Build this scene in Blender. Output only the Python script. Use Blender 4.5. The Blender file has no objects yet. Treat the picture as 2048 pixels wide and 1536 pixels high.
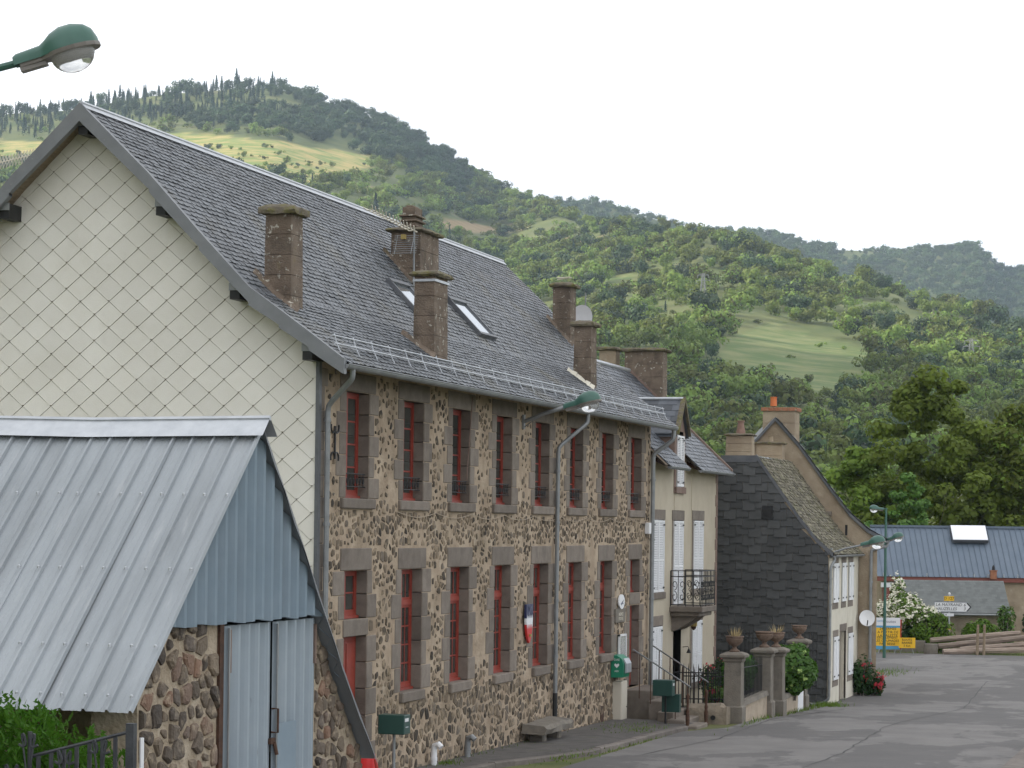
import bpy, math, random
import numpy as np
from mathutils import Vector, Matrix
random.seed(7); rng = np.random.default_rng(11)
sc = bpy.context.scene
col = sc.collection
R = math.radians

# ------------------------------------------------------------------ camera
TH = math.atan2(1441, 5000)            # the street runs 16 degrees to the right of the view axis
CZ = 4.9
cam_d = bpy.data.cameras.new('camera'); cam = bpy.data.objects.new('camera', cam_d); col.objects.link(cam)
cam_d.sensor_width = 36; cam_d.lens = 36*5000/2048; cam_d.shift_y = (1053-768)/2048
cam_d.clip_start = 0.5; cam_d.clip_end = 20000
cam.matrix_world = Matrix.Translation((0, 0, CZ)) @ Matrix.Rotation(TH, 4, 'Z') @ Matrix.Rotation(R(90), 4, 'X') @ Matrix.Rotation(0.013, 4, 'Z')
sc.camera = cam

# ------------------------------------------------------------------ sky, sun, exposure
SUN_EL, SUN_AZ = R(25), R(253)         # azimuth clockwise from +Y: a low sun far to the left, behind the valley side
w = bpy.data.worlds.new('World'); sc.world = w; w.use_nodes = True
nt = w.node_tree; nt.nodes.clear()
N = nt.nodes.new; L = nt.links.new
out = N('ShaderNodeOutputWorld'); bg = N('ShaderNodeBackground'); sky = N('ShaderNodeTexSky')
sky.sky_type = 'NISHITA'; sky.sun_disc = False; sky.sun_elevation = SUN_EL; sky.sun_rotation = SUN_AZ
tc = N('ShaderNodeTexCoord'); mp = N('ShaderNodeMapping'); no = N('ShaderNodeTexNoise'); rp = N('ShaderNodeValToRGB'); mx = N('ShaderNodeMix')
mp.inputs['Scale'].default_value = (1.3, 1.3, 3.0); mp.inputs['Location'].default_value = (0.35, 0.1, 0.0)
no.inputs['Scale'].default_value = 2.2; no.inputs['Detail'].default_value = 6; no.inputs['Roughness'].default_value = .5
rp.color_ramp.elements[0].position = .33; rp.color_ramp.elements[1].position = .58
rp.color_ramp.elements[0].color = (.55, .55, .55, 1); rp.color_ramp.elements[1].color = (1, 1, 1, 1)
mx.data_type = 'RGBA'; mx.inputs['B'].default_value = (13.2, 13.3, 13.6, 1)       # cloud deck
L(tc.outputs['Generated'], mp.inputs['Vector']); L(mp.outputs['Vector'], no.inputs['Vector']); L(no.outputs['Fac'], rp.inputs['Fac'])
L(rp.outputs['Color'], mx.inputs['Factor']); L(sky.outputs['Color'], mx.inputs['A']); L(mx.outputs['Result'], bg.inputs['Color'])
bg.inputs['Strength'].default_value = .1; L(bg.outputs['Background'], out.inputs['Surface'])
sl = bpy.data.lights.new('sun', 'SUN'); so = bpy.data.objects.new('sun', sl); col.objects.link(so)
sl.energy = 5.0; sl.angle = R(.6); sl.color = (1, .92, .78)
sd = Vector((math.sin(SUN_AZ)*math.cos(SUN_EL), math.cos(SUN_AZ)*math.cos(SUN_EL), math.sin(SUN_EL)))
so.rotation_euler = sd.to_track_quat('Z', 'Y').to_euler(); so.location = sd*60
sc.view_settings.view_transform = 'Standard'; sc.view_settings.look = 'None'; sc.view_settings.gamma = 1; sc.view_settings.exposure = .34
sc.cycles.use_denoising = True; sc.cycles.max_bounces = 6; sc.cycles.diffuse_bounces = 3; sc.cycles.glossy_bounces = 3
sc.cycles.transmission_bounces = 4; sc.cycles.transparent_max_bounces = 6; sc.cycles.volume_bounces = 0
sc.cycles.sample_clamp_indirect = 6

# ------------------------------------------------------------------ helpers
def mesh_np(name, V, F):
    """mesh from an (n,3) array and an (m,k) array of equal-sided faces"""
    me = bpy.data.meshes.new(name); V = np.asarray(V, np.float32); F = np.asarray(F, np.int32); k = F.shape[1]
    me.vertices.add(len(V)); me.vertices.foreach_set('co', V.ravel())
    me.loops.add(F.size); me.loops.foreach_set('vertex_index', F.ravel())
    me.polygons.add(len(F)); me.polygons.foreach_set('loop_start', np.arange(0, F.size, k, dtype=np.int32))
    me.update(calc_edges=True); return me
def set_rv(me, vals):
    a = me.attributes.new('rv', 'FLOAT', 'FACE'); a.data.foreach_set('value', np.asarray(vals, np.float32))
ORI = {}                                # world origin of every thing and part
class MB:
    def __init__(s): s.v = []; s.f = []; s.r = []; s.cur = None
    def add(s, vs, fs, r=None):
        o = len(s.v); s.v += [tuple(p) for p in vs]; s.f += [tuple(i+o for i in f) for f in fs]
        r = random.random() if r is None else r; s.r += [r]*len(fs); return s
    def box(s, x0, x1, y0, y1, z0, z1, r=None):
        v = [(x, y, z) for x in (x0, x1) for y in (y0, y1) for z in (z0, z1)]
        return s.add(v, [(0, 1, 3, 2), (4, 6, 7, 5), (0, 4, 5, 1), (2, 3, 7, 6), (0, 2, 6, 4), (1, 5, 7, 3)], r)
    def cbox(s, x0, x1, y0, y1, z0, z1, c=.012, r=None):
        """box with chamfered edges (two stacked rings per axis, 24-vertex form)"""
        X, Y, Z = (x0, x1), (y0, y1), (z0, z1); v = []; idx = {}
        for i in (0, 1):
            for j in (0, 1):
                for k in (0, 1):
                    sx, sy, sz = (1-2*i)*c, (1-2*j)*c, (1-2*k)*c
                    for a in range(3):
                        p = [X[i]+sx, Y[j]+sy, Z[k]+sz]; p[a] = (X[i], Y[j], Z[k])[a]
                        idx[(i, j, k, a)] = len(v); v.append(p)
        g = lambda i, j, k, a: idx[(i, j, k, a)]; f = []
        for a in range(3):
            for s_ in (0, 1):
                q = []
                for u, w_ in ((0, 0), (1, 0), (1, 1), (0, 1)):
                    t = [0, 0, 0]; t[a] = s_; t[(a+1) % 3] = u; t[(a+2) % 3] = w_; q.append(g(*t, a))
                f.append(tuple(q if s_ else q[::-1]))
        for a in range(3):                      # edges along axis a
            b, c_ = (a+1) % 3, (a+2) % 3
            for u in (0, 1):
                for w_ in (0, 1):
                    t0 = [0]*3; t1 = [0]*3; t0[a] = 0; t1[a] = 1; t0[b] = t1[b] = u; t0[c_] = t1[c_] = w_
                    q = [g(*t0, b), g(*t1, b), g(*t1, c_), g(*t0, c_)]
                    f.append(tuple(q[::-1] if u == w_ else q))
        for i in (0, 1):
            for j in (0, 1):
                for k in (0, 1):
                    q = [g(i, j, k, 0), g(i, j, k, 1), g(i, j, k, 2)]
                    f.append(tuple(q if (i+j+k) % 2 else q[::-1]))
        return s.add(v, f, r)
    def quad(s, a, b, c, d, r=None): return s.add([a, b, c, d], [(0, 1, 2, 3)], r)
    def prism(s, pts, axis, a0, a1, r=None):
        """extrude a 2-D outline along an axis; outline coords are the other two axes in xyz order"""
        def P(p, a):
            q = list(p); q.insert(axis, a); return q
        n = len(pts); v = [P(p, a0) for p in pts]+[P(p, a1) for p in pts]
        f = [tuple(range(n))[::-1], tuple(range(n, 2*n))]+[(i, (i+1) % n, n+(i+1) % n, n+i) for i in range(n)]
        return s.add(v, f, r)
    def tube(s, pts, rad, n=6, r=None, cap=True):
        pts = [Vector(p) for p in pts]; m = len(pts); rad = rad if hasattr(rad, '__len__') else [rad]*m; vs = []; fs = []
        up = Vector((0, 0, 1)); t0 = (pts[1]-pts[0]).normalized()
        u = t0.cross(up if abs(t0.z) < .9 else Vector((1, 0, 0))).normalized()
        for i, p in enumerate(pts):
            t = (pts[min(i+1, m-1)]-pts[max(i-1, 0)]).normalized(); u = (u-t*u.dot(t)).normalized(); w_ = t.cross(u)
            for k in range(n):
                a = 2*math.pi*k/n; vs.append(p+(u*math.cos(a)+w_*math.sin(a))*rad[i])
        for i in range(m-1):
            for k in range(n): fs.append((i*n+k, i*n+(k+1) % n, (i+1)*n+(k+1) % n, (i+1)*n+k))
        if cap: fs.append(tuple(range(n))[::-1]); fs.append(tuple((m-1)*n+k for k in range(n)))
        return s.add(vs, fs, r)
    def lathe(s, prof, c, n=14, r=None, sq=None):
        """turn (radius, z) pairs about a vertical axis at c"""
        vs = []; fs = []; m = len(prof)
        for ra, z in prof:
            for k in range(n):
                a = 2*math.pi*(k+.5)/n; vs.append((c[0]+ra*math.cos(a), c[1]+ra*math.sin(a), c[2]+z))
        for i in range(m-1):
            for k in range(n): fs.append((i*n+k, i*n+(k+1) % n, (i+1)*n+(k+1) % n, (i+1)*n+k))
        fs.append(tuple(range(n))[::-1]); fs.append(tuple((m-1)*n+k for k in range(n)))
        return s.add(vs, fs, r)
    def sq(s, prof, c, r=None):
        """stack of square rings (half-width, z): pillars, caps"""
        q = [(h*1.41421356, z) for h, z in prof]; return s.lathe(q, c, 4, r)
    def build(s, name, m, parent=None, smooth=False, kind=None):
        V = np.array(s.v, float)
        if parent is not None: o = ORI[parent.name]
        else: o = Vector(((V[:, 0].min()+V[:, 0].max())/2, (V[:, 1].min()+V[:, 1].max())/2, V[:, 2].min()))
        me = bpy.data.meshes.new(name); me.from_pydata([tuple(p) for p in V-np.array(o)], [], s.f); set_rv(me, s.r)
        if smooth:
            me.polygons.foreach_set('use_smooth', [True]*len(me.polygons))
            try: me.set_sharp_from_angle(angle=R(38))
            except Exception: pass
        return put(name, me, m, parent, o, kind)
def put(name, me, m, parent=None, o=Vector((0, 0, 0)), kind=None):
    ob = bpy.data.objects.new(name, me); col.objects.link(ob)
    if m is not None and not me.materials: me.materials.append(m)
    if parent is not None: ob.parent = parent
    else: ob.location = o
    if kind: ob['kind'] = kind
    ORI[ob.name] = Vector(o); return ob
def piece(name, me, M, parent, m=None):
    """an alike piece sharing mesh data, placed by a world matrix"""
    ob = bpy.data.objects.new(name, me); col.objects.link(ob)
    if m is not None and not me.materials: me.materials.append(m)
    ob.parent = parent; ob.matrix_basis = Matrix.Translation(-ORI[parent.name]) @ M
    ORI[ob.name] = ORI[parent.name]; return ob
def thing(name, label, cat, loc, group=None, rz=0):
    o = bpy.data.objects.new(name, None); col.objects.link(o); o.location = loc; o.rotation_euler.z = rz; o.empty_display_size = .2
    ORI[o.name] = Vector(loc); return tag(o, label, cat, group)
def tag(o, label, cat, group=None):
    o['label'] = label; o['category'] = cat
    if group: o['group'] = group
    return o
def struct(o): o['kind'] = 'structure'; return o
def copy_tree(o, parent=None):
    c = o.copy(); col.objects.link(c)
    if parent is not None: c.parent = parent
    for ch in list(o.children): copy_tree(ch, c)
    return c
def moved(root, loc, label, rz=0, sc_=None, group=None):
    c = copy_tree(root); c.location = loc; c.rotation_euler.z = rz; c['label'] = label
    if sc_: c.scale = sc_
    if group: c['group'] = group
    ORI[c.name] = Vector(loc); return c

# ------------------------------------------------------------------ materials
def mat(name, c1, c2=None, scale=3., rough=.85, bump=0., bscale=30., metal=0., rnd=0., spec=.4, hue=0., stains=(), detail=6., stretch=(1, 1, 1), ramp=None, trans=0.):
    """procedural surface: two-tone noise, piece-to-piece variation, wear stains and fine relief"""
    m = bpy.data.materials.new(name); m.use_nodes = True; t = m.node_tree; n = t.nodes.new; l = t.links.new
    b = t.nodes['Principled BSDF']; b.inputs['Roughness'].default_value = rough; b.inputs['Metallic'].default_value = metal
    b.inputs['Specular IOR Level'].default_value = spec
    geo = n('ShaderNodeNewGeometry'); mapn = n('ShaderNodeMapping'); mapn.inputs['Scale'].default_value = stretch
    l(geo.outputs['Position'], mapn.inputs['Vector']); P = mapn.outputs['Vector']
    oi = n('ShaderNodeObjectInfo'); at = n('ShaderNodeAttribute'); at.attribute_name = 'rv'
    ad = n('ShaderNodeMath'); ad.operation = 'ADD'; l(oi.outputs['Random'], ad.inputs[0]); l(at.outputs['Fac'], ad.inputs[1])
    fr = n('ShaderNodeMath'); fr.operation = 'FRACT'; l(ad.outputs[0], fr.inputs[0]); RV = fr.outputs[0]
    nz = n('ShaderNodeTexNoise'); nz.inputs['Scale'].default_value = scale; nz.inputs['Detail'].default_value = detail; nz.inputs['Roughness'].default_value = .6
    l(P, nz.inputs['Vector'])
    cr = n('ShaderNodeValToRGB'); cr.color_ramp.elements[0].position = .33; cr.color_ramp.elements[1].position = .67
    c2 = c2 or c1; cr.color_ramp.elements[0].color = (*c1, 1); cr.color_ramp.elements[1].color = (*c2, 1); l(nz.outputs['Fac'], cr.inputs['Fac'])
    C = cr.outputs['Color']
    def mixc(fac, A, B, mode='MIX'):
        q = n('ShaderNodeMix'); q.data_type = 'RGBA'; q.blend_type = mode
        for s_, v in (('Factor', fac), ('A', A), ('B', B)):
            if hasattr(v, 'is_linked') or hasattr(v, 'links'): l(v, q.inputs[s_])
            else: q.inputs[s_].default_value = v
        return q.outputs['Result']
    if ramp:
        rr = n('ShaderNodeValToRGB'); e = rr.color_ramp.elements
        for i, cc in enumerate(ramp):
            p = i/(len(ramp)-1)
            el = e[i] if i < 2 else e.new(p)
            el.position = p if i != 1 else 1/(len(ramp)-1); el.color = (*cc, 1)
        l(RV, rr.inputs['Fac']); C = mixc(.6, C, rr.outputs['Color'])
    if rnd or hue:
        hs = n('ShaderNodeHueSaturation'); ma = n('ShaderNodeMath'); ma.operation = 'MULTIPLY_ADD'; l(RV, ma.inputs[0]); ma.inputs[1].default_value = 2*rnd; ma.inputs[2].default_value = 1-rnd
        l(ma.outputs[0], hs.inputs['Value']); l(C, hs.inputs['Color'])
        if hue:
            mb = n('ShaderNodeMath'); mb.operation = 'MULTIPLY_ADD'; l(RV, mb.inputs[0]); mb.inputs[1].default_value = 2*hue; mb.inputs[2].default_value = .5-hue; l(mb.outputs[0], hs.inputs['Hue'])
        C = hs.outputs['Color']
    for (sc_c, sc_s, lo, hi, amt, *st) in stains:
        q = n('ShaderNodeTexNoise'); q.inputs['Scale'].default_value = sc_s; q.inputs['Detail'].default_value = 7; q.inputs['Roughness'].default_value = .62
        mm = n('ShaderNodeMapping'); mm.inputs['Scale'].default_value = st[0] if st else (1, 1, 1); mm.inputs['Location'].default_value = (sc_s*3.1, 7.7, sc_s); l(geo.outputs['Position'], mm.inputs['Vector']); l(mm.outputs['Vector'], q.inputs['Vector'])
        k = n('ShaderNodeMapRange'); k.inputs['From Min'].default_value = lo; k.inputs['From Max'].default_value = hi; k.inputs['To Max'].default_value = amt; l(q.outputs['Fac'], k.inputs['Value'])
        C = mixc(k.outputs['Result'], C, (*sc_c, 1))
    l(C, b.inputs['Base Color'])
    if bump:
        bz = n('ShaderNodeTexNoise'); bz.inputs['Scale'].default_value = bscale; bz.inputs['Detail'].default_value = 5; l(P, bz.inputs['Vector'])
        bp = n('ShaderNodeBump'); bp.inputs['Strength'].default_value = bump; bp.inputs['Distance'].default_value = .03; l(bz.outputs['Fac'], bp.inputs['Height']); l(bp.outputs['Normal'], b.inputs['Normal'])
    if trans:
        tr = n('ShaderNodeBsdfTranslucent'); l(C, tr.inputs['Color']); ms = n('ShaderNodeMixShader'); ms.inputs[0].default_value = trans
        l(b.outputs[0], ms.inputs[1]); l(tr.outputs[0], ms.inputs[2]); l(ms.outputs[0], t.nodes['Material Output'].inputs['Surface'])
    return m
def leafmat(name, c, rnd=.35, hue=.02, trans=.35):
    c2 = tuple(v*1.5 for v in c); return mat(name, c, c2, scale=.9, rough=.6, rnd=rnd, hue=hue, trans=trans, spec=.3)
M = {}
M['tile'] = mat('cream_fibre_cement', (.70, .672, .605), (.75, .725, .665), 1.2, .7, .15, 60, rnd=.05, stains=[((.40, .36, .28), 1.1, .58, .82, .35, (1, 1, .5)), ((.45, .42, .37), 6, .6, .8, .2)])
M['slate'] = mat('grey_slate', (.070, .078, .088), (.115, .122, .132), 2.2, .45, .25, 50, rnd=.38, spec=.5, stains=[((.15, .13, .075), .55, .54, .74, .55), ((.2, .19, .17), 9, .66, .75, .5)])
M['slate_new'] = mat('blue_slate', (.070, .078, .092), (.11, .12, .135), 2.2, .5, .2, 50, rnd=.4, spec=.5)
M['moss_slate'] = mat('mossy_stone_slate', (.11, .098, .070), (.20, .18, .135), 5, .95, .6, 20, rnd=.5, stains=[((.15, .15, .06), 3.5, .5, .68, .7)])
M['mortar'] = mat('tan_lime_mortar', (.33, .25, .175), (.47, .375, .275), 2.1, .95, .8, 18, stains=[((.19, .15, .10), .8, .5, .7, .6), ((.10, .085, .065), 3.1, .60, .76, .6), ((.53, .46, .36), 1.3, .62, .72, .6)])
M['rubble'] = mat('dark_basalt_rubble', (.075, .058, .042), (.14, .108, .075), 7, .9, .6, 25, rnd=.5, ramp=[(.055, .046, .038), (.105, .083, .058), (.15, .112, .075), (.09, .08, .07)], stains=[((.32, .25, .17), 5.5, .47, .60, .8), ((.03, .027, .024), 2.2, .58, .72, .6)])
M['dressed'] = mat('dressed_lava_stone', (.180, .150, .124), (.24, .205, .172), 4, .9, .5, 70, rnd=.16, stains=[((.095, .076, .062), 1.2, .52, .75, .6), ((.27, .23, .18), 5, .64, .8, .4)])
M['lavachim'] = mat('brown_chimney_stone', (.140, .105, .078), (.21, .163, .124), 2.5, .95, .8, 30, rnd=.1, stains=[((.06, .048, .038), 1.8, .5, .72, .75, (1, 1, .35)), ((.19, .165, .05), 2.6, .62, .78, .5), ((.50, .47, .40), 8.5, .61, .645, .85), ((.05, .042, .035), 3.5, .5, .7, .5)])
M['mosscap'] = mat('mossy_cap_stone', (.11, .092, .07), (.19, .165, .12), 5, 1, 1, 18, stains=[((.145, .135, .04), 5, .48, .62, .8), ((.05, .045, .035), 7, .55, .68, .6)])
M['red'] = mat('red_paint', (.235, .036, .022), (.30, .050, .032), 4, .5, .1, 60, rnd=.06, stains=[((.13, .03, .02), 6, .55, .75, .6), ((.33, .13, .09), 9, .62, .72, .5)])
M['glass'] = mat('dark_window_glass', (.030, .032, .030), (.062, .062, .055), 1.6, .08, rnd=.4, spec=.8)
M['skyglass'] = mat('roof_window_glass', (.42, .45, .48), rough=.03, spec=1.0, metal=.75)
M['zinc'] = mat('weathered_zinc', (.22, .23, .235), (.30, .31, .315), 3, .5, .1, 30, metal=.35, stains=[((.14, .14, .14), 2, .55, .75, .5)])
M['zinc_dark'] = mat('dark_zinc_flashing', (.10, .105, .115), (.145, .15, .16), 2.5, .5, .08, 30, metal=.25, stains=[((.2, .2, .2), 4, .6, .75, .4)])
M['barge'] = mat('grey_metal_verge', (.175, .182, .192), (.215, .222, .232), 2.5, .5, .05, 30, metal=.2, stains=[((.13, .13, .135), 1.2, .55, .75, .4), ((.3, .3, .3), 14, .66, .72, .5)])
M['doorsheet'] = mat('pale_blue_door_sheet', (.27, .32, .36), (.32, .365, .40), 2, .5, .06, 10, rnd=.03, stains=[((.22, .25, .28), 1.5, .5, .75, .5, (1, 1, .3)), ((.12, .12, .12), 11, .66, .74, .5, (1, 1, .25)), ((.22, .12, .07), 9, .70, .8, .5)])
M['rubblewall'] = mat('mossy_rubble_wall', (.20, .165, .125), (.30, .25, .19), 4, .95, .9, 14, stains=[((.12, .11, .08), 2.3, .5, .68, .6)])
M['zinc_new'] = mat('bright_galvanised', (.42, .44, .465), (.52, .54, .565), 5, .4, .1, 12, metal=.45)
M['shedroof'] = mat('pale_galvanised_sheet', (.275, .298, .315), (.35, .375, .395), 1.6, .55, .1, 14, metal=.15, rnd=.04, stretch=(1, .25, .25), stains=[((.20, .215, .225), .9, .48, .72, .6, (2.2, .4, .4)), ((.43, .44, .45), 3.2, .58, .75, .55, (3, .4, .4)), ((.24, .20, .16), 7, .70, .8, .5)])
M['bluesheet'] = mat('blue_grey_painted_sheet', (.185, .245, .295), (.225, .285, .335), 2, .5, .06, 10, rnd=.04, stains=[((.29, .32, .35), 4, .6, .78, .45, (1, 1, .2)), ((.16, .19, .22), 1.5, .5, .75, .5, (1, 1, .3)), ((.20, .12, .07), 9, .70, .8, .5)])
M['shedmortar'] = mat('sandy_mortar', (.33, .26, .18), (.45, .38, .29), 5, .95, .9, 22, stains=[((.22, .17, .11), 2, .5, .7, .6)])
M['shedstone'] = mat('mixed_field_stone', (.115, .092, .074), (.20, .16, .125), 6, .9, .7, 25, rnd=.3, ramp=[(.06, .053, .048), (.12, .094, .07), (.27, .21, .145), (.07, .062, .056), (.17, .128, .088), (.10, .08, .062), (.22, .115, .07), (.085, .073, .064)], stains=[((.37, .30, .215), 6, .52, .66, .75)])
M['black'] = mat('black_painted_iron', (.012, .012, .013), (.02, .02, .02), 9, .5, rnd=.1)
M['rust'] = mat('rusty_iron', (.05, .026, .016), (.10, .05, .03), 12, .8, .3, 60)
M['iron'] = mat('grey_wrought_iron', (.035, .037, .042), (.06, .063, .068), 8, .5, .2, 50)
M['wood'] = mat('weathered_wood', (.20, .15, .10), (.30, .235, .165), 5, .9, .5, 30, rnd=.2, stretch=(1, 1, 6))
M['lampgreen'] = mat('green_lamp_enamel', (.040, .110, .084), (.050, .130, .100), 6, .4, rnd=.05, spec=.5, stains=[((.10, .13, .11), 9, .6, .8, .3)])
M['lampgrey'] = mat('grey_lamp_housing', (.16, .145, .13), (.21, .19, .17), 9, .5, spec=.5)
M['render'] = mat('beige_render', (.46, .40, .305), (.52, .46, .36), 1.4, .9, .25, 60, stains=[((.33, .28, .21), .9, .52, .75, .5, (1, 1, .35)), ((.25, .21, .16), 4, .64, .8, .3, (1.5, 1.5, .2))])
M['quoin'] = mat('brown_quoin_stone', (.18, .12, .095), (.235, .17, .14), 5, .9, .4, 40, rnd=.12)
M['white'] = mat('white_paint', (.74, .745, .76), (.80, .80, .81), 5, .5, rnd=.03, stains=[((.55, .53, .49), 5, .62, .8, .35)])
M['whitewash'] = mat('cream_whitewash', (.60, .56, .46), (.68, .64, .54), 2, .9, .3, 40, stains=[((.42, .37, .28), 1.6, .55, .75, .6, (1, 1, .35)), ((.22, .19, .15), 3, .66, .8, .4)])
M['shingle'] = mat('black_fibre_shingle', (.054, .056, .056), (.072, .074, .074), 2, .6, .15, 60, rnd=.22, spec=.35, stains=[((.06, .06, .06), 2.5, .6, .8, .3, (1, 1, .4))])
M['oldrender'] = mat('stained_old_render', (.30, .235, .165), (.41, .335, .245), 1.3, .95, .6, 25, stains=[((.20, .15, .105), .9, .5, .7, .6), ((.50, .43, .33), 2.4, .58, .72, .6), ((.30, .15, .07), 1.7, .68, .78, .5)])
M['brick'] = mat('worn_brick', (.33, .13, .07), (.42, .20, .12), 6, .9, .4, 30, rnd=.1)
M['terracotta'] = mat('orange_terracotta', (.55, .15, .05), (.62, .2, .08), 6, .8)
M['pot'] = mat('brown_clay_pot', (.22, .13, .10), (.28, .18, .14), 8, .8)
M['asphalt'] = mat('patched_asphalt', (.155, .146, .140), (.20, .19, .18), .7, .9, .35, 90, stains=[((.085, .081, .079), .23, .50, .52, .6, (1, .5, 1)), ((.215, .200, .187), 1.3, .58, .72, .5), ((.11, .105, .10), .9, .62, .68, .55, (.25, 1.6, 1))])
M['pave'] = mat('dark_pavement', (.085, .078, .072), (.13, .12, .11), 2.5, .95, .6, 60, stains=[((.10, .105, .05), 1.4, .58, .72, .5), ((.17, .155, .14), 5, .6, .75, .4)])
M['kerb'] = mat('lava_kerb', (.14, .12, .105), (.20, .175, .155), 4, .9, .6, 40, rnd=.2)
M['garden_wall'] = mat('pale_garden_wall', (.40, .325, .245), (.48, .40, .31), 2.2, .95, .5, 30, stains=[((.20, .17, .13), 2.1, .5, .72, .6), ((.13, .125, .08), 1.2, .6, .75, .5)])
M['pillar'] = mat('grey_pillar_stone', (.17, .15, .125), (.235, .21, .175), 4, .95, .6, 40, stains=[((.10, .095, .08), 2.2, .5, .7, .6), ((.19, .13, .09), 5, .62, .75, .4)])
M['urn'] = mat('terracotta_urn', (.165, .110, .082), (.23, .165, .125), 9, .9, .5, 30, rnd=.15, stains=[((.45, .40, .33), 8, .6, .75, .5)])
M['mailgreen'] = mat('dark_green_letterbox', (.012, .052, .042), (.016, .06, .05), 6, .4, spec=.5)
M['aedgreen'] = mat('green_defibrillator_case', (.015, .20, .115), (.018, .22, .125), 6, .4)
M['cabinet'] = mat('cream_meter_cabinet', (.60, .55, .46), (.64, .59, .50), 3, .6, rnd=.02)
M['signwhite'] = mat('white_sign_sheet', (.72, .72, .74), rough=.4)
M['signyellow'] = mat('yellow_sign_sheet', (.80, .46, .015), (.82, .5, .03), 3, .5)
M['signblue'] = mat('blue_sign_sheet', (.09, .32, .52), rough=.5)
M['signred'] = mat('red_sign_edge', (.35, .03, .02), rough=.5)
M['ink'] = mat('sign_ink', (.02, .02, .022), rough=.5)
M['inkgrey'] = mat('grey_ink', (.14, .15, .2), rough=.5)
M['flagblue'] = mat('shield_blue', (.022, .027, .085), (.03, .035, .10), 9, .4)
M['flagred'] = mat('shield_red', (.56, .025, .025), (.60, .03, .03), 9, .4)
M['gold'] = mat('dull_gold', (.35, .26, .08), rough=.5)
M['bluemetal'] = mat('blue_grey_standing_seam', (.115, .15, .195), (.14, .175, .22), 1.5, .5, rnd=.03, metal=.1)
M['panel'] = mat('solar_panel_glass', (.80, .82, .85), rough=.1, spec=1, metal=.3)
M['fascia'] = mat('red_brown_boarding', (.20, .065, .05), (.24, .08, .062), 3, .7)
M['shingle_grey'] = mat('grey_bitumen_shingle', (.145, .155, .15), (.18, .19, .185), 3, .9, .3, 40, rnd=.12)
M['log'] = mat('grey_timber', (.20, .155, .125), (.30, .24, .195), 4, .95, .6, 25, rnd=.25, stretch=(.6, .6, 4))
M['bark'] = mat('grey_bark', (.13, .115, .095), (.21, .19, .16), 6, .95, .7, 20)
M['leaf_tree'] = leafmat('broad_tree_leaf', (.15, .205, .032), .4, .02, .5)
M['leaf_light'] = leafmat('light_tree_leaf', (.085, .16, .03))
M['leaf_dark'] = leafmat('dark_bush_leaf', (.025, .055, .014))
M['leaf_bush'] = leafmat('bush_leaf', (.095, .150, .018))
M['leaf_thuja'] = leafmat('thuja_frond', (.050, .145, .012), .3)
M['leaf_hyd'] = leafmat('hydrangea_leaf', (.058, .14, .020), .4)
M['bloom_hyd'] = mat('hydrangea_bloom', (.17, .27, .06), (.27, .36, .11), 20, .8, rnd=.15)
M['bloom_white'] = mat('white_rose_bloom', (.72, .68, .52), (.8, .78, .68), 20, .8, rnd=.1, trans=.2)
M['bloom_red'] = mat('red_rose_bloom', (.42, .03, .04), (.52, .05, .07), 20, .8, rnd=.2, trans=.2)
M['dry'] = mat('dry_grass', (.42, .33, .17), (.5, .4, .22), 20, .9, rnd=.2)
M['hilltree'] = leafmat('hill_broadleaf', (.122, .158, .028), .6, .03, .25)
M['hilltree_far'] = leafmat('far_broadleaf', (.066, .100, .034), .4, .02, .25)
M['hilltree_dark'] = leafmat('dark_hill_broadleaf', (.040, .066, .024), .4, .02, .15)
M['conifer'] = leafmat('hill_conifer', (.022, .045, .020), .3, .02, .1)

# ------------------------------------------------------------------ ground
from mathutils import noise as mn
TS, TC = math.sin(TH), math.cos(TH)
def polar(b, d): return (-TS*d+TC*b*d, TC*d+TS*b*d)
GT = [(-2000, 3.2), (0, 3.2), (15, 1.5), (26, 1.0), (45, .1), (66, -.15), (78, -.55), (115, -.8), (400, -2), (9000, -2)]
def zg(y): return float(np.interp(y, [g[0] for g in GT], [g[1] for g in GT]))
def grid_obj(name, xs, ys, zf, m, smooth=True):
    X, Y = np.meshgrid(xs, ys); Z = np.array([[zf(x, y) for x in xs] for y in ys]); nx, ny = len(xs), len(ys)
    V = np.stack([X.ravel(), Y.ravel(), Z.ravel()], 1); i = np.arange(nx*ny).reshape(ny, nx)
    F = np.stack([i[:-1, :-1].ravel(), i[:-1, 1:].ravel(), i[1:, 1:].ravel(), i[1:, :-1].ravel()], 1)
    me = mesh_np(name, V, F)
    if smooth: me.polygons.foreach_set('use_smooth', [True]*len(me.polygons))
    return put(name, me, m)
M['grass'] = mat('verge_grass', (.075, .10, .025), (.15, .15, .055), .8, .95, .6, 40, stains=[((.19, .155, .10), .5, .56, .7, .6)])
xs = np.unique(np.concatenate([[-4500, -2500, -1200, -600, -300, -150, -90], np.arange(-60, 61, 3), [90, 150, 300, 600, 1200, 2500, 4500]]))
ys = np.unique(np.concatenate([[-1400, -600, -200, -60, -20], np.arange(0, 150, 2.5), [170, 220, 300, 400, 600, 1200, 2500, 4500, 6300]]))
struct(grid_obj('ground', xs, ys, lambda x, y: zg(y), M['grass']))
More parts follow.
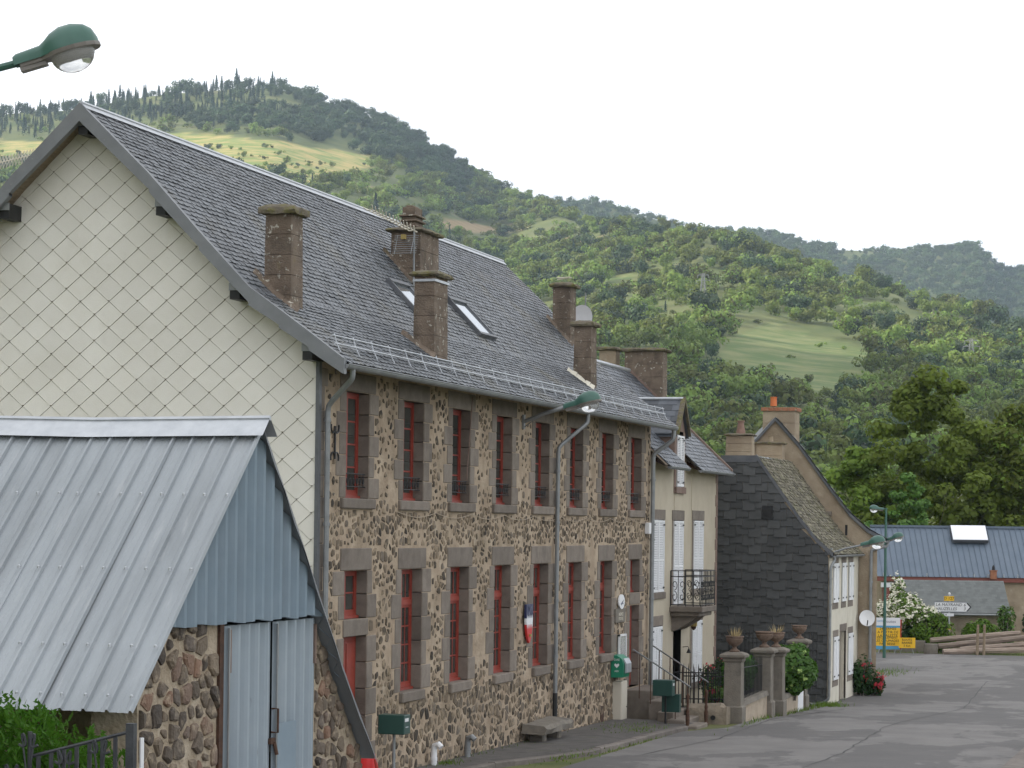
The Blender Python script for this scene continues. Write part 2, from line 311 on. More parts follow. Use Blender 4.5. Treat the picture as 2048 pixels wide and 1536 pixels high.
# road: straight along the houses, widening into the junction beyond the last house
def strip(name, rows, dz, m, nx=6, zc=.0):
    b = MB()
    for (y0, a0, c0), (y1, a1, c1) in zip(rows, rows[1:]):
        for k in range(nx):
            u, v = k/nx, (k+1)/nx
            b.quad((a0+(c0-a0)*u, y0, zg(y0)+dz), (a0+(c0-a0)*v, y0, zg(y0)+dz), (a1+(c1-a1)*v, y1, zg(y1)+dz), (a1+(c1-a1)*u, y1, zg(y1)+dz))
    return b
rows = []
for y in np.concatenate([np.arange(-30, 126, 2.0)]):
    l = -12.9 if y < 61 else -12.15
    if y > 84: l = -11.2-(y-84)*.35
    if y > 100: l = -17-(y-100)*1.2
    r = -4.45 if y < 84 else -4.45+(y-84)*.9
    if y > 119: break
    rows.append((float(y), l, r))
rb_ = strip('road', rows, .012, None)
road = struct(rb_.build('road', M['asphalt']))
M['tar'] = mat('tar_seam', (.045, .043, .042), (.07, .067, .064), 3, .8)
for P in ([(-11.2, 74.5), (-9.6, 73.8), (-7.6, 74.6), (-5.2, 73.2)], [(-12.2, 52), (-11.6, 58), (-11.7, 66), (-11.0, 75)], [(-8.6, 46), (-8.2, 55), (-8.5, 64), (-7.9, 78), (-8.8, 96)], [(-15, 104), (-10, 103.2), (-4, 104.5)]):
    b_ = MB(); Q = []
    for (xa, ya), (xb, yb) in zip(P, P[1:]):
        for u in np.linspace(0, 1, 14, endpoint=False): Q.append((xa+(xb-xa)*u+.10*mn.noise((u*9+xa, ya, 1)), ya+(yb-ya)*u+.10*mn.noise((u*9, xa, 5))))
    for (xa, ya), (xb, yb) in zip(Q, Q[1:]):
        dx, dy = xb-xa, yb-ya; l_ = math.hypot(dx, dy) or 1; w_ = random.uniform(.008, .024); nx, ny = -dy/l_*w_, dx/l_*w_; b_.quad((xa-nx, ya-ny, zg(ya)+.018), (xa+nx, ya+ny, zg(ya)+.018), (xb+nx, yb+ny, zg(yb)+.018), (xb-nx, yb-ny, zg(yb)+.018))
    b_.build('tar_seam', M['tar'], road)
kb = MB()
for y in np.arange(10, 84, 2.0): kb.quad((-4.45, y, zg(y)+.12), (-3.2, y, zg(y)+.12), (-3.2, y+2, zg(y+2)+.12), (-4.45, y+2, zg(y+2)+.12)); kb.quad((-4.45, y, zg(y)-.05), (-4.45, y, zg(y)+.12), (-4.45, y+2, zg(y+2)+.12), (-4.45, y+2, zg(y+2)-.05))
struct(kb.build('path', M['kerb']))
# pavement in front of the stone house, with its kerb stones
KB = [(36, -14.35), (44, -14.25), (48, -14.05), (50, -13.55), (51.5, -13.1), (54.5, -13.05), (57.5, -12.98), (60.6, -12.85)]
kx = lambda y: float(np.interp(y, [k[0] for k in KB], [k[1] for k in KB]))
pv = MB(); yy = np.arange(36, 62.6, .5)
for y0, y1 in zip(yy, yy[1:]):
    for k in range(3):
        a = lambda y, u: (-15.2+(kx(y)-.16+15.2)*u, y, zg(y)+.10+.02*(1-u)+.012*mn.noise((y*1.3, u*3, 1)))
        pv.quad(a(y0, k/3), a(y0, (k+1)/3), a(y1, (k+1)/3), a(y1, k/3))
pave = struct(pv.build('pavement', M['pave'], smooth=True))
y = 44.2
while y < 60.5:
    ln = random.uniform(.75, 1.15); y1 = min(y+ln, 61.0); b = MB(); x0, x1 = kx(y), kx(y1); z0 = zg(y); dz = random.uniform(-.008, .008)
    v = []
    for (yy_, xx_) in ((y+.008, x0), (y1-.008, x1)):
        for (dx, z) in ((-.16, -.1), (0, -.1), (0, .095), (-.025, .122), (-.16, .122)): v.append((xx_+dx, yy_, zg(yy_)+z+dz))
    b.add(v, [(0, 1, 2, 3, 4)[::-1], (5, 6, 7, 8, 9), (0, 5, 6, 1)[::-1], (1, 6, 7, 2)[::-1], (2, 7, 8, 3)[::-1], (3, 8, 9, 4)[::-1], (4, 9, 5, 0)[::-1]])
    b.build('kerb_stone', M['kerb'], pave); y = y1
# ------------------------------------------------------------------ hills
HA = [(-0.5048, 0.152, 2300, 0.62), (-0.3248, 0.1584, 2300, 0.62), (-0.2448, 0.1624, 2300, 0.62), (-0.2048, 0.1623, 2300, 0.62), (-0.1848, 0.1638, 2300, 0.62), (-0.1648, 0.1675, 2300, 0.62), (-0.1448, 0.1703, 2300, 0.62), (-0.1128, 0.1739, 2300, 0.62), (-0.0968, 0.1741, 2300, 0.62), (-0.0848, 0.1707, 2300, 0.62), (-0.0648, 0.165, 2300, 0.62), (-0.0488, 0.16, 2300, 0.62), (-0.0388, 0.1535, 2300, 0.62), (-0.0248, 0.1453, 2300, 0.62), (-0.0148, 0.1388, 2250, 0.64), (-0.0048, 0.1335, 2200, 0.67), (0.0052, 0.1303, 2050, 0.69), (0.0152, 0.1258, 1900, 0.71), (0.0252, 0.1219, 1800, 0.73), (0.0352, 0.1201, 1700, 0.76), (0.0552, 0.1183, 1600, 0.80), (0.0752, 0.1176, 1500, 0.80), (0.0952, 0.1118, 1461, 0.80), (0.1152, 0.1051, 1423, 0.80), (0.1352, 0.1, 1384, 0.80), (0.1512, 0.0955, 1353, 0.80), (0.1652, 0.0905, 1326, 0.80), (0.2048, 0.0800, 1250, 0.80), (0.2552, 0.0640, 1250, 0.80), (0.3952, 0.0237, 1250, 0.80)]
HB = [(-0.0648, 0.1238), (-0.0248, 0.1267), (0.0072, 0.1299), (0.0212, 0.1293), (0.0332, 0.1294), (0.0452, 0.1262), (0.0652, 0.121), (0.0792, 0.1184), (0.0952, 0.1178), (0.1092, 0.1168), (0.1172, 0.1137), (0.1312, 0.1123), (0.1512, 0.1112), (0.1652, 0.1127), (0.1832, 0.1144), (0.1902, 0.1091), (0.1952, 0.1043), (0.2048, 0.1053), (0.2552, 0.0959), (0.3352, 0.103), (0.4352, 0.1003)]
HAk = np.array(HA); HBk = np.array(HB)
def hill_near(b, d):
    """height of the near hillside on bearing tangent b at distance d (arrays)"""
    S, dc, ex = (np.interp(b, HAk[:, 0], HAk[:, j]) for j in (1, 2, 3)); t = (d-400)/(dc-400)
    e = np.where(t <= 1, -.0044+(S+.0044)*np.clip(t, 0, 1)**ex, S-(t-1)*.07)
    e = np.where(t < 0, -.0044+t*.55, e); return CZ+d*e
def hill_far(b, d):
    S = np.interp(b, HBk[:, 0], HBk[:, 1]); t = (d-1700)/(2900-1700)
    e = np.where(t <= 1, .015+(S-.015)*np.clip(t, 0, 1)**.75, S-(t-1)*.1); return CZ+d*e
FIELDS = {'gold': [[(-0.1400, 2050), (-0.1008, 1945), (-0.0580, 2010), (-0.0590, 1880), (-0.0848, 1700), (-0.1250, 1800)], [(-0.2148, 2131), (-0.1828, 2088), (-0.1768, 2003), (-0.1928, 1929), (-0.2148, 1940)]],
 'tan': [[(-0.0308, 1818), (-0.0048, 1953), (0.0042, 1855), (-0.0048, 1887), (-0.0308, 1737)], [(0.0172, 1738), (0.0412, 1612), (0.0432, 1548), (0.0232, 1651)], [(-0.0648, 1796), (-0.0468, 1871), (-0.0468, 1831), (-0.0648, 1755)], [(0.0012, 1687), (0.0092, 1646), (0.0092, 1611), (0.0012, 1650)]],
 'green': [[(0.0332, 1423), (0.0472, 1417), (0.0532, 1342), (0.0372, 1333)], [(0.0752, 920), (0.0892, 1093), (0.1032, 1154), (0.1232, 1121), (0.1472, 1062), (0.1392, 890), (0.1152, 857), (0.0952, 876)], [(0.0752, 1333), (0.0852, 1357), (0.0892, 1318), (0.0752, 1290)]],
 'scrub': [[(0.0252, 1352), (0.0452, 1434), (0.0912, 1321), (0.1072, 1171), (0.0852, 1058), (0.0552, 1122)], [(-0.2148, 2293), (-0.1528, 2168), (-0.1148, 2017), (-0.1188, 1948), (-0.2148, 2113)]]}
def inside(poly, b, d):
    """point-in-polygon on arrays"""
    r = np.zeros(np.shape(b), bool); n = len(poly)
    for i in range(n):
        (b0, d0), (b1, d1) = poly[i], poly[(i+1) % n]
        c_ = ((d0 > d) != (d1 > d)); x = b0+(d-d0)*(b1-b0)/((d1-d0) or 1e-9); r ^= c_ & (b < x)
    return r
def mask(kind, b, d):
    r = np.zeros(np.shape(b), bool)
    for p in FIELDS[kind]: r |= inside(p, b, d)
    return r
def terrain(name, bs, ds, hf, m):
    B, D = np.meshgrid(bs, ds); Z = hf(B, D); X, Y = polar(B, D)
    for i in range(B.shape[0]):
        for j in range(B.shape[1]): Z[i, j] += 2.0*mn.noise((X[i, j]/70, Y[i, j]/70, 0))
    nx, ny = len(bs), len(ds); i = np.arange(nx*ny).reshape(ny, nx)
    F = np.stack([i[:-1, :-1].ravel(), i[:-1, 1:].ravel(), i[1:, 1:].ravel(), i[1:, :-1].ravel()], 1)
    me = mesh_np(name, np.stack([X.ravel(), Y.ravel(), Z.ravel()], 1), F); me.polygons.foreach_set('use_smooth', [True]*len(F))
    wob = np.array([mn.noise((x/45, y/45, 5)) for x, y in zip(X.ravel(), Y.ravel())])
    b2, d2 = B.ravel()+wob*.003, D.ravel()+wob*22
    for k in ('gold', 'tan', 'green'):
        v = mask(k, b2, d2) if hf is hill_near else (mask(k, b2, d2) & False)
        if hf is hill_far and k == 'green': v = (np.abs(d2-2357-(B.ravel()-.19)*500) < 40) & (B.ravel() > .182)
        a = me.attributes.new(k, 'FLOAT', 'POINT'); a.data.foreach_set('value', v.astype(np.float32))
    return struct(put(name, me, m))
def hillmat():
    m = mat('hill_pasture', (.075, .105, .028), (.14, .155, .05), .03, .95, 0, stains=[((.13, .115, .06), .018, .56, .68, .5)]); t = m.node_tree; n = t.nodes.new; l = t.links.new
    b = t.nodes['Principled BSDF']; prev = b.inputs['Base Color'].links[0].from_socket
    nz = n('ShaderNodeTexNoise'); nz.inputs['Scale'].default_value = .06; nz.inputs['Detail'].default_value = 10; nz.inputs['Roughness'].default_value = .65
    geo = n('ShaderNodeNewGeometry'); mp = n('ShaderNodeMapping'); mp.inputs['Scale'].default_value = (.8, 1.6, 1.6); l(geo.outputs['Position'], mp.inputs['Vector']); l(mp.outputs['Vector'], nz.inputs['Vector'])
    for k, c1, c2 in (('gold', (.16, .22, .05), (.40, .32, .12)), ('tan', (.24, .175, .09), (.30, .225, .115)), ('green', (.085, .135, .03), (.185, .20, .075))):
        cr = n('ShaderNodeValToRGB'); cr.color_ramp.elements[0].position = .42; cr.color_ramp.elements[1].position = .6; cr.color_ramp.elements[0].color = (*c1, 1); cr.color_ramp.elements[1].color = (*c2, 1); l(nz.outputs['Fac'], cr.inputs['Fac'])
        at = n('ShaderNodeAttribute'); at.attribute_name = k; q = n('ShaderNodeMix'); q.data_type = 'RGBA'; l(at.outputs['Fac'], q.inputs['Factor']); l(prev, q.inputs['A']); l(cr.outputs['Color'], q.inputs['B']); prev = q.outputs['Result']
    l(prev, b.inputs['Base Color']); return m
HM = hillmat()
terrain('near_hillside', np.linspace(-.40, .39, 240), np.concatenate([np.arange(320, 1000, 20), np.arange(1000, 2450, 16), np.arange(2450, 3000, 90)]), hill_near, HM)
terrain('far_hillside', np.linspace(-.08, .43, 170), np.arange(1700, 3500, 26), hill_far, HM)

# valley side to the left of the street: the low sun stands behind it, so the street lies in its shade
vx = np.concatenate([np.linspace(-1300, -420, 12), np.linspace(-400, -40, 19)]); vy = np.linspace(-700, 1020, 48)
def side(x, y):
    f = float(np.interp(x, [-1300, -700, -450, -60], [260, 350, 290, -2])); g_ = float(np.interp(y, [-700, -500, 330, 880, 1020], [.2, 1, 1, 1, 0])); cut = float(np.clip((-.60*y-30-x)/60, 0, 1)) if y > 60 else 1.
    return -3+(f+3)*g_*cut+3*mn.noise((x/60, y/60, 4))*(1 if f > 5 else 0)
struct(grid_obj('left_hillside', vx, vy, side, HM))
# ------------------------------------------------------------------ woodland on the hills
def quads(C, size, nrm=None, jit=.8, asp=1.0):
    """leaf quads at centres C, roughly facing nrm"""
    n = len(C); a = rng.normal(size=(n, 3)); a /= np.linalg.norm(a, axis=1)[:, None]
    if nrm is not None: a = a*jit+nrm; a /= np.linalg.norm(a, axis=1)[:, None]
    r = rng.normal(size=(n, 3)); u = np.cross(a, r); u /= np.linalg.norm(u, axis=1)[:, None]; v = np.cross(a, u)
    s = (np.ones(n)*size*rng.uniform(.6, 1.3, n))[:, None]; u = u*s; v = v*s*asp
    V = np.stack([C-u*.5-v*.15, C+v*-.5+u*.1, C+u*.5+v*.1, C+v*.5-u*.05], 1).reshape(-1, 3); return V, np.arange(4*n).reshape(n, 4)
def cloud_mesh(name, C, size, nrm, m, jit=.8, asp=1.):
    V, F = quads(C, size, nrm, jit, asp); me = mesh_np(name, V, F); set_rv(me, rng.uniform(0, .35, len(F))); me.materials.append(m); return me
def sphere_pts(n): a = rng.normal(size=(n, 3)); return a/np.linalg.norm(a, axis=1)[:, None]
def crown_proto(name, m, n=520, seed=0, h=9., w_=4.2, leaf=.85):
    r = np.random.default_rng(seed); C = []; Nn = []
    lobes = [(np.array([r.normal()*w_*.42, r.normal()*w_*.42, h*r.uniform(.35, .82)]), w_*r.uniform(.38, .62)) for _ in range(9)]+[(np.array([0, 0, h*.55]), w_*.75)]
    per = n//len(lobes)
    for c, ra in lobes:
        s = sphere_pts(per); s[:, 2] *= .85; C.append(c+s*ra*r.uniform(.75, 1.05, per)[:, None]); Nn.append(s)
    C = np.concatenate(C); C[:, 2] = np.maximum(C[:, 2], .3); return cloud_mesh(name, C, leaf, np.concatenate(Nn), m, .28)
def conifer_proto(name, m, h=15., n=420):
    t = rng.uniform(0, 1, n)**.7; a = rng.uniform(0, 2*np.pi, n); r = (1-t)*4.0*rng.uniform(.5, 1, n)*(.75+.25*np.sin(t*46)); z = h*(.06+.94*t)
    C = np.stack([r*np.cos(a), r*np.sin(a), z-.25*r], 1); nr = np.stack([np.cos(a), np.sin(a), np.full(n, .7)], 1); return cloud_mesh(name, C, .95, nr, m, .5, 1.)
def ob0(me): return bpy.data.objects.new(me.name, me)
PR = [ob0(crown_proto('broadleaf_crown', M['hilltree'], 560, 1, 9, 4.4)), ob0(crown_proto('broadleaf_crown', M['hilltree'], 560, 2, 8, 4.8)), ob0(crown_proto('round_crown', M['hilltree'], 480, 3, 7.4, 4.0)),
      ob0(crown_proto('low_scrub', M['hilltree'], 200, 4, 3.2, 2.6, .7)), ob0(conifer_proto('conifer_crown', M['conifer'])), ob0(crown_proto('far_crown', M['hilltree_far'], 260, 5, 9.5, 5.0, 1.3)), ob0(crown_proto('dark_crown', M['hilltree_dark'], 520, 6, 9, 4.6))]
def forest(name, pts, kinds, scl, label=None):
    me = bpy.data.meshes.new(name); me.vertices.add(len(pts)); me.vertices.foreach_set('co', np.asarray(pts, np.float32).ravel())
    for k, v, t in (('kind_index', kinds, 'INT'), ('tree_scale', scl, 'FLOAT'), ('tree_turn', rng.uniform(0, 6.28, len(pts)), 'FLOAT')):
        a = me.attributes.new(k, t, 'POINT'); a.data.foreach_set('value', np.asarray(v, np.int32 if t == 'INT' else np.float32))
    ob = put(name, me, None, kind='stuff'); g = bpy.data.node_groups.new(name, 'GeometryNodeTree')
    g.interface.new_socket('Geometry', in_out='INPUT', socket_type='NodeSocketGeometry'); g.interface.new_socket('Geometry', in_out='OUTPUT', socket_type='NodeSocketGeometry')
    n = g.nodes.new; l = g.links.new; gi = n('NodeGroupInput'); go = n('NodeGroupOutput'); jn = n('GeometryNodeJoinGeometry')
    def attr(k, t): a = n('GeometryNodeInputNamedAttribute'); a.data_type = t; a.inputs['Name'].default_value = k; return a.outputs['Attribute']
    kd = attr('kind_index', 'INT'); ss = attr('tree_scale', 'FLOAT'); tt = attr('tree_turn', 'FLOAT'); cx = n('ShaderNodeCombineXYZ'); l(tt, cx.inputs['Z'])
    for i in sorted(set(int(k) for k in kinds)):
        oi = n('GeometryNodeObjectInfo'); oi.inputs['Object'].default_value = PR[i]; ip = n('GeometryNodeInstanceOnPoints'); eq = n('FunctionNodeCompare'); eq.data_type = 'INT'; eq.operation = 'EQUAL'
        l(kd, eq.inputs[2]); eq.inputs[3].default_value = i
        l(gi.outputs[0], ip.inputs['Points']); l(oi.outputs['Geometry'], ip.inputs['Instance']); l(eq.outputs[0], ip.inputs['Selection']); l(ss, ip.inputs['Scale']); l(cx.outputs[0], ip.inputs['Rotation']); l(ip.outputs[0], jn.inputs[0])
    l(jn.outputs[0], go.inputs[0]); md = ob.modifiers.new('scatter', 'NODES'); md.node_group = g
    return tag(ob, label, 'woodland')
# near hillside: jittered lattice, thinned by fields and scrub
def lattice(d0, d1, b0, b1, sp):
    out_ = []; d = d0
    while d < d1:
        nb = int((b1-b0)*d/sp); b = b0+(np.arange(nb)+rng.uniform(0, 1, nb))*sp/d; out_.append(np.stack([b, d+rng.uniform(-sp*.5, sp*.5, nb)], 1)); d += sp
    return np.concatenate(out_)
P_ = np.concatenate([lattice(430, 1500, -.23, .235, 8.6), lattice(1500, 2420, -.235, .10, 9.6)]); b, d = P_[:, 0], P_[:, 1]
X, Y = polar(b, d); dcs = np.interp(b, HAk[:, 0], HAk[:, 2])
nz = np.array([mn.noise((x/120, y/120, 3))*.6+mn.noise((x/38, y/38, 9))*.4 for x, y in zip(X, Y)])
fld = mask('gold', b, d) | mask('tan', b, d) | mask('green', b, d); scr = mask('scrub', b, d)
S_, dc_, ex_ = (np.interp(b, HAk[:, 0], HAk[:, j]) for j in (1, 2, 3)); el = (d-400)/(dc_-400)
keep = rng.uniform(0, 1, len(b)) < np.where(fld, .02+.28*(nz > .14), np.where(scr, .30+.5*(nz > .05), np.where(el < .30, .97, np.where(nz > -.06, .93, np.where(nz > -.2, .45, .10))))); keep &= d < dcs+40
X, Y, b, d, nz, scr, el, fld = (v[keep] for v in (X, Y, b, d, nz, scr, el, fld)); Z = hill_near(b, d)-.4
kd = rng.integers(0, 3, len(b)); rr = rng.uniform(0, 1, len(b))
kd = np.where(scr & (rr < .7), 3, kd); kd = np.where((~scr) & (rr < .10), 3, kd)
cf = (b < -.094) & (d > 2110) & (rng.uniform(0, 1, len(b)) < .8); cf |= (rng.uniform(0, 1, len(b)) < .012); dk = (b < -.02) & (el > .84+.5*np.maximum(0, b+.07)) & ~scr & ~fld; kd = np.where(dk, 6, kd); kd = np.where((rng.uniform(0, 1, len(b)) < .22) & (kd < 3), 6, kd); kd = np.where(cf, 4, kd)
scl = rng.uniform(.6, 1.45, len(b))*(1+.25*(rng.uniform(0, 1, len(b)) < .12))*np.where(kd == 4, np.where(rng.uniform(0, 1, len(b)) < .08, .85, .62), 1.)*np.where(fld, .45, 1.)*np.where(d < 900, .88, 1)
ok = ~((b > .17) & (d < 600))
forest('hillside_woodland', np.stack([X, Y, Z], 1)[ok], kd[ok], scl[ok], 'green broadleaf woodland, scrub and hedges covering the near hillside')
P_ = lattice(1800, 2960, -.03, .235, 10); b, d = P_[:, 0], P_[:, 1]; X, Y = polar(b, d)
nz = np.array([mn.noise((x/170, y/170, 13)) for x, y in zip(X, Y)]); fl = (np.abs(d-2357-(b-.19)*500) < 42) & (b > .182); fl |= (np.abs(b-.1345) < .0045) & (d > 2820)
k_ = (rng.uniform(0, 1, len(b)) < np.where(nz > -.25, .95, .5)) & ~fl; b, d, X, Y = b[k_], d[k_], X[k_], Y[k_]
forest('far_ridge_woodland', np.stack([X, Y, hill_far(b, d)-.4], 1), np.where(rng.uniform(0, 1, len(b)) < .35, 6, 5), rng.uniform(.6, 1.25, len(b)), 'hazy blue-green woodland covering the far ridge on the right')
# lone trees that stand apart
def crown_tree(name, me, b, d, s, label, far=False, cat='tree', group=None):
    x, y = polar(b, d); z = float((hill_far if far else hill_near)(np.array(b), np.array(d))); t = thing(name, label, cat, (x, y, z), group)
    tr = MB().tube([(x, y, z-1), (x, y, z+3.2*s)], [.28*s, .14*s], 6); tr.build('trunk', M['bark'], t)
    c = put('crown', me, None, t, ORI[t.name]); c.scale = (s, s, s); return t
crown_tree('round_tree', PR[2].data, -.0198, 1893, 1.25, 'lone round tree on the tan field strip right of the big roof chimney')
for i, (bb, s, lb) in enumerate([(.1312, .75, 'leftmost of the small trees standing apart on the far skyline'), (.1345, .6, 'middle one of the small trees standing apart on the far skyline'), (.1378, .6, 'rightmost of the small trees standing apart on the far skyline')]):
    crown_tree('skyline_tree', PR[5].data, bb, 2885, s*.75, lb, True, group='small trees apart on the far skyline')
crown_tree('conifer_tree', PR[4].data, -.1125, 2290, 1.3, 'tallest pointed conifer on the left hill skyline')
# pylons
def pylon(b, d, h, label):
    x, y = polar(b, d); z = float(hill_near(np.array(b), np.array(d)))-.5; t = thing('electricity_pylon', label, 'pylon', (x, y, z), 'lattice pylons on the hillside')
    m = MB(); q = lambda f: 1.9*(1-f)*.85+.45
    lv = [0, .2, .38, .54, .68, .8, .9, 1.]
    for f0, f1 in zip(lv, lv[1:]):
        c0 = [(x+sx*q(f0), y+sy*q(f0), z+h*f0) for sx, sy in ((-1, -1), (1, -1), (1, 1), (-1, 1))]; c1 = [(x+sx*q(f1), y+sy*q(f1), z+h*f1) for sx, sy in ((-1, -1), (1, -1), (1, 1), (-1, 1))]
        for i in range(4):
            j = (i+1) % 4; m.tube([c0[i], c1[i]], .11, 4); m.tube([c0[i], c1[j]], .07, 4); m.tube([c0[j], c1[i]], .07, 4); m.tube([c1[i], c1[j]], .07, 4)
    m.build('lattice_mast', M['zinc'], t)
    for f, w_ in ((.84, 3.2), (.97, 2.6)):
        a = MB(); a.tube([(x-w_, y, z+h*f), (x+w_, y, z+h*f)], .13, 4).tube([(x-w_, y, z+h*f), (x, y, z+h*(f+.05))], .08, 4).tube([(x+w_, y, z+h*f), (x, y, z+h*(f+.05))], .08, 4)
        for s in (-1, 1): a.tube([(x+s*w_, y, z+h*f), (x+s*w_, y, z+h*f-1.3)], .1, 5)
        a.build('crossarm', M['zinc'], t)
pylon(.0752, 1156, 19, 'grey lattice pylon on the scrubby slope in the middle of the hillside')
pylon(.1828, 985, 17.5, 'grey lattice pylon above the trees on the right')
# air
hz = MB().box(-4600, 4600, -1450, 6400, -3.2, 640).build('haze', None, kind='stuff')
vm = bpy.data.materials.new('thin_valley_haze'); vm.use_nodes = True; t = vm.node_tree; t.nodes.remove(t.nodes['Principled BSDF']); pvn = t.nodes.new('ShaderNodeVolumePrincipled')
pvn.inputs['Color'].default_value = (.64, .80, 1, 1); pvn.inputs['Density'].default_value = 1.0e-4; pvn.inputs['Anisotropy'].default_value = .0
t.links.new(pvn.outputs[0], t.nodes['Material Output'].inputs['Volume']); hz.data.materials.append(vm); tag(hz, 'thin bluish haze filling the valley air', 'haze')

# ------------------------------------------------------------------ the long stone house
XF = -15.15; Y0, Y1 = 40.5, 66.0; RX, RZ = -19.45, 12.15; XB = 2*RX-XF
PROF = [(-19.45, 12.15), (-18.11, 10.87), (-17.16, 9.85), (-16.23, 8.89), (-15.67, 8.5), (-15.12, 8.11), (-14.5, 7.66)]
def rz_of(x): 
    x = x if x >= RX else 2*RX-x
    return float(np.interp(x, [p[0] for p in PROF], [p[1] for p in PROF]))
SH = thing('stone_house', 'long two-storey dark rubble stone house with grey slate roof and red windows', 'house', (XF-4, 53, 0))
UC = [42.45, 45.65, 48.75, 51.87, 54.98, 58.07, 61.16, 64.32]; HW = .61
OPEN = []                               # (y0, y1, z0, z1)
for i, c in enumerate(UC):
    OPEN.append((c-HW, c+HW, 5.37, 7.28))
    if i == 0: OPEN += [(c-HW, c+HW, 3.2, 4.07), (c-HW, c+HW, .45, 2.89)]
    elif i == 7: OPEN += [(c-.54, c+.54, 3.2, 4.07), (c-.54, c+.54, .72, 2.87)]
    else: OPEN.append((c-HW-.02, c+HW+.02, 1.72, 4.06))
# mortared wall shell with real openings
b = MB(); ycut = sorted({Y0, Y1, *[o[0] for o in OPEN], *[o[1] for o in OPEN]}); zcut = sorted({-.6, 8.05, *[o[2] for o in OPEN], *[o[3] for o in OPEN]})
for ya, yb in zip(ycut, ycut[1:]):
    for za, zb in zip(zcut, zcut[1:]):
        cy, cz = (ya+yb)/2, (za+zb)/2
        if any(o[0] < cy < o[1] and o[2] < cz < o[3] for o in OPEN): continue
        b.quad((XF, ya, za), (XF, yb, za), (XF, yb, zb), (XF, ya, zb))
def gable_poly(y, inset=.12):
    xs_ = [XF]+[p[0] for p in PROF[::-1] if p[0] < XF]; pts = [(XF, y, -.6)]+[(x, y, rz_of(x)-inset) for x in xs_]
    return pts+[(2*RX-x, yy, zz) for x, yy, zz in pts[::-1][1:]]
g = gable_poly(Y0+.02); b.add(g, [tuple(range(len(g)))[::-1]]); g = gable_poly(Y1); b.add(g, [tuple(range(len(g)))])
b.quad((XB, Y0, -.6), (XB, Y1, -.6), (XB, Y1, 8.05), (XB, Y0, 8.05))
b.build('wall', M['mortar'], SH)
# dressed jamb stones, lintels, sills
def jamb_stone(y0, y1, z0, z1, dx=.012, dep=.34):
    return MB().cbox(XF-dep, XF+dx+random.uniform(0, .006), y0+.006, y1-.006, z0+.006, z1-.006, .012).build('dressed_stone', M['dressed'], SH)
DR = []                                 # areas taken by dressed stone
def surround(y0, y1, z0, z1, lin, sill, n):
    zs = np.linspace(z0, z1, n+1)
    for s in (0, 1):
        for k in range(n):
            w_ = .54 if (k+s) % 2 else .31; w_ += random.uniform(-.04, .06)
            a, c = (y0-w_, y0) if s == 0 else (y1, y1+w_)
            a, c = max(a, Y0+.12), min(c, Y1-.03)
            jamb_stone(a, c, zs[k], zs[k+1])
            DR.append((a, c, zs[k], zs[k+1]))
    if lin:
        e = lin[1]; jamb_stone(max(y0-e, Y0+.1), min(y1+e, Y1-.02), z1, z1+lin[0], .016); DR.append((y0-e, y1+e, z1, z1+lin[0]))
    if sill:
        h, e, pr = sill; MB().cbox(XF-.3, XF+pr, max(y0-e, Y0+.1), min(y1+e, Y1-.02), z0-h, z0-.002, .02).build('window_sill', M['dressed'], SH); DR.append((y0-e, y1+e, z0-h, z0))
for i, c in enumerate(UC):
    surround(c-HW, c+HW, 5.37, 7.28, (.34, .34), (.19, .27, .07), 5)
    if i in (0, 7):
        h = HW if i == 0 else .54; zl = .45 if i == 0 else .72
        surround(c-h, c+h, 3.2, 4.07, (.41, .22), None, 2); surround(c-h, c+h, zl, 2.88, None, None, 5)
        jamb_stone(c-h-.05, c+h+.05, 2.885, 3.2, .02, .30); DR.append((c-h-.1, c+h+.1, 2.88, 3.2))
    else: surround(c-HW-.02, c+HW+.02, 1.72, 4.06, (.41, .22), (.2, .05, .09), 5)
z = 0.3; k = 0
while z < 7.6:                          # corner stones on the near and far corners
    h = random.uniform(.3, .5); w_ = .55 if k % 2 else .28
    MB().cbox(XF-.3, XF+.014, Y0+.05, Y0+.05+w_*.6, z+.006, min(z+h, 7.6), .012).build('corner_stone', M['dressed'], SH); DR.append((Y0, Y0+.05+w_*.6, z, z+h))
    z += h; k += 1
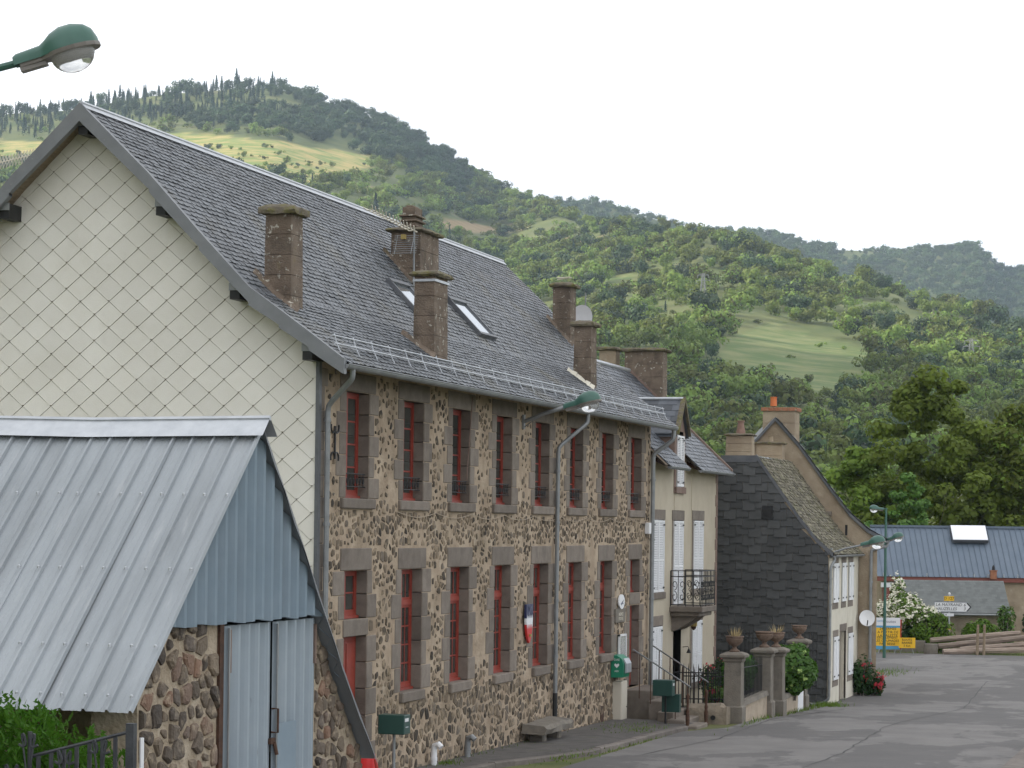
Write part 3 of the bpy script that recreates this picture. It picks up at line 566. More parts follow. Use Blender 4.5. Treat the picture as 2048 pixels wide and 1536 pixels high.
# rubble stones: irregular cells with recessed joints, standing proud of the mortar
def clip(poly, a, b_, c_):
    """keep the part of a polygon with a*x+b*z <= c"""
    out_ = []; n = len(poly)
    for i in range(n):
        p, q = poly[i], poly[(i+1) % n]; fp, fq = a*p[0]+b_*p[1]-c_, a*q[0]+b_*q[1]-c_
        if fp <= 0: out_.append(p)
        if fp*fq < 0: u = fp/(fp-fq); out_.append((p[0]+(q[0]-p[0])*u, p[1]+(q[1]-p[1])*u))
    return out_
def rubble_cells(y0, y1, z0, z1, py, pz, blocked, shape, keepf=None):
    """irregular masonry cells: (outline, centre, area); shape(y, z) -> (mean shrink, drop chance)"""
    S = {}; ny, nz_ = int((y1-y0)/py)+1, int((z1-z0)/pz)+1
    for i in range(ny):
        for j in range(nz_):
            if random.random() < .17: continue
            y = y0+(i+.5*(j % 2)+random.uniform(-.48, .48))*py; z = z0+(j+random.uniform(-.46, .46))*pz
            if any(a-.02 < y < c+.02 and d_-.02 < z < e+.02 for a, c, d_, e in blocked): continue
            S[(i, j)] = (y, z)
    out_ = []
    for (i, j), (y, z) in S.items():
        sh, dr = shape(y, z)
        if random.random() < dr: continue
        po = [(y-py*.85, z-pz*.85), (y+py*.85, z-pz*.85), (y+py*.85, z+pz*.85), (y-py*.85, z+pz*.85)]
        for di in (-2, -1, 0, 1, 2):
            for dj in (-2, -1, 0, 1, 2):
                q = S.get((i+di, j+dj))
                if q is None or (di == 0 and dj == 0) or len(po) < 3: continue
                nx, nz2 = q[0]-y, q[1]-z; po = clip(po, nx, nz2, nx*(q[0]+y)/2+nz2*(q[1]+z)/2)
        for a, c, d_, e in blocked:
            if a-py < y < c+py and d_-pz < z < e+pz and len(po) > 2:
                if y <= a: po = clip(po, 1, 0, a-.012)
                elif y >= c: po = clip(po, -1, 0, -(c+.012))
                elif z <= d_: po = clip(po, 0, 1, d_-.012)
                elif z >= e: po = clip(po, 0, -1, -(e+.012))
        po = clip(po, -1, 0, -y0) if len(po) > 2 else po; po = clip(po, 1, 0, y1) if len(po) > 2 else po
        if len(po) < 3: continue
        cy, cz = sum(p[0] for p in po)/len(po), sum(p[1] for p in po)/len(po)
        if keepf and not keepf(cy, cz): continue
        k = max(.3, min(.93, sh*random.uniform(.6, 1.3))); po = [(cy+(p[0]-cy)*k*random.uniform(.84, 1.04), cz+(p[1]-cz)*k*random.uniform(.84, 1.04)) for p in po]
        r_ = []                          # cut the corners once
        for q in range(len(po)):
            p, n_ = po[q], po[(q+1) % len(po)]; f_ = random.uniform(.04, .17); r_ += [(p[0]+(n_[0]-p[0])*f_, p[1]+(n_[1]-p[1])*f_), (p[0]+(n_[0]-p[0])*(1-f_), p[1]+(n_[1]-p[1])*(1-f_))]
        ar = abs(sum(r_[q][0]*r_[(q+1) % len(r_)][1]-r_[(q+1) % len(r_)][0]*r_[q][1] for q in range(len(r_))))/2
        if ar > .0012: out_.append((r_, (cy, cz), ar))
    return out_
def stone_geo(po, c, h, x):
    n = len(po); V = [(x-.01, p[0], p[1]) for p in po]; k1, k2 = .92, .66; tx, tz = random.uniform(-.25, .25)*h, random.uniform(-.25, .25)*h
    V += [(x+h*.6, c[0]+(p[0]-c[0])*k1, c[1]+(p[1]-c[1])*k1) for p in po]
    V += [(x+h*random.uniform(.85, 1.1)+tx*(p[0]-c[0])*4+tz*(p[1]-c[1])*4, c[0]+(p[0]-c[0])*k2, c[1]+(p[1]-c[1])*k2) for p in po]
    sg = sum(po[q][0]*po[(q+1) % n][1]-po[(q+1) % n][0]*po[q][1] for q in range(n)) > 0
    F = [(k, (k+1) % n, n+(k+1) % n, n+k) for k in range(n)]+[(n+k, n+(k+1) % n, 2*n+(k+1) % n, 2*n+k) for k in range(n)]+[tuple(range(2*n, 3*n))]
    return V, (F if sg else [f[::-1] for f in F])
def lay_cells(cells, x, parent, m, n_single, h, joined='small_stones', sm=True):
    bb = MB()
    for q, (po, c, ar) in enumerate(cells):
        V, F = stone_geo(po, c, h*random.uniform(.6, 1.4), x)
        if q < n_single: MB().add(V, F).build('stone', m, parent, smooth=sm)
        else: bb.add(V, F)
    if bb.v: bb.build(joined, m, parent, smooth=sm, kind='stuff')
BL = DR+[(o[0], o[1], o[2], o[3]) for o in OPEN]
def shape_main(y, z):
    p = mn.noise((y*.45, z*.6, 2)); q = mn.noise((y*1.2, z*1.2, 7))
    if z < 1.5: return (.90+.06*q, .05)
    if z < 4.6: return (.74+.18*q-.2*max(0, p), .10+.75*(p > .28))
    if z < 5.3: return (.76+.14*q, .06)
    return (.62+.16*q-.12*max(0, p), .16+.3*(p > .12))
cells = rubble_cells(Y0+.1, Y1-.05, -.15, 1.5, .26, .175, BL, shape_main)+rubble_cells(Y0+.1, Y1-.05, 1.5, 7.55, .205, .14, BL, shape_main)
cells.sort(key=lambda s: -s[2]/(s[1][0]**3))
lay_cells(cells, XF, SH, M['rubble'], 300, .017)
# windows: red frames, panes as pieces
PANE = MB().box(-.004, .004, -.5, .5, -.5, .5); pane_me = bpy.data.meshes.new('pane'); pane_me.from_pydata(PANE.v, [], PANE.f); pane_me.materials.append(M['glass'])
def pane(y0, y1, z0, z1, x, parent): piece('pane', pane_me, Matrix.Translation((x, (y0+y1)/2, (z0+z1)/2)) @ Matrix.Rotation(random.uniform(-.012, .012), 4, 'Z') @ Matrix.Diagonal((1, y1-y0+.004, z1-z0+.004, 1)), parent)
def casement(y0, y1, z0, z1, nrow, ncol, parent_thing, top=None, x=XF-.235, fw=.055, mw=.028, deep=True):
    """two-leaf window; ncol panes across each leaf, nrow up; optional transom light of one row"""
    f = MB(); X0, X1 = x-.03, x+.035
    f.box(X0, X1, y0, y1, z0, z0+.10, .2).box(X0, X1, y0, y1, z1-.05, z1, .2).box(X0, X1, y0, y0+.05, z0+.10, z1-.05, .2).box(X0, X1, y1-.05, y1, z0+.10, z1-.05, .2)
    f.box(X1, X1+.05, y0, y1, z0, z0+.05, .4)
    bands = [(z0+.10, (top-.04) if top else z1-.05, nrow)]
    if top: f.box(X0, X1+.02, y0+.05, y1-.05, top-.04, top+.05, .3); bands.append((top+.05, z1-.05, 1))
    P = []; cy = (y0+y1)/2
    for za, zb, nr in bands:
        for ya, yb in ((y0+.05, cy), (cy, y1-.05)):
            f.box(X0+.01, X1-.01, ya, ya+fw, za, zb, .3).box(X0+.01, X1-.01, yb-fw, yb, za, zb, .3).box(X0+.01, X1-.012, ya+fw, yb-fw, za, za+fw, .3).box(X0+.01, X1-.012, ya+fw, yb-fw, zb-fw, zb, .3)
            ys_ = np.linspace(ya+fw, yb-fw, ncol+1); zs_ = np.linspace(za+fw, zb-fw, nr+1)
            for k in range(1, ncol): f.box(X0+.015, X1-.02, ys_[k]-mw/2, ys_[k]+mw/2, za+fw, zb-fw, .35)
            for k in range(1, nr): f.box(X0+.018, X1-.022, ya+fw, yb-fw, zs_[k]-mw/2, zs_[k]+mw/2, .35)
            for i in range(ncol):
                for j in range(nr): P.append((ys_[i], ys_[i+1], zs_[j], zs_[j+1]))
    win = f.build('window', M['red'], parent_thing)
    for p in P: pane(*p, x, win)
    return win
guard_me = None
def guard(c, z, parent):
    global guard_me
    if guard_me is None:
        q = MB(); q.tube([(0, -.6, .23), (0, .6, .23)], .012, 5).tube([(0, -.6, 0), (0, .6, 0)], .010, 5)
        for k in range(-3, 4):
            y = k*.165; q.tube([(0, y, 0), (0, y, .23)], .008, 5)
            for s in (-1, 1):
                q.tube([(0, y+s*.01+s*.055*math.sin(a)*(.5+.5*a/5), .115+.085*math.cos(a)*(.4+.6*a/5)) for a in np.linspace(0, 5, 9)], .008, 4)
        guard_me = bpy.data.meshes.new('window_guard'); guard_me.from_pydata(q.v, [], q.f); guard_me.materials.append(M['black'])
    piece('window_guard', guard_me, Matrix.Translation((XF-.06, c, z)), parent)
for i, c in enumerate(UC):
    casement(c-HW, c+HW, 5.37, 7.28, 4, 1, SH); guard(c, 5.58, SH)
    if i in (0, 7):
        h = HW if i == 0 else .54; casement(c-h, c+h, 3.2, 4.07, 2, 1, SH)
        zl = .45 if i == 0 else .72; d_ = MB(); d_.box(XF-.27, XF-.2, c-h, c+h, zl, 2.89)
        for s in (-1, 1):
            y_ = c+s*h/2; d_.box(XF-.2, XF-.185, y_-h*.36, y_+h*.36, zl+.15, zl+.95).box(XF-.2, XF-.185, y_-h*.36, y_+h*.36, zl+1.1, 2.75)
        dd = d_.build('door', M['red'], SH); MB().tube([(XF-.18, c-.06, zl+1.05), (XF-.12, c-.06, zl+1.05), (XF-.12, c-.16, zl+1.05)], .012, 6).build('handle', M['iron'], dd)
    else: casement(c-HW-.02, c+HW+.02, 1.72, 4.06, 4, 2, SH, top=3.4)
# gable clad in diamond tiles
DX, DZ = .552, .463
tiles = []
for row_ in range(-3, 46):
    for k in range(-2, 22):
        cx_ = XF-.12-k*DX-(DX/2 if row_ % 2 else 0); cz = 3.0+row_*DZ/2
        t_ = .024; po = [(cx_-t_, cz-DZ/2+t_*.6), (cx_+t_, cz-DZ/2+t_*.6), (cx_+DX/2, cz), (cx_, cz+DZ/2), (cx_-DX/2, cz)]
        po = clip(po, 1, 0, XF-.02); 
        if len(po) > 2: po = clip(po, -1, 0, -(XB+.02))
        for (xa, za), (xb, zb) in zip(PROF, PROF[1:]):
            for sgn in (1, -1):
                x1, x2 = (xa, xb) if sgn == 1 else (2*RX-xa, 2*RX-xb)
                if len(po) > 2 and (min(x1, x2)-.3 <= cx_ <= max(x1, x2)+.3 or (xa == RX and abs(cx_-RX) < .4)):
                    nx, nz_ = -(zb-za), (x2-x1); nx, nz_ = (nx, nz_) if nz_ > 0 else (-nx, -nz_); ll = math.hypot(nx, nz_); po = clip(po, nx/ll, nz_/ll, (nx*x1+nz_*(za-.07))/ll)
        if len(po) > 2:
            ar = abs(sum(po[i][0]*po[(i+1) % len(po)][1]-po[(i+1) % len(po)][0]*po[i][1] for i in range(len(po))))/2
            po = [(cx0+(p[0]-cx0)*.975, cz0+(p[1]-cz0)*.975) for cx0, cz0 in [(sum(p_[0] for p_ in po)/len(po), sum(p_[1] for p_ in po)/len(po))] for p in po]
            if ar > .004: tiles.append((cx_, cz, po, ar))
def tile_geo(cx_, cz, po):
    n = len(po); wob = random.uniform(-.004, .004); yf = lambda z: Y0-.012-.022*max(0, min(1, (cz+DZ/2-z)/DZ))-(.002 if wob > 0 else 0)
    F_ = [(x, yf(z), z) for x, z in po]; Bk = [(x, Y0+.004, z) for x, z in po]
    return F_+Bk, [tuple(range(n)), tuple(range(n, 2*n))[::-1]]+[(i, n+i, n+(i+1) % n, (i+1) % n) for i in range(n)]
full_me = None; nsing = 0; rest = MB()
vis = lambda t_: (t_[0] > -21.3) and not (t_[1] < 6.0 and t_[0] < -16.6)
for t_ in sorted(tiles, key=lambda q: (not vis(q), -q[3])):
    V, F = tile_geo(*t_[:3])
    if vis(t_) and nsing < 300:
        nsing += 1
        if len(t_[2]) == 5 and t_[3] > .106:
            if full_me is None:
                full_me = bpy.data.meshes.new('diamond_tile'); full_me.from_pydata([(x-t_[0], y, z-t_[1]) for x, y, z in V], [], F); full_me.materials.append(M['tile'])
            piece('diamond_tile', full_me, Matrix.Translation((t_[0], random.uniform(-.003, .002), t_[1])) @ Matrix.Rotation(random.uniform(-.008, .008), 4, 'Y'), SH)
        else: MB().add(V, F).build('diamond_tile', M['tile'], SH)
    else: rest.add(V, F)
rest.build('other_diamond_tiles', M['tile'], SH, kind='stuff')
MB().box(XF-.055, XF+.012, Y0-.06, Y0+.06, 1.0, 7.95).build('corner_trim', M['zinc_dark'], SH)
# roof
def profpts(n=58):
    """slope length parametrisation of the roof profile, eave to ridge"""
    P = [Vector((p[0], p[1])) for p in PROF[::-1]]; ls = [0]
    for a, c in zip(P, P[1:]): ls.append(ls[-1]+(c-a).length)
    return P, ls
PP, LS = profpts()
def at_s(s):
    s = max(0, min(LS[-1], s))
    for i in range(len(PP)-1):
        if s <= LS[i+1]+1e-9:
            u = (s-LS[i])/(LS[i+1]-LS[i]); p = PP[i].lerp(PP[i+1], u); t_ = (PP[i+1]-PP[i]).normalized(); return p, t_
YA, YB = 39.88, 66.25
b = MB()
for sgn in (1, -1):
    pr = [(p[0] if sgn == 1 else 2*RX-p[0], p[1]) for p in PROF]
    for (xa, za), (xb, zb) in zip(pr, pr[1:]):
        for dz in (0, -.07): b.quad((xa, YA, za+dz), (xb, YA, zb+dz), (xb, YB, zb+dz), (xa, YB, za+dz))
b.build('roof_deck', M['wood'], SH)
def slate_field(at, smax, ya, yb, expo, wid, lift, mirror=False):
    """list of slates: corner points of overlapping pieces following a curved slope"""
    S = []; s = -.06; r_ = 0
    while s < smax-.02:
        y = ya-(wid/2 if r_ % 2 else 0)+random.uniform(-.02, .02)
        while y < yb:
            w_ = wid*random.uniform(.85, 1.12); S.append((s+random.uniform(-.012, .012), max(y, ya), min(y+w_-.006, yb))); y += w_
        s += expo; r_ += 1
    return S
def slate_geo(s, y0, y1, expo, at, th=.014):
    if y1-y0 < .03: return None
    lo, hi = s, s+expo*1.75; p0, t0 = at(max(0, lo)); p0 = p0+t0*min(0, lo); p1, t1 = at(hi); n0 = Vector((-t0.y, t0.x)); n0 = n0 if n0.y > 0 else -n0
    h0 = .036+random.uniform(-.005, .007); h1 = .006; c = min(.035, (y1-y0)*.25); pm = p0.lerp(p1, .22)
    V = [(pm+n0*h0, y0), (p0+n0*h0, y0+c), (p0+n0*h0, y1-c), (pm+n0*h0, y1), (p1+n0*h1, y1), (p1+n0*h1, y0)]
    V = [(p.x, y, p.y) for p, y in V]; Bt = [(p.x, y, p.y) for p, y in [(pm+n0*(h0-th), y0), (p0+n0*(h0-th), y0+c), (p0+n0*(h0-th), y1-c), (pm+n0*(h0-th), y1)]]
    return V+Bt, [(0, 1, 2, 3, 4, 5), (0, 6, 7, 1), (1, 7, 8, 2), (2, 8, 9, 3)]
EX, WD = .13, .225
SL = slate_field(at_s, LS[-1], YA+.10, YB, EX, WD, 0)
SL.sort(key=lambda q: q[1]+max(0, q[0])*.9)
bb = MB(); ns = 0
for (s, a, c) in SL:
    gq = slate_geo(s, a, c, EX, at_s)
    if gq is None: continue
    V, F = gq
    if ns < 300 and s > .1: MB().add(V, F[:]).build('slate', M['slate'], SH); ns += 1
    else: bb.add(V, F)
def mir(m_):
    for i, (x, y, z) in enumerate(m_.v): m_.v[i] = (2*RX-x, y, z)
    m_.f = [f[::-1] for f in m_.f]; return m_
bk = MB()
for (s, a, c) in slate_field(at_s, LS[-1], YA+.1, YB, .4, .8, 0):
    gq = slate_geo(s, a, c, .4, at_s)
    if gq: bk.add(*gq)
bb.build('roof_slates', M['slate'], SH, kind='stuff'); mir(bk).build('rear_roof_slates', M['slate'], SH, kind='stuff')
# ridge flashing in lengths
y = YA
while y < YB:
    y1 = min(y+2.0, YB); m_ = MB()
    for s in (1, -1): m_.add([(RX, y, RZ+.075), (RX+s*.11, y, RZ-.035), (RX+s*.11, y1+.02, RZ-.035), (RX, y1+.02, RZ+.075)], [(0, 1, 2, 3) if s == 1 else (3, 2, 1, 0)])
    m_.tube([(RX, y, RZ+.07), (RX, y1, RZ+.07)], .035, 6); m_.build('ridge_flashing', M['zinc_new'], SH); y = y1
# barge boards
for sgn in (1, -1):
    pr = [(p[0] if sgn == 1 else 2*RX-p[0], p[1]) for p in PROF]
    m_ = MB()
    for (xa, za), (xb, zb) in zip(pr, pr[1:]):
        m_.add([(xa, YA-.03, za+.06), (xb, YA-.03, zb+.06), (xb, YA-.03, zb-.21), (xa, YA-.03, za-.26), (xa, YA+.10, za+.06), (xb, YA+.10, zb+.06), (xb, YA+.10, zb-.21), (xa, YA+.10, za-.26)],
               [(0, 1, 2, 3) if sgn == -1 else (3, 2, 1, 0), (0, 4, 5, 1) if sgn == 1 else (1, 5, 4, 0), (3, 2, 6, 7), (4, 7, 6, 5)])
    xb, zb = pr[-1]; m_.box(min(xb, xb+sgn*.02), max(xb, xb+sgn*.02), YA-.03, YA+.1, zb-.21, zb+.06)
    m_.build('barge_board', M['barge'], SH)
# purlin ends under the verge
for x in (RX, -17.95, 2*RX+17.95, -16.55, 2*RX+16.55, -15.2, 2*RX+15.2):
    z_ = rz_of(x)-.30; pe = MB().box(x-.09, x+.09, YA+.12, Y0+.05, z_-.17, z_+.10).build('purlin_end', M['black'], SH); MB().box(x-.10, x+.10, YA+.095, YA+.118, z_-.02, z_+.11).build('zinc_cap', M['zinc'], pe)
# gutter, downpipes, snow guard
def gutter(x, ya, yb, z, r, parent, m=M['zinc'], name='gutter'):
    q = MB(); n = 8; A = [math.pi+math.pi*k/n for k in range(n+1)]
    for y0_, y1_ in ((ya, yb),):
        for rr_, fl in ((r, 0), (r-.012, 1)):
            for k in range(n):
                p = [(x+rr_*math.cos(A[k]), y0_, z+rr_*math.sin(A[k])), (x+rr_*math.cos(A[k+1]), y0_, z+rr_*math.sin(A[k+1])), (x+rr_*math.cos(A[k+1]), y1_, z+rr_*math.sin(A[k+1])), (x+rr_*math.cos(A[k]), y1_, z+rr_*math.sin(A[k]))]
                q.quad(*(p[::-1] if fl else p))
    q.tube([(x+r, ya, z), (x+r, yb, z)], .012, 6)
    for y_ in (ya, yb): q.add([(x+r*math.cos(a), y_, z+r*math.sin(a)) for a in A], [tuple(range(n+1))])
    return q.build(name, m, parent, smooth=True)
gutter(-14.5, YA+.05, YB-.1, 7.62, .085, SH)
def pipe(pts, r, parent, m=M['zinc'], clips=(), name='downpipe', n=8):
    P = [Vector(p) for p in pts]; out_ = [P[0]]
    for a, c, e in zip(P, P[1:], P[2:]):
        l1, l2 = (c-a).length, (e-c).length; q = min(.12, l1*.4, l2*.4); p0 = c+(a-c).normalized()*q; p1 = c+(e-c).normalized()*q
        out_ += [p0, p0.lerp(c, .6).lerp(p1.lerp(c, .6), .5), p1]
    out_.append(P[-1]); q = MB().tube(out_, r, n)
    ob = q.build(name, m, parent, smooth=True)
    for z_ in clips:
        for a, c in zip(P, P[1:]):
            if min(a.z, c.z) <= z_ <= max(a.z, c.z) and abs(a.z-c.z) > .3:
                p = a.lerp(c, (z_-a.z)/(c.z-a.z)); MB().tube([(p.x, p.y, z_-.03), (p.x, p.y, z_+.03)], r*1.28, n).build('pipe_clip', m, ob); break
    return ob
pipe([(-14.5, 40.35, 7.55), (-14.5, 40.35, 7.40), (XF+.09, 40.66, 6.95), (XF+.09, 40.66, .1)], .05, SH, clips=(6.7, 4.9, 3.3))
pipe([(-14.5, 56.6, 7.55), (-14.5, 56.6, 7.35), (XF+.09, 56.05, 6.75), (XF+.09, 56.05, 1.0)], .05, SH, clips=(6.2, 5.0, 3.2, 1.9))
pipe([(XF+.09, 56.05, 1.05), (XF+.09, 56.05, .05)], .06, SH, M['black'])
pipe([(-14.5, 65.95, 7.55), (-14.5, 65.95, 7.3), (XF+.12, 65.82, 6.9), (XF+.12, 65.82, .2)], .06, SH, clips=(6.2, 4.6, 3.0, 1.9))
sg = MB(); 
for k, (sx, dz) in enumerate(((-14.78, .13), (-14.82, .24))): sg.tube([(sx, 40.2, rz_of(sx)+dz), (sx, 53, rz_of(sx)+dz-.012), (sx, 66.1, rz_of(sx)+dz)], .015, 6)
for y_ in np.arange(40.3, 66.2, .95): sg.tube([(-14.7, y_, rz_of(-14.7)+.03), (-14.78, y_, rz_of(-14.78)+.13), (-14.83, y_, rz_of(-14.83)+.27)], .012, 5).tube([(-14.83, y_, rz_of(-14.83)+.25), (-15.0, y_, rz_of(-15)+.03)], .01, 5)
sg.build('snow_guard', M['zinc_new'], SH)
# roof windows
def skylight(y0, y1, sa, sb):
    pa, ta = at_s(sa); pb, tb = at_s(sb); t_ = (pb-pa).normalized(); n0 = Vector((-t_.y, t_.x)); n0 = n0 if n0.y > 0 else -n0
    def P(s, y, h): p = pa+t_*s+n0*h; return (p.x, y, p.y)
    ll = (pb-pa).length; f = MB()
    def bar(s0, s1, ya, yb, h0, h1):
        v = [P(s, y, h) for s in (s0, s1) for y in (ya, yb) for h in (h0, h1)]; f.add(v, [(0, 1, 3, 2), (4, 6, 7, 5), (0, 4, 5, 1), (2, 3, 7, 6), (0, 2, 6, 4), (1, 5, 7, 3)])
    w_ = .075; bar(0, w_, y0, y1, 0, .12); bar(ll-w_*1.4, ll, y0, y1, 0, .135); bar(w_, ll-w_*1.4, y0, y0+w_, 0, .12); bar(w_, ll-w_*1.4, y1-w_, y1, 0, .12)
    fr = f.build('skylight', M['zinc_dark'], SH); g_ = MB(); g_.add([P(s, y, .085) for s, y in ((w_, y0+w_), (w_, y1-w_), (ll-w_, y1-w_), (ll-w_, y0+w_))], [(0, 1, 2, 3)]); g_.build('pane', M['skyglass'], fr)
skylight(50.2, 51.5, 2.55, 3.75); skylight(54.35, 55.65, 2.55, 3.75)
# chimneys
def chimney(x0, x1, y0, y1, zt, parent, base, m=M['lavachim'], cap=M['mosscap'], ch=.15, ov=.09, courses=True, band=None, capname='chimney_cap', mound=True):
    """tapering shaft of mortared stone with a rough overhanging cap"""
    q = MB(); zb = base; n = max(3, int((zt-zb)/.38)); zs_ = np.linspace(zb, zt-ch, n+1)
    for k in range(n):
        t0, t1 = k/n, (k+1)/n; e0 = .012*random.uniform(-1, 1); i0 = .02*t0; i1 = .02*t1
        v = [(x0+i0+e0*.4, y0+i0, zs_[k]), (x1-i0, y0+i0+e0*.3, zs_[k]), (x1-i0, y1-i0, zs_[k]), (x0+i0, y1-i0, zs_[k]), (x0+i1, y0+i1, zs_[k+1]-.008), (x1-i1, y0+i1, zs_[k+1]-.008), (x1-i1, y1-i1, zs_[k+1]-.008), (x0+i1, y1-i1, zs_[k+1]-.008)]
        q.add(v, [(0, 1, 5, 4), (1, 2, 6, 5), (2, 3, 7, 6), (3, 0, 4, 7), (4, 5, 6, 7), (3, 2, 1, 0)])
    sh = q.build('chimney', m, parent)
    c = MB(); X0, X1, Y0_, Y1_ = x0-ov, x1+ov, y0-ov, y1+ov; nx = 7
    zc = zt-ch
    V = []; F = []
    ring = []
    for (ix, iy) in [(i/nx, 0) for i in range(nx)]+[(1, i/nx) for i in range(nx)]+[(1-i/nx, 1) for i in range(nx)]+[(0, 1-i/nx) for i in range(nx)]: ring.append((ix, iy))
    R_ = [(0.0, -.03), (1.0, -.005), (1.06, ch*.35), (1.0, ch*.7), (.8, ch*.98), (.45, ch*(1.22 if mound else 1.0)), (0.0, ch*(1.25 if mound else 1.0))]; nr = len(ring)
    for (k, z_) in R_:
        for (ix, iy) in ring:
            jx = random.uniform(-.02, .02) if k > .4 else 0; xx = (X0+X1)/2+(X1-X0)*(ix-.5)*k+jx; yy_ = (Y0_+Y1_)/2+(Y1_-Y0_)*(iy-.5)*k+jx; V.append((xx, yy_, zc+z_+random.uniform(-.012, .012)))
    for a in range(len(R_)-1):
        for i in range(nr): F.append((a*nr+i, a*nr+(i+1) % nr, (a+1)*nr+(i+1) % nr, (a+1)*nr+i))
    c.add(V, F); c.build(capname, cap, sh, smooth=True)
    if band: MB().box(x0-.012, x1+.012, y0-.012, y1+.012, band, band+.05).build('zinc_band', M['zinc_new'], sh)
    return sh
chimney(-16.44, -15.92, 41.05, 41.65, 10.50, SH, 8.2, ov=.07)
chimney(-15.69, -15.24, 47.15, 48.05, 9.96, SH, 7.9, band=9.74, ch=.11, ov=.06)
c3 = chimney(-18.06, -17.34, 52.6, 53.95, 11.52, SH, 9.4, ch=.11, ov=.06)
q = MB()
for k, (h0, h1, i) in enumerate(((0, .05, .0), (.05, .13, .06), (.13, .17, .0), (.17, .24, .06), (.24, .28, .0), (.28, .46, .07), (.46, .5, .13))):
    q.cbox(-17.93+i, -17.5-i, 52.75+i, 53.45-i, 11.53+h0, 11.53+h1, .015)
q.build('stone_cover', M['lavachim'], c3)
chimney(-17.62, -17.10, 64.75, 65.35, 11.46, SH, 9.2, ch=.11, ov=.07)
chimney(-15.98, -15.51, 60.8, 61.4, 10.08, SH, 8.0, ch=.12, ov=.07)
# mossy mortar fillets where the shafts leave the slates
for (x0, x1, y0) in ((-16.6, -15.75, 41.02), (-15.9, -15.2, 47.1), (-18.2, -17.2, 52.56), (-17.75, -17.0, 64.7), (-16.1, -15.4, 60.76)):
    q = MB(); xs_ = np.linspace(x0, x1, 7)
    for a, c in zip(xs_, xs_[1:]): q.add([(a, y0-.10, rz_of(a)+.04), (c, y0-.10, rz_of(c)+.04), (c, y0+.05, rz_of(c)+.13+random.uniform(-.03, .03)), (a, y0+.05, rz_of(a)+.13)], [(0, 1, 2, 3)])
    q.build('mortar_fillet', M['lavachim'] if x0 != -16.1 else M['whitewash'], SH)

# ------------------------------------------------------------------ rendered house with white shutters
RH = thing('rendered_house', 'beige rendered house with white louvred shutters, dormer and iron balcony', 'house', (XF-3, 70.6, 0))
HY0, HY1, HRX, HRZ = 66.02, 75.2, -18.0, 9.72; HXB = 2*HRX-XF; EAVX, EAVZ = -14.72, 6.62
hz_of = lambda x: HRZ+(EAVZ-HRZ)*((x if x >= HRX else 2*HRX-x)-HRX)/(EAVX-HRX)
b = MB()
DOOR = (69.15, 70.2, .55, 2.2)
for ya, yb, za, zb in ((HY0, 69.15, -.7, 6.95), (70.2, HY1, -.7, 6.95), (69.15, 70.2, 2.2, 6.95), (69.15, 70.2, -.7, .55)): b.quad((XF, ya, za), (XF, yb, za), (XF, yb, zb), (XF, ya, zb))
gp = [(XF, -.7), (XF, hz_of(XF)-.1), (HRX, HRZ-.1), (HXB, hz_of(HXB)-.1), (HXB, -.7)]
b.add([(x, HY1, z) for x, z in gp], [tuple(range(5))]); b.add([(x, HY0, z) for x, z in gp], [tuple(range(5))[::-1]]); b.quad((HXB, HY0, -.7), (HXB, HY1, -.7), (HXB, HY1, 6.9), (HXB, HY0, 6.9))
b.quad((XF-.35, 69.15, .55), (XF-.35, 70.2, .55), (XF-.35, 70.2, 2.2), (XF-.35, 69.15, 2.2))
b.build('wall', M['render'], RH)
dq = MB().box(XF-.33, XF-.27, 69.2, 70.15, .56, 2.18).box(XF-.27, XF-.255, 69.28, 69.62, .7, 1.3).box(XF-.27, XF-.255, 69.73, 70.07, .7, 1.3).box(XF-.27, XF-.255, 69.28, 69.62, 1.4, 2.05).box(XF-.27, XF-.255, 69.73, 70.07, 1.4, 2.05)
dq.build('door', M['quoin'], RH)
def surround2(y0, y1, z0, z1, parent=RH, head=.28, foot=.18):
    for s in ((y0-.13, y0), (y1, y1+.13)): MB().cbox(XF-.05, XF+.02, s[0], s[1], z0, z1, .008).build('stone_jamb', M['dressed'], parent)
    MB().cbox(XF-.05, XF+.024, y0-.16, y1+.16, z1, z1+head, .008).build('stone_lintel', M['dressed'], parent)
    if foot: MB().cbox(XF-.05, XF+.06, y0-.16, y1+.16, z0-foot, z0, .01).build('stone_sill', M['dressed'], parent)
    MB().box(XF-.02, XF+.004, y0, y1, z0, z1).build('window_recess', M['glass'], parent)
def shutter(y0, y1, z0, z1, parent, x, solid=False, hinge=0):
    q = MB(); f = .055; q.box(x, x+.035, y0, y0+f, z0, z1, .3).box(x, x+.035, y1-f, y1, z0, z1, .3).box(x+.002, x+.033, y0+f, y1-f, z0, z0+f, .3).box(x+.002, x+.033, y0+f, y1-f, z1-f, z1, .3)
    mid = (z0*.55+z1*.45)
    if solid: q.box(x+.006, x+.022, y0+f, y1-f, z0+f, z1-f, .3)
    else:
        q.box(x+.002, x+.033, y0+f, y1-f, mid-f/2, mid+f/2, .3); z_ = z0+f
        while z_ < z1-f-.02:
            q.add([(x+.002, y0+f, z_+.032), (x+.002, y1-f, z_+.032), (x+.03, y1-f, z_+.002), (x+.03, y0+f, z_+.002), (x+.002, y0+f, z_+.022), (x+.002, y1-f, z_+.022), (x+.03, y1-f, z_-.008), (x+.03, y0+f, z_-.008)], [(3, 2, 1, 0), (4, 5, 6, 7), (3, 7, 6, 2)], .3); z_ += .047
    s = q.build('shutter', M['white'], parent)
    for z_ in (z0+.12, z1-.12):
        h = MB(); ys_ = (y0-.02, y0+.16) if hinge == 0 else (y1-.16, y1+.02); h.box(x+.036, x+.046, ys_[0], ys_[1], z_-.022, z_+.022); h.build('strap_hinge', M['black'], s)
    return s
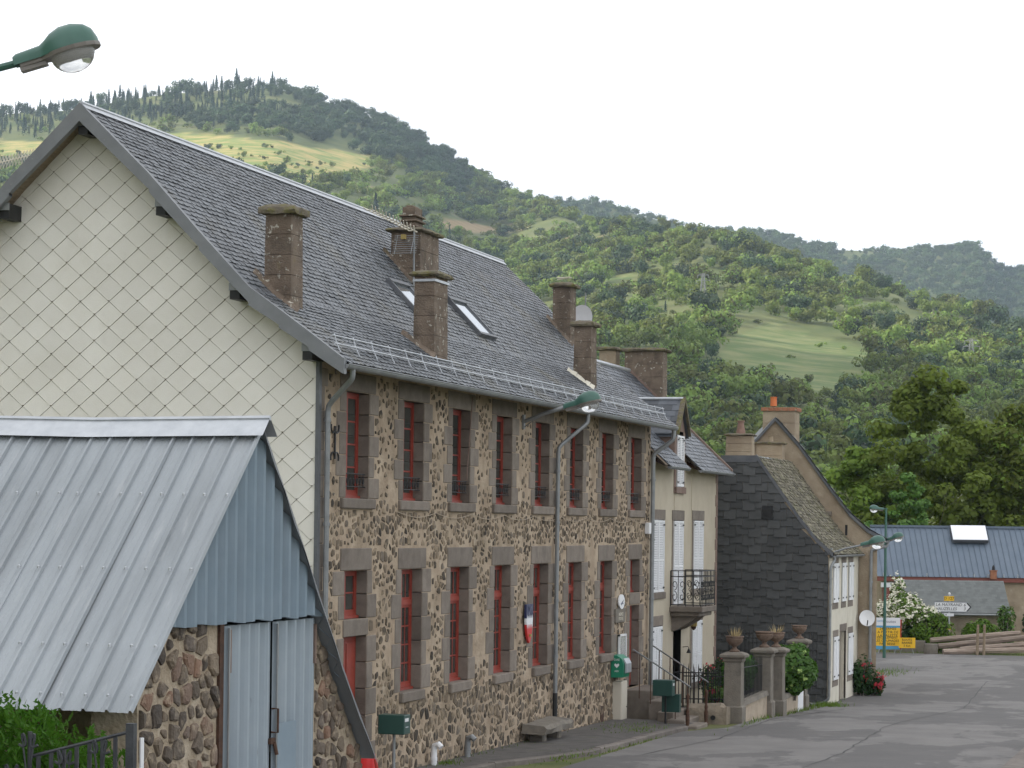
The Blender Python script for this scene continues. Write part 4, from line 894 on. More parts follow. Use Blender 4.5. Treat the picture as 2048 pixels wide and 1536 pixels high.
for (y0, y1, z0, z1, foot) in ((66.3, 67.72, 3.14, 5.14, .18), (68.95, 70.22, 2.75, 5.14, 0), (71.66, 73.04, 3.14, 5.16, .18), (66.3, 67.6, .55, 2.22, .18), (71.64, 73.02, .4, 2.22, .18)):
    surround2(y0, y1, z0, z1, foot=foot); c = (y0+y1)/2
    shutter(y0+.02, c-.004, z0+.01, z1-.02, RH, XF+.012, hinge=0); shutter(c+.004, y1-.02, z0+.01, z1-.02, RH, XF+.012, hinge=1)
# panel of bare stone under the dormer window and between floors
for (y0, y1, z0, z1) in ((66.14, 67.86, 2.50, 2.95), (69.05, 70.15, 5.43, 5.88)): MB().box(XF-.02, XF+.010, y0, y1, z0, z1).build('stone_panel', M['render'], RH)
z = -.5; k = 0
while z < 6.7:
    h = random.uniform(.26, .36); MB().cbox(XF-.25, XF+.018, HY1-(.30 if k % 2 else .2), HY1+.016, z+.004, z+h-.004, .008).build('corner_stone', M['quoin'], RH); z += h; k += 1
# roof
def at_h(s):
    e = Vector((EAVX, EAVZ)); r_ = Vector((HRX, HRZ)); l = (r_-e).length; s = max(0, min(l, s)); return e.lerp(r_, s/l), (r_-e).normalized()
HL = math.hypot(EAVX-HRX, EAVZ-HRZ)
b = MB()
for sgn in (1, -1):
    f = lambda x: x if sgn == 1 else 2*HRX-x
    for dz in (0, -.06):
        for ya, yb, xe in (((HY0, 68.9, EAVX), (68.9, 70.4, -16.6), (70.4, HY1+.15, EAVX)) if sgn == 1 else ((HY0, HY1+.15, EAVX),)): b.quad((f(HRX), ya, HRZ+dz), (f(xe), ya, hz_of(xe)+dz), (f(xe), yb, hz_of(xe)+dz), (f(HRX), yb, HRZ+dz))
b.build('roof_deck', M['wood'], RH)
DY0, DY1 = 68.95, 70.35                  # dormer width
bb = MB(); bk = MB()
for (s, a, c) in slate_field(at_h, HL, HY0+.25, HY1+.12, .17, .30, 0):
    p, _ = at_h(max(0, s))
    if p.x > -16.6+.1 and c > DY0-.05 and a < DY1+.05:
        if a < DY0-.15: c = DY0-.06
        elif c > DY1+.15: a = DY1+.06
        else: continue
    gq = slate_geo(s, a, c, .17, at_h, .016)
    if gq: bb.add(*gq)
for (s, a, c) in slate_field(at_h, HL, HY0+.25, HY1+.12, .5, .9, 0):
    gq = slate_geo(s, a, c, .5, at_h, .016)
    if gq: bk.add(*gq)
bb.build('roof_slates', M['slate_new'], RH, kind='stuff')
for i, (x, y, z) in enumerate(bk.v): bk.v[i] = (2*HRX-x, y, z)
bk.f = [f[::-1] for f in bk.f]; bk.build('rear_roof_slates', M['slate_new'], RH, kind='stuff')
MB().tube([(HRX, HY0+.2, HRZ+.05), (HRX, HY1+.1, HRZ+.05)], .07, 8).build('ridge_flashing', M['zinc_new'], RH)
vs = MB(); vs.add([(EAVX+.0, HY1+.08, EAVZ+.02), (HRX, HY1+.08, HRZ+.02), (HRX, HY1+.08, HRZ+.13), (EAVX, HY1+.08, EAVZ+.11), (EAVX, HY1+.22, EAVZ+.02), (HRX, HY1+.22, HRZ+.02), (HRX, HY1+.22, HRZ+.13), (EAVX, HY1+.22, EAVZ+.11)], [(0, 1, 2, 3), (7, 6, 5, 4), (3, 2, 6, 7), (0, 3, 7, 4)][::1])
vs.build('verge_stone', M['quoin'], RH)
gutter(EAVX+.02, HY0+.3, DY0-.12, EAVZ-.03, .07, RH); gutter(EAVX+.02, DY1+.12, HY1+.2, EAVZ-.03, .07, RH)
for y_ in np.arange(HY0+.5, HY1, .42):
    if DY0-.1 < y_ < DY1+.1: continue
    MB().add([(XF, y_-.035, EAVZ+.12), (XF, y_+.035, EAVZ+.12), (EAVX, y_+.035, EAVZ-.08), (EAVX, y_-.035, EAVZ-.08), (XF, y_-.035, EAVZ+.22), (XF, y_+.035, EAVZ+.22), (EAVX, y_+.035, EAVZ-.02), (EAVX, y_-.035, EAVZ-.02)], [(0, 1, 2, 3), (0, 3, 7, 4), (2, 1, 5, 6), (3, 2, 6, 7)]).build('rafter_end', M['rust'], RH)
# wall dormer
dm = MB(); cy = (DY0+DY1)/2; AZ = 8.50; EZ = 7.66
dm.add([(XF+.02, DY0, 5.9), (XF+.02, DY0+.28, 5.9), (XF+.02, DY0+.28, EZ), (XF+.02, DY0, EZ)], [(0, 1, 2, 3)]); dm.add([(XF+.02, DY1-.28, 5.9), (XF+.02, DY1, 5.9), (XF+.02, DY1, EZ), (XF+.02, DY1-.28, EZ)], [(0, 1, 2, 3)])
dm.add([(XF+.02, DY0, EZ), (XF+.02, DY1, EZ), (XF+.02, cy, AZ)], [(0, 1, 2)])
for y_, o in ((DY0, 1), (DY1, 0)): dm.add([(XF+.02, y_, 5.9), (XF-.9, y_, 6.6), (HRX+.3, y_, EZ), (XF+.02, y_, EZ)], [(0, 1, 2, 3) if o else (3, 2, 1, 0)])
dm.add([(XF+.02, DY0+.05, 5.9), (XF+.08, DY0+.05, 5.9), (XF+.08, DY1-.05, 5.9), (XF+.02, DY1-.05, 5.9), (XF+.02, DY0+.05, 6.08), (XF+.08, DY0+.05, 6.08), (XF+.08, DY1-.05, 6.08), (XF+.02, DY1-.05, 6.08)], [(1, 2, 6, 5), (4, 5, 6, 7), (0, 1, 5, 4), (2, 3, 7, 6), (3, 2, 1, 0)])
dor = dm.build('dormer', M['quoin'], RH)
for s, (ya, yb) in ((0, (DY0-.10, cy)), (1, (DY1+.10, cy))):
    q = MB(); q.add([(XF+.10, ya, EZ-.10), (XF+.10, yb, AZ+.06), (-17.4, yb, AZ+.06), (-17.4, ya, EZ-.10)], [(0, 1, 2, 3) if s else (3, 2, 1, 0)]); q.add([(XF+.10, ya, EZ-.17), (XF+.10, yb, AZ-.02), (-17.4, yb, AZ-.02), (-17.4, ya, EZ-.17)], [(0, 1, 2, 3) if not s else (3, 2, 1, 0)]); q.build('dormer_roof_deck', M['slate_new'], dor)
    q = MB(); ll = math.hypot(yb-ya, AZ-EZ+.16); nrow = 6
    for r_ in range(nrow):
        x = XF+.10-(.15 if r_ % 2 else 0)
        while x > -17.2:
            u0, u1 = r_/nrow, (r_+1.3)/nrow; P = lambda u, h: (ya+(yb-ya)*min(u, 1), EZ-.10+(AZ-EZ+.16)*min(u, 1)+h)
            (a0, z0), (a1, z1) = P(u0, .035), P(u1, .012); q.add([(x, a0, z0), (x-.27, a0, z0), (x-.27, a1, z1), (x, a1, z1), (x, a0, z0-.016), (x-.27, a0, z0-.016)], [(0, 1, 2, 3) if not s else (3, 2, 1, 0), (0, 4, 5, 1)]); x -= .28
    q.build('dormer_slates', M['slate_new'], dor, kind='stuff')
    q = MB(); q.add([(XF+.04, ya, EZ-.12), (XF+.04, yb, AZ+.02), (XF+.04, yb, AZ+.16), (XF+.04, ya-(yb-ya)*.02, EZ+.02), (XF+.17, ya, EZ-.12), (XF+.17, yb, AZ+.02), (XF+.17, yb, AZ+.16), (XF+.17, ya, EZ+.02)], [(4, 5, 6, 7), (3, 2, 6, 7), (0, 1, 2, 3), (0, 4, 7, 3), (0, 1, 5, 4)]); q.build('gable_coping', M['mosscap'], dor)
MB().tube([(XF+.1, cy, AZ+.1), (-17.4, cy, AZ+.1)], .05, 6).build('dormer_ridge', M['zinc_new'], dor)
MB().box(XF-.02, XF+.012, DY0+.28, DY1-.28, 6.08, 7.56).build('window_recess', M['glass'], dor)
shutter(DY0+.26, cy-.003, 6.1, 7.54, RH, XF+.024); shutter(cy+.003, DY1-.26, 6.1, 7.54, RH, XF+.024, hinge=1)
MB().tube([(XF+.07, 71.1, 6.5), (XF+.07, 71.1, .2)], .012, 6).build('wall_cable', M['render'], RH)
# balcony
BY0, BY1, BX = 68.6, 70.6, XF+.95
bs = MB().cbox(XF, BX, BY0, BY1, 2.56, 2.72, .02).cbox(XF, BX-.12, BY0+.12, BY1-.12, 2.44, 2.56, .02)
for y_ in (BY0+.3, BY1-.5): bs.prism([(XF, 2.44), (BX-.25, 2.44), (BX-.4, 2.30), (XF+.15, 2.05), (XF, 2.0)], 1, y_, y_+.2)
bal = bs.build('balcony', M['dressed'], RH)
def railing(P0, P1, z0, z1, n, rad=.011, scroll=True):
    q = MB(); P0, P1 = Vector(P0), Vector(P1)
    for z_ in (z0+.05, z1-.16, z1): q.tube([(P0.x, P0.y, z_), (P1.x, P1.y, z_)], rad*1.3, 5)
    for k in range(n+1):
        p = P0.lerp(P1, k/n); q.tube([(p.x, p.y, z0), (p.x, p.y, z1)], rad if k % 3 else rad*1.5, 5)
        if scroll and k < n:
            c = P0.lerp(P1, (k+.5)/n); t_ = (P1-P0)/n
            for (zz, sg_) in ((z0+.28, 1), (z0+.6, -1)):
                q.tube([(c.x+t_.x*.42*math.sin(a)*(1-a/9), c.y+t_.y*.42*math.sin(a)*(1-a/9), zz+sg_*.15*math.cos(a)*(1-a/9)) for a in np.linspace(0, 7, 13)], rad*.8, 4)
    return q
rl = MB()
for q in (railing((BX-.06, BY0+.05, 0), (BX-.06, BY1-.05, 0), 2.72, 3.72, 9), railing((XF+.02, BY0+.05, 0), (BX-.06, BY0+.05, 0), 2.72, 3.72, 4), railing((XF+.02, BY1-.05, 0), (BX-.06, BY1-.05, 0), 2.72, 3.72, 4)):
    o = len(rl.v); rl.v += q.v; rl.f += [tuple(i+o for i in f) for f in q.f]; rl.r += q.r
rl.build('railing', M['black'], bal)
# lantern and bell by the door
lt = MB().lathe([(.02, .52), (.05, .46), (.15, .36), (.15, .33), (.13, .32), (.07, .05), (.02, 0)][::-1], (XF+.25, 70.75, 1.98), 6); lan = lt.build('lantern', M['rust'], RH)
MB().tube([(XF, 70.75, 2.62), (XF+.25, 70.75, 2.66), (XF+.25, 70.75, 2.48)], .012, 5).build('lantern_bracket', M['black'], lan)
MB().lathe([(.105, 0), (.11, .18)], (XF+.25, 70.75, 2.09), 6).build('lantern_glass', M['gold'], lan)
bl = MB().tube([(XF, 70.45, 1.5), (XF+.16, 70.45, 1.52), (XF+.18, 70.45, 1.46)], .01, 5).lathe([(.07, 0), (.055, .04), (.03, .1), (.01, .13)], (XF+.18, 70.45, 1.33), 10); bl.build('door_bell', M['black'], RH)
# chimneys of this house
chimney(-18.16, -16.92, 75.3, 75.95, 10.48, RH, 7.2, ch=.11, ov=.06, mound=False)
chimney(-18.98, -18.42, 75.3, 75.9, 10.52, RH, 7.2, ch=.11, ov=.05, m=M['oldrender'], mound=False)
# ------------------------------------------------------------------ house clad in black shingles
BH = thing('shingle_clad_house', 'house with black shingle-clad gable, mossy roof and narrow white street front', 'house', (-14, 80.5, -.5))
BY, BX0, BX1, BYE = 77.5, -17.7, -12.05, 83.85
BP = [(-15.40, 7.22), (-14.38, 7.22), (-13.60, 6.12), (-12.95, 5.22), (-12.45, 4.62), (-11.92, 4.16)]
b = MB(); gp = [(BX0, -1), (BX0, 5.3), (-15.9, 7.1), (-14.38, 7.1)]+[(x, z-.08) for x, z in BP[2:5]]+[(BX1, 4.22), (BX1, -1)]
WN = (-14.14, -13.86, 5.27, 5.63)       # small square window
b.add([(x, BY, z) for x, z in gp], [tuple(range(len(gp)))[::-1]]); b.add([(x, BYE, z) for x, z in gp], [tuple(range(len(gp)))]); b.quad((BX0, BY, -1), (BX0, BYE, -1), (BX0, BYE, 5.3), (BX0, BY, 5.3))
b.build('side_wall', M['oldrender'], BH)
b = MB(); DO = (80.0, 81.15, -.55, 1.68)
for ya, yb, za, zb in ((BY, 80.0, -1, 4.24), (81.15, BYE, -1, 4.24), (80.0, 81.15, 1.68, 4.24)): b.quad((BX1, ya, za), (BX1, yb, za), (BX1, yb, zb), (BX1, ya, zb))
b.quad((BX1-.25, 80, -1), (BX1-.25, 81.15, -1), (BX1-.25, 81.15, 1.68), (BX1-.25, 80, 1.68)); b.quad((BX1, 80, -1), (BX1-.25, 80, -1), (BX1-.25, 80, 1.68), (BX1, 80, 1.68)); b.quad((BX1, 81.15, -1), (BX1-.25, 81.15, -1), (BX1-.25, 81.15, 1.68), (BX1, 81.15, 1.68))
b.build('front_wall', M['whitewash'], BH)
def inpoly(x, z, P):
    r_ = False
    for i in range(len(P)):
        (x0, z0), (x1, z1) = P[i], P[(i+1) % len(P)]
        if (z0 > z) != (z1 > z) and x < x0+(z-z0)*(x1-x0)/(z1-z0): r_ = not r_
    return r_
SHW, SHH = .40, .275; row_ = 0; z = -.75; nsh = 0; hid = MB()
while z < 7.15:
    x = -16.2-(SHW/2 if row_ % 2 else 0)
    while x < BX1:
        zlo = z-(.075 if round((x+16.4)/SHW*2) % 4 < 2 else 0); po = [(max(x+.004, -16.4), zlo), (min(x+SHW-.004, BX1-.02), zlo), (min(x+SHW-.004, BX1-.02), z+SHH*1.06), (max(x+.004, -16.4), z+SHH*1.06)]
        if po[1][0]-po[0][0] > .04:
            for (xa, za), (xb, zb) in zip(BP, BP[1:]):
                if len(po) > 2 and xa-.45 <= x+SHW/2 <= xb+.45: nx, nz_ = -(zb-za), (xb-xa); ll = math.hypot(nx, nz_); po = clip(po, nx/ll, nz_/ll, (nx*xa+nz_*(za-.10))/ll)
            if len(po) > 2:
                yf = lambda zz: BY-.006-.034*(1-(zz-z)/(SHH*1.06)); n = len(po); st_ = random.choice((0, 0, 0, -.02))
                V = [(xx, yf(zz), zz) for xx, zz in po]+[(xx, BY+.002, zz) for xx, zz in po]; F = [tuple(range(n)), ]+[(i, n+i, n+(i+1) % n, (i+1) % n) for i in range(n)]
                if x > -15.75 and nsh < 300: MB().add(V, F).build('shingle', M['shingle'], BH); nsh += 1
                else: hid.add(V, F)
        x += SHW
    z += SHH; row_ += 1
hid.build('other_shingles', M['shingle'], BH, kind='stuff')
q = MB(); f = .03; x0, x1, z0, z1 = WN
q.box(x0-f, x1+f, BY-.08, BY+.02, z0-f, z0).box(x0-f, x1+f, BY-.05, BY+.02, z1, z1+f).box(x0-f, x0, BY-.05, BY+.02, z0, z1).box(x1, x1+f, BY-.05, BY+.02, z0, z1).box(x0+.05, x0+.08, BY-.045, BY-.03, z0, z1)
wn = q.build('small_window', M['black'], BH); MB().box(x0, x1, BY-.052, BY-.048, z0, z1).build('pane', M['black'], wn)
# mossy roof: rough stone slates following the swept slope
P2 = [Vector(p) for p in BP[1:][::-1]]; L2 = [0]
for a, c in zip(P2, P2[1:]): L2.append(L2[-1]+(c-a).length)
def at_b(s):
    s = max(0, min(L2[-1], s))
    for i in range(len(P2)-1):
        if s <= L2[i+1]+1e-9: u = (s-L2[i])/(L2[i+1]-L2[i]); return P2[i].lerp(P2[i+1], u), (P2[i+1]-P2[i]).normalized()
b = MB()
for (xa, za), (xb, zb) in zip(BP[1:], BP[2:]):
    for dz in (0, -.08): b.quad((xa, BY-.03, za+dz), (xb, BY-.03, zb+dz), (xb, BYE, zb+dz), (xa, BYE, za+dz))
b.quad((BP[0][0], BY-.02, 7.2), (-14.38, BY-.02, 7.2), (-14.38, BYE, 7.2), (BP[0][0], BYE, 7.2)); b.quad((BX0-.2, BY, 5.2), (BP[0][0], BY, 7.2), (BP[0][0], BYE, 7.2), (BX0-.2, BYE, 5.2)); b.build('roof_deck', M['wood'], BH)
bb = MB()
for (s, a, c) in slate_field(at_b, L2[-1], BY-.02, BYE-.02, .115, .24, 0):
    gq = slate_geo(s, a, c, .115, at_b, .03)
    if gq:
        V, F = gq; h = random.uniform(0, .03); bb.add([(x, y, z+h) for x, y, z in V], F)
bb.build('roof_slates', M['moss_slate'], BH, kind='stuff')
q = MB()
for (xa, za), (xb, zb) in zip(BP[1:], BP[2:]): q.add([(xa, BY-.045, za+.05), (xb, BY-.045, zb+.05), (xb, BY-.045, zb-.10), (xa, BY-.045, za-.10), (xa, BY+.02, za+.05), (xb, BY+.02, zb+.05)], [(3, 2, 1, 0), (0, 1, 5, 4)])
q.build('verge_flashing', M['zinc_dark'], BH)
MB().box(-15.5, -14.36, BY-.05, BY+.1, 7.02, 7.23).build('top_flashing', M['zinc_dark'], BH)
MB().add([(-14.42, BY, 7.24), (-14.28, BY, 7.18), (-14.28, BY+2.2, 7.18), (-14.42, BY+2.2, 7.24)], [(0, 1, 2, 3)]).build('ridge_flashing', M['zinc_new'], BH)
ch3 = chimney(-15.37, -14.52, 77.46, 77.95, 7.92, BH, 7.1, m=M['oldrender'], ch=.07, ov=.03, mound=False)
MB().lathe([(.155, 0), (.14, .1), (.10, .30), (.10, .38), (.125, .39), (.125, .43)], (-14.93, 77.7, 7.9), 12).build('chimney_pot', M['pot'], ch3, smooth=True)
ch4 = chimney(-15.40, -14.50, 82.9, 83.4, 7.85, BH, 6.6, m=M['oldrender'], ch=.07, ov=.03, mound=False)
MB().lathe([(.10, 0), (.085, .2), (.10, .21)], (-14.95, 83.1, 7.83), 10).build('chimney_pot', M['oldrender'], ch4, smooth=True)
gutter(-11.88, BY, BYE-.1, 4.12, .06, BH)
pipe([(-11.88, 77.55, 4.08), (-11.88, 77.55, 3.98), (BX1+.06, 77.42, 3.75), (BX1+.06, 77.42, -.35), (BX1-.2, 77.40, -.50), (-12.75, 77.36, -.52)], .045, BH, clips=(2.6, .5, 3.4))
MB().tube([(-12.8, 77.36, -.6), (-12.8, 77.36, -.02)], .035, 8).build('white_standpipe', M['white'], BH)
# front openings: upper three shutters, two below, door
def front_open(y0, y1, z0, z1, sh=True):
    MB().cbox(BX1-.05, BX1+.015, y0-.07, y1+.07, z0-.2, z0, .008).build('stone_sill', M['dressed'], BH); MB().cbox(BX1-.05, BX1+.012, y0-.07, y1+.07, z1, min(z1+.2, 4.1), .008).build('stone_lintel', M['dressed'], BH)
    MB().box(BX1-.02, BX1+.006, y0, y1, z0, z1).build('window_recess', M['glass'], BH)
    c = (y0+y1)/2; shutter(y0+.01, c-.004, z0+.01, z1-.01, BH, BX1+.014, True, 0); shutter(c+.004, y1-.01, z0+.01, z1-.01, BH, BX1+.014, True, 1)
for y0, y1 in ((78.3, 79.35), (80.12, 81.0), (81.6, 82.55)): front_open(y0, y1, 2.62, 3.88)
for y0, y1 in ((78.5, 79.5), (81.65, 82.65)): front_open(y0, y1, .17, 1.55)
for y_ in (80.0, 81.15): MB().cbox(BX1-.05, BX1+.012, y_-.13 if y_ < 80.5 else y_, y_ if y_ < 80.5 else y_+.13, -.55, 1.66, .01).build('stone_jamb', M['dressed'], BH)
MB().cbox(BX1-.05, BX1+.016, 79.85, 81.3, 1.66, 1.9, .01).build('stone_lintel', M['dressed'], BH)
MB().box(BX1-.2, BX1-.15, 80.05, 81.1, -.55, 1.64).build('door', M['wood'], BH)
MB().box(BX1, BX1+.02, BY+.15, BY+.4, 1.9, 2.25).build('meter_box', M['cabinet'], BH)
# ------------------------------------------------------------------ old house with bare gable behind
OH = thing('old_gabled_house', 'tall old house with stained bare gable and swept dark roof edge', 'house', (-14.5, 88, -.6))
def osh(m_):
    for i, (x, y, z) in enumerate(m_.v): m_.v[i] = (x-max(0, y-83.9)*.24, y, z)
    return m_
OP = [(-14.92, 8.72), (-14.09, 7.80), (-13.22, 6.62), (-12.36, 5.52), (-11.75, 4.98), (-11.15, 4.66)]; OY, OYE, OX1 = 83.9, 93.5, -11.43
gp = [(-18.4, -1.2), (-18.4, 4.9), (-15.75, 7.66)]+[(x, z-.1) for x, z in OP[:4]]+[(OX1, 4.72), (OX1, -1.2)]
b = MB(); b.add([(x, OY, z) for x, z in gp], [tuple(range(len(gp)))[::-1]]); b.add([(x, OYE, z) for x, z in gp], [tuple(range(len(gp)))]); b.quad((OX1, OY, -1.2), (OX1, OYE, -1.2), (OX1, OYE, 4.7), (OX1, OY, 4.7)); b.quad((-18.4, OY, -1.2), (-18.4, OYE, -1.2), (-18.4, OYE, 4.9), (-18.4, OY, 4.9))
osh(b).build('wall', M['oldrender'], OH)
LP = [(2*-14.92-x, z) for x, z in OP]
for nm, PR_, s in (('street_roof', OP, 1), ('rear_roof', LP, -1)):
    b = MB()
    for (xa, za), (xb, zb) in zip(PR_, PR_[1:]):
        b.add([(xa, OY-.12, za), (xb, OY-.12, zb), (xb, OYE+.1, zb), (xa, OYE+.1, za), (xa, OY-.12, za-.13), (xb, OY-.12, zb-.13), (xb, OYE+.1, zb-.13), (xa, OYE+.1, za-.13)], [(0, 1, 2, 3), (4, 7, 6, 5), (0, 4, 5, 1)])
    osh(b).build(nm, M['zinc_dark'] if s < 0 else M['slate'], OH)
P3 = [Vector(p) for p in OP[::-1]]; L3 = [0]
for a, c in zip(P3, P3[1:]): L3.append(L3[-1]+(c-a).length)
def at_o(s):
    s = max(0, min(L3[-1], s))
    for i in range(len(P3)-1):
        if s <= L3[i+1]+1e-9: u = (s-L3[i])/(L3[i+1]-L3[i]); return P3[i].lerp(P3[i+1], u), (P3[i+1]-P3[i]).normalized()
bb = MB()
for (s, a, c) in slate_field(at_o, L3[-1], OY-.12, OYE, .22, .32, 0):
    gq = slate_geo(s, a, c, .22, at_o, .02)
    if gq: bb.add(*gq)
osh(bb).build('roof_slates', M['slate'], OH, kind='stuff')
oc = chimney(-15.70, -14.55, 85.6, 86.6, 9.12, OH, 7.0, m=M['oldrender'], cap=M['oldrender'], ch=.12, ov=.0, mound=True, capname='brick_crown')
q = MB()
for k in range(2):
    for i in range(5): q.cbox(-15.74+i*.24, -15.52+i*.24, 85.56, 85.70, 9.02+k*.06, 9.075+k*.06, .006).cbox(-14.62, -14.50, 85.72+i*.18, 85.88+i*.18, 9.02+k*.06, 9.075+k*.06, .006)
q.build('brick_course', M['brick'], oc)
MB().lathe([(.115, 0), (.11, .28), (.12, .29), (.12, .32)], (-15.38, 86, 9.2), 12).build('chimney_pot', M['terracotta'], oc, smooth=True)
for s in (): MB().add([(-14.92+s*.55, OY-.1, 8.13-.02), (-14.92+s*.68, OY-.1, 7.98), (-14.92+s*.68, OY+2, 7.98), (-14.92+s*.55, OY+2, 8.11)], [(0, 1, 2, 3)]).build('flashing', M['zinc_new'], OH)
MB().cbox(-13.2, -12.98, OY-.14, OY+.02, 5.4, 5.55, .01).build('ledge_stone', M['dressed'], OH)
MB().box(-12.52, -12.44, OY-.012, OY+.02, 4.75, 5.1).build('vent_slot', M['black'], OH)
pipe([(-11.1, 84.05, 4.52), (-11.12, 83.9, 4.40), (-11.62, 83.8, 4.28), (-11.62, 83.8, -.55)], .055, OH, clips=(3.2, 1.9, .6))
gutter(-11.1, OY-.1, OY+.25, 4.58, .065, OH)
# ------------------------------------------------------------------ corrugated shed in the foreground
XS = -9.4
SD = thing('metal_roofed_shed', 'stone shed with pale corrugated metal roof and blue-grey sheet doors', 'shed', (-11.5, 23.5, 1.0))
b = MB(); gpts = [(20.58, .6), (20.58, 3.42), (23.15, 5.75), (25.05, 3.9), (26.6, 2.3), (26.6, .6)]
DRY = (22.5, 25.04)
b.add([(XS, y, z) for y, z in ((20.58, .6), (22.5, .6), (22.5, 3.95), (21.3, 3.95), (20.58, 3.42))], [(0, 1, 2, 3, 4)]); b.add([(XS, y, z) for y, z in ((25.04, .6), (26.6, .6), (26.55, 2.35), (25.75, 3.1), (25.04, 3.85))], [(0, 1, 2, 3, 4)])
b.quad((XS-.02, 21.5, .6), (XS-.02, 21.5, 4.2), (-14, 21.5, 4.2), (-14, 21.5, .6)); b.quad((XS, 20.58, .6), (XS, 20.58, 3.42), (XS-.45, 20.58, 3.42), (XS-.45, 20.58, .6)); b.quad((XS-.45, 20.58, .6), (XS-.45, 20.58, 3.42), (XS-.45, 21.5, 4.2), (XS-.45, 21.5, .6)); b.quad((XS, 26.6, .6), (-14, 26.6, .6), (-14, 26.6, 2.3), (XS, 26.6, 2.3)); b.add([(-14, y, z) for y, z in gpts], [tuple(range(6))[::-1]])
b.build('wall', M['shedmortar'], SD)
sh_shape = lambda y, z: (.98+.10*mn.noise((y*2, z*2, 4)), .05)
sts = rubble_cells(20.6, 22.4, .7, 3.95, .20, .15, [], sh_shape, lambda y, z: z < 3.34+(y-20.58)*.8)+rubble_cells(25.06, 26.58, .7, 3.85, .20, .15, [], sh_shape, lambda y, z: z < 3.74-(y-25.04)*.98)
sts.sort(key=lambda s: -s[1][1]-s[2]*8)
lay_cells(sts, XS, SD, M['shedstone'], 300, .035, sm=False)
# roof sheets with raised ribs
RYs, RZs, EYs, EZs = 23.15, 5.84, 20.12, 3.22
def ribbed(x0, x1, pitch, P0, P1, h=.032, base=.0, r=None):
    """trapezoid ribbed sheet between two (y, z) lines, ribs running down the slope"""
    q = MB(); prof = []; x = x0
    while x < x1-.01:
        for dx, hh in ((0, 0), (pitch*.32, .004), (pitch*.36, 0), (pitch*.62, .004), (pitch*.66, 0), (pitch*.80, 0), (pitch*.86, h), (pitch*.95, h)): prof.append((min(x+dx, x1), hh))
        x += pitch
    prof.append((x1, 0)); t_ = Vector((P1[0]-P0[0], P1[1]-P0[1])).normalized(); n0 = Vector((-t_.y, t_.x)); n0 = n0 if n0.y > 0 else -n0; V = []; ns_ = 5
    for s in range(ns_+1):
        u = s/ns_; y, z_ = P0[0]+(P1[0]-P0[0])*u, P0[1]+(P1[1]-P0[1])*u
        for i, (xx, hh) in enumerate(prof): k_ = hh+base+.004*math.sin(xx*5+u*6); V.append((xx, y+n0.x*k_, z_+n0.y*k_))
    m_ = len(prof); F = [(s*m_+i, s*m_+i+1, (s+1)*m_+i+1, (s+1)*m_+i) for s in range(ns_) for i in range(m_-1)]; q.add(V, F, r); return q
x = -9.24; k = 0
while x > -14:
    ribbed(x-.9, x, .225, (EYs+random.uniform(-.02, .02), EZs), (RYs-.03, RZs-.02), base=.004*(k % 2)).build('roof_sheet', M['shedroof'], SD); x -= .885; k += 1
RR = [(RYs, RZs), (24.0, 4.98), (25.0, 3.92), (25.75, 3.14), (26.68, 2.26)]
q = MB()
for (ya, za), (yb, zb) in zip(RR, RR[1:]): q.quad((-14, ya, za), (-9.26, ya, za), (-9.26, yb, zb), (-14, yb, zb))
q.build('rear_roof', M['shedroof'], SD)
q = MB()
wv = [0, .02, -.015, .02, -.02, .01, 0, -.01, .015, 0, .01, -.01, 0]
NR = 12
for i in range(NR):
    def rp(u):
        s = u*(len(RR)-1); j = min(int(s), len(RR)-2); f_ = s-j; return (RR[j][0]+(RR[j+1][0]-RR[j][0])*f_, RR[j][1]+(RR[j+1][1]-RR[j][1])*f_)
    (ya, za), (yb, zb) = rp(i/NR), rp((i+1)/NR); wa, wb = .055+wv[i]*.7, .055+wv[i+1]*.7
    q.add([(-9.25, ya, za+.02), (-9.25, yb, zb+.02), (-9.22, yb-wb*.7, zb-wb), (-9.22, ya-wa*.7, za-wa), (-9.36, ya, za+.02), (-9.36, yb, zb+.02)], [(0, 1, 2, 3), (0, 4, 5, 1), (3, 2, 1, 0)])
q.build('verge_flashing', M['zinc_dark'], SD)
q = MB()
for (xa, xb, dz0, dz1) in ((-9.18, -11.1, 0, -.02), (-11.08, -14, -.02, .03)):
    for s, dy in ((1, -.20), (-1, .2)):
        V = [(xa, RYs, RZs+.11+dz0), (xb, RYs, RZs+.11+dz1), (xb, RYs+dy, RZs-.075+dz1), (xa, RYs+dy, RZs-.075+dz0)]; q.add(V, [(0, 1, 2, 3) if s == 1 else (3, 2, 1, 0)])
    q.tube([(xa, RYs, RZs+.105+dz0), (xb, RYs, RZs+.105+dz1)], .028, 6)
q.build('ridge_cap', M['zinc_new'], SD)
q = MB()
for u in (.04, .2, .46, .73):
    for k in range(22):
        x_ = -9.24-.885*(k//4)-.225*(k % 4)-.045; y_, z_ = EYs+(RYs-EYs)*u, EZs+(RZs-EZs)*u
        if x_ > -13.9: q.lathe([(.016, -.01), (.016, .012), (.008, .02)], (x_, y_-.024+random.uniform(-.02, .02), z_+.034), 6)
q.build('roof_screws', M['zinc_new'], SD, kind='stuff')
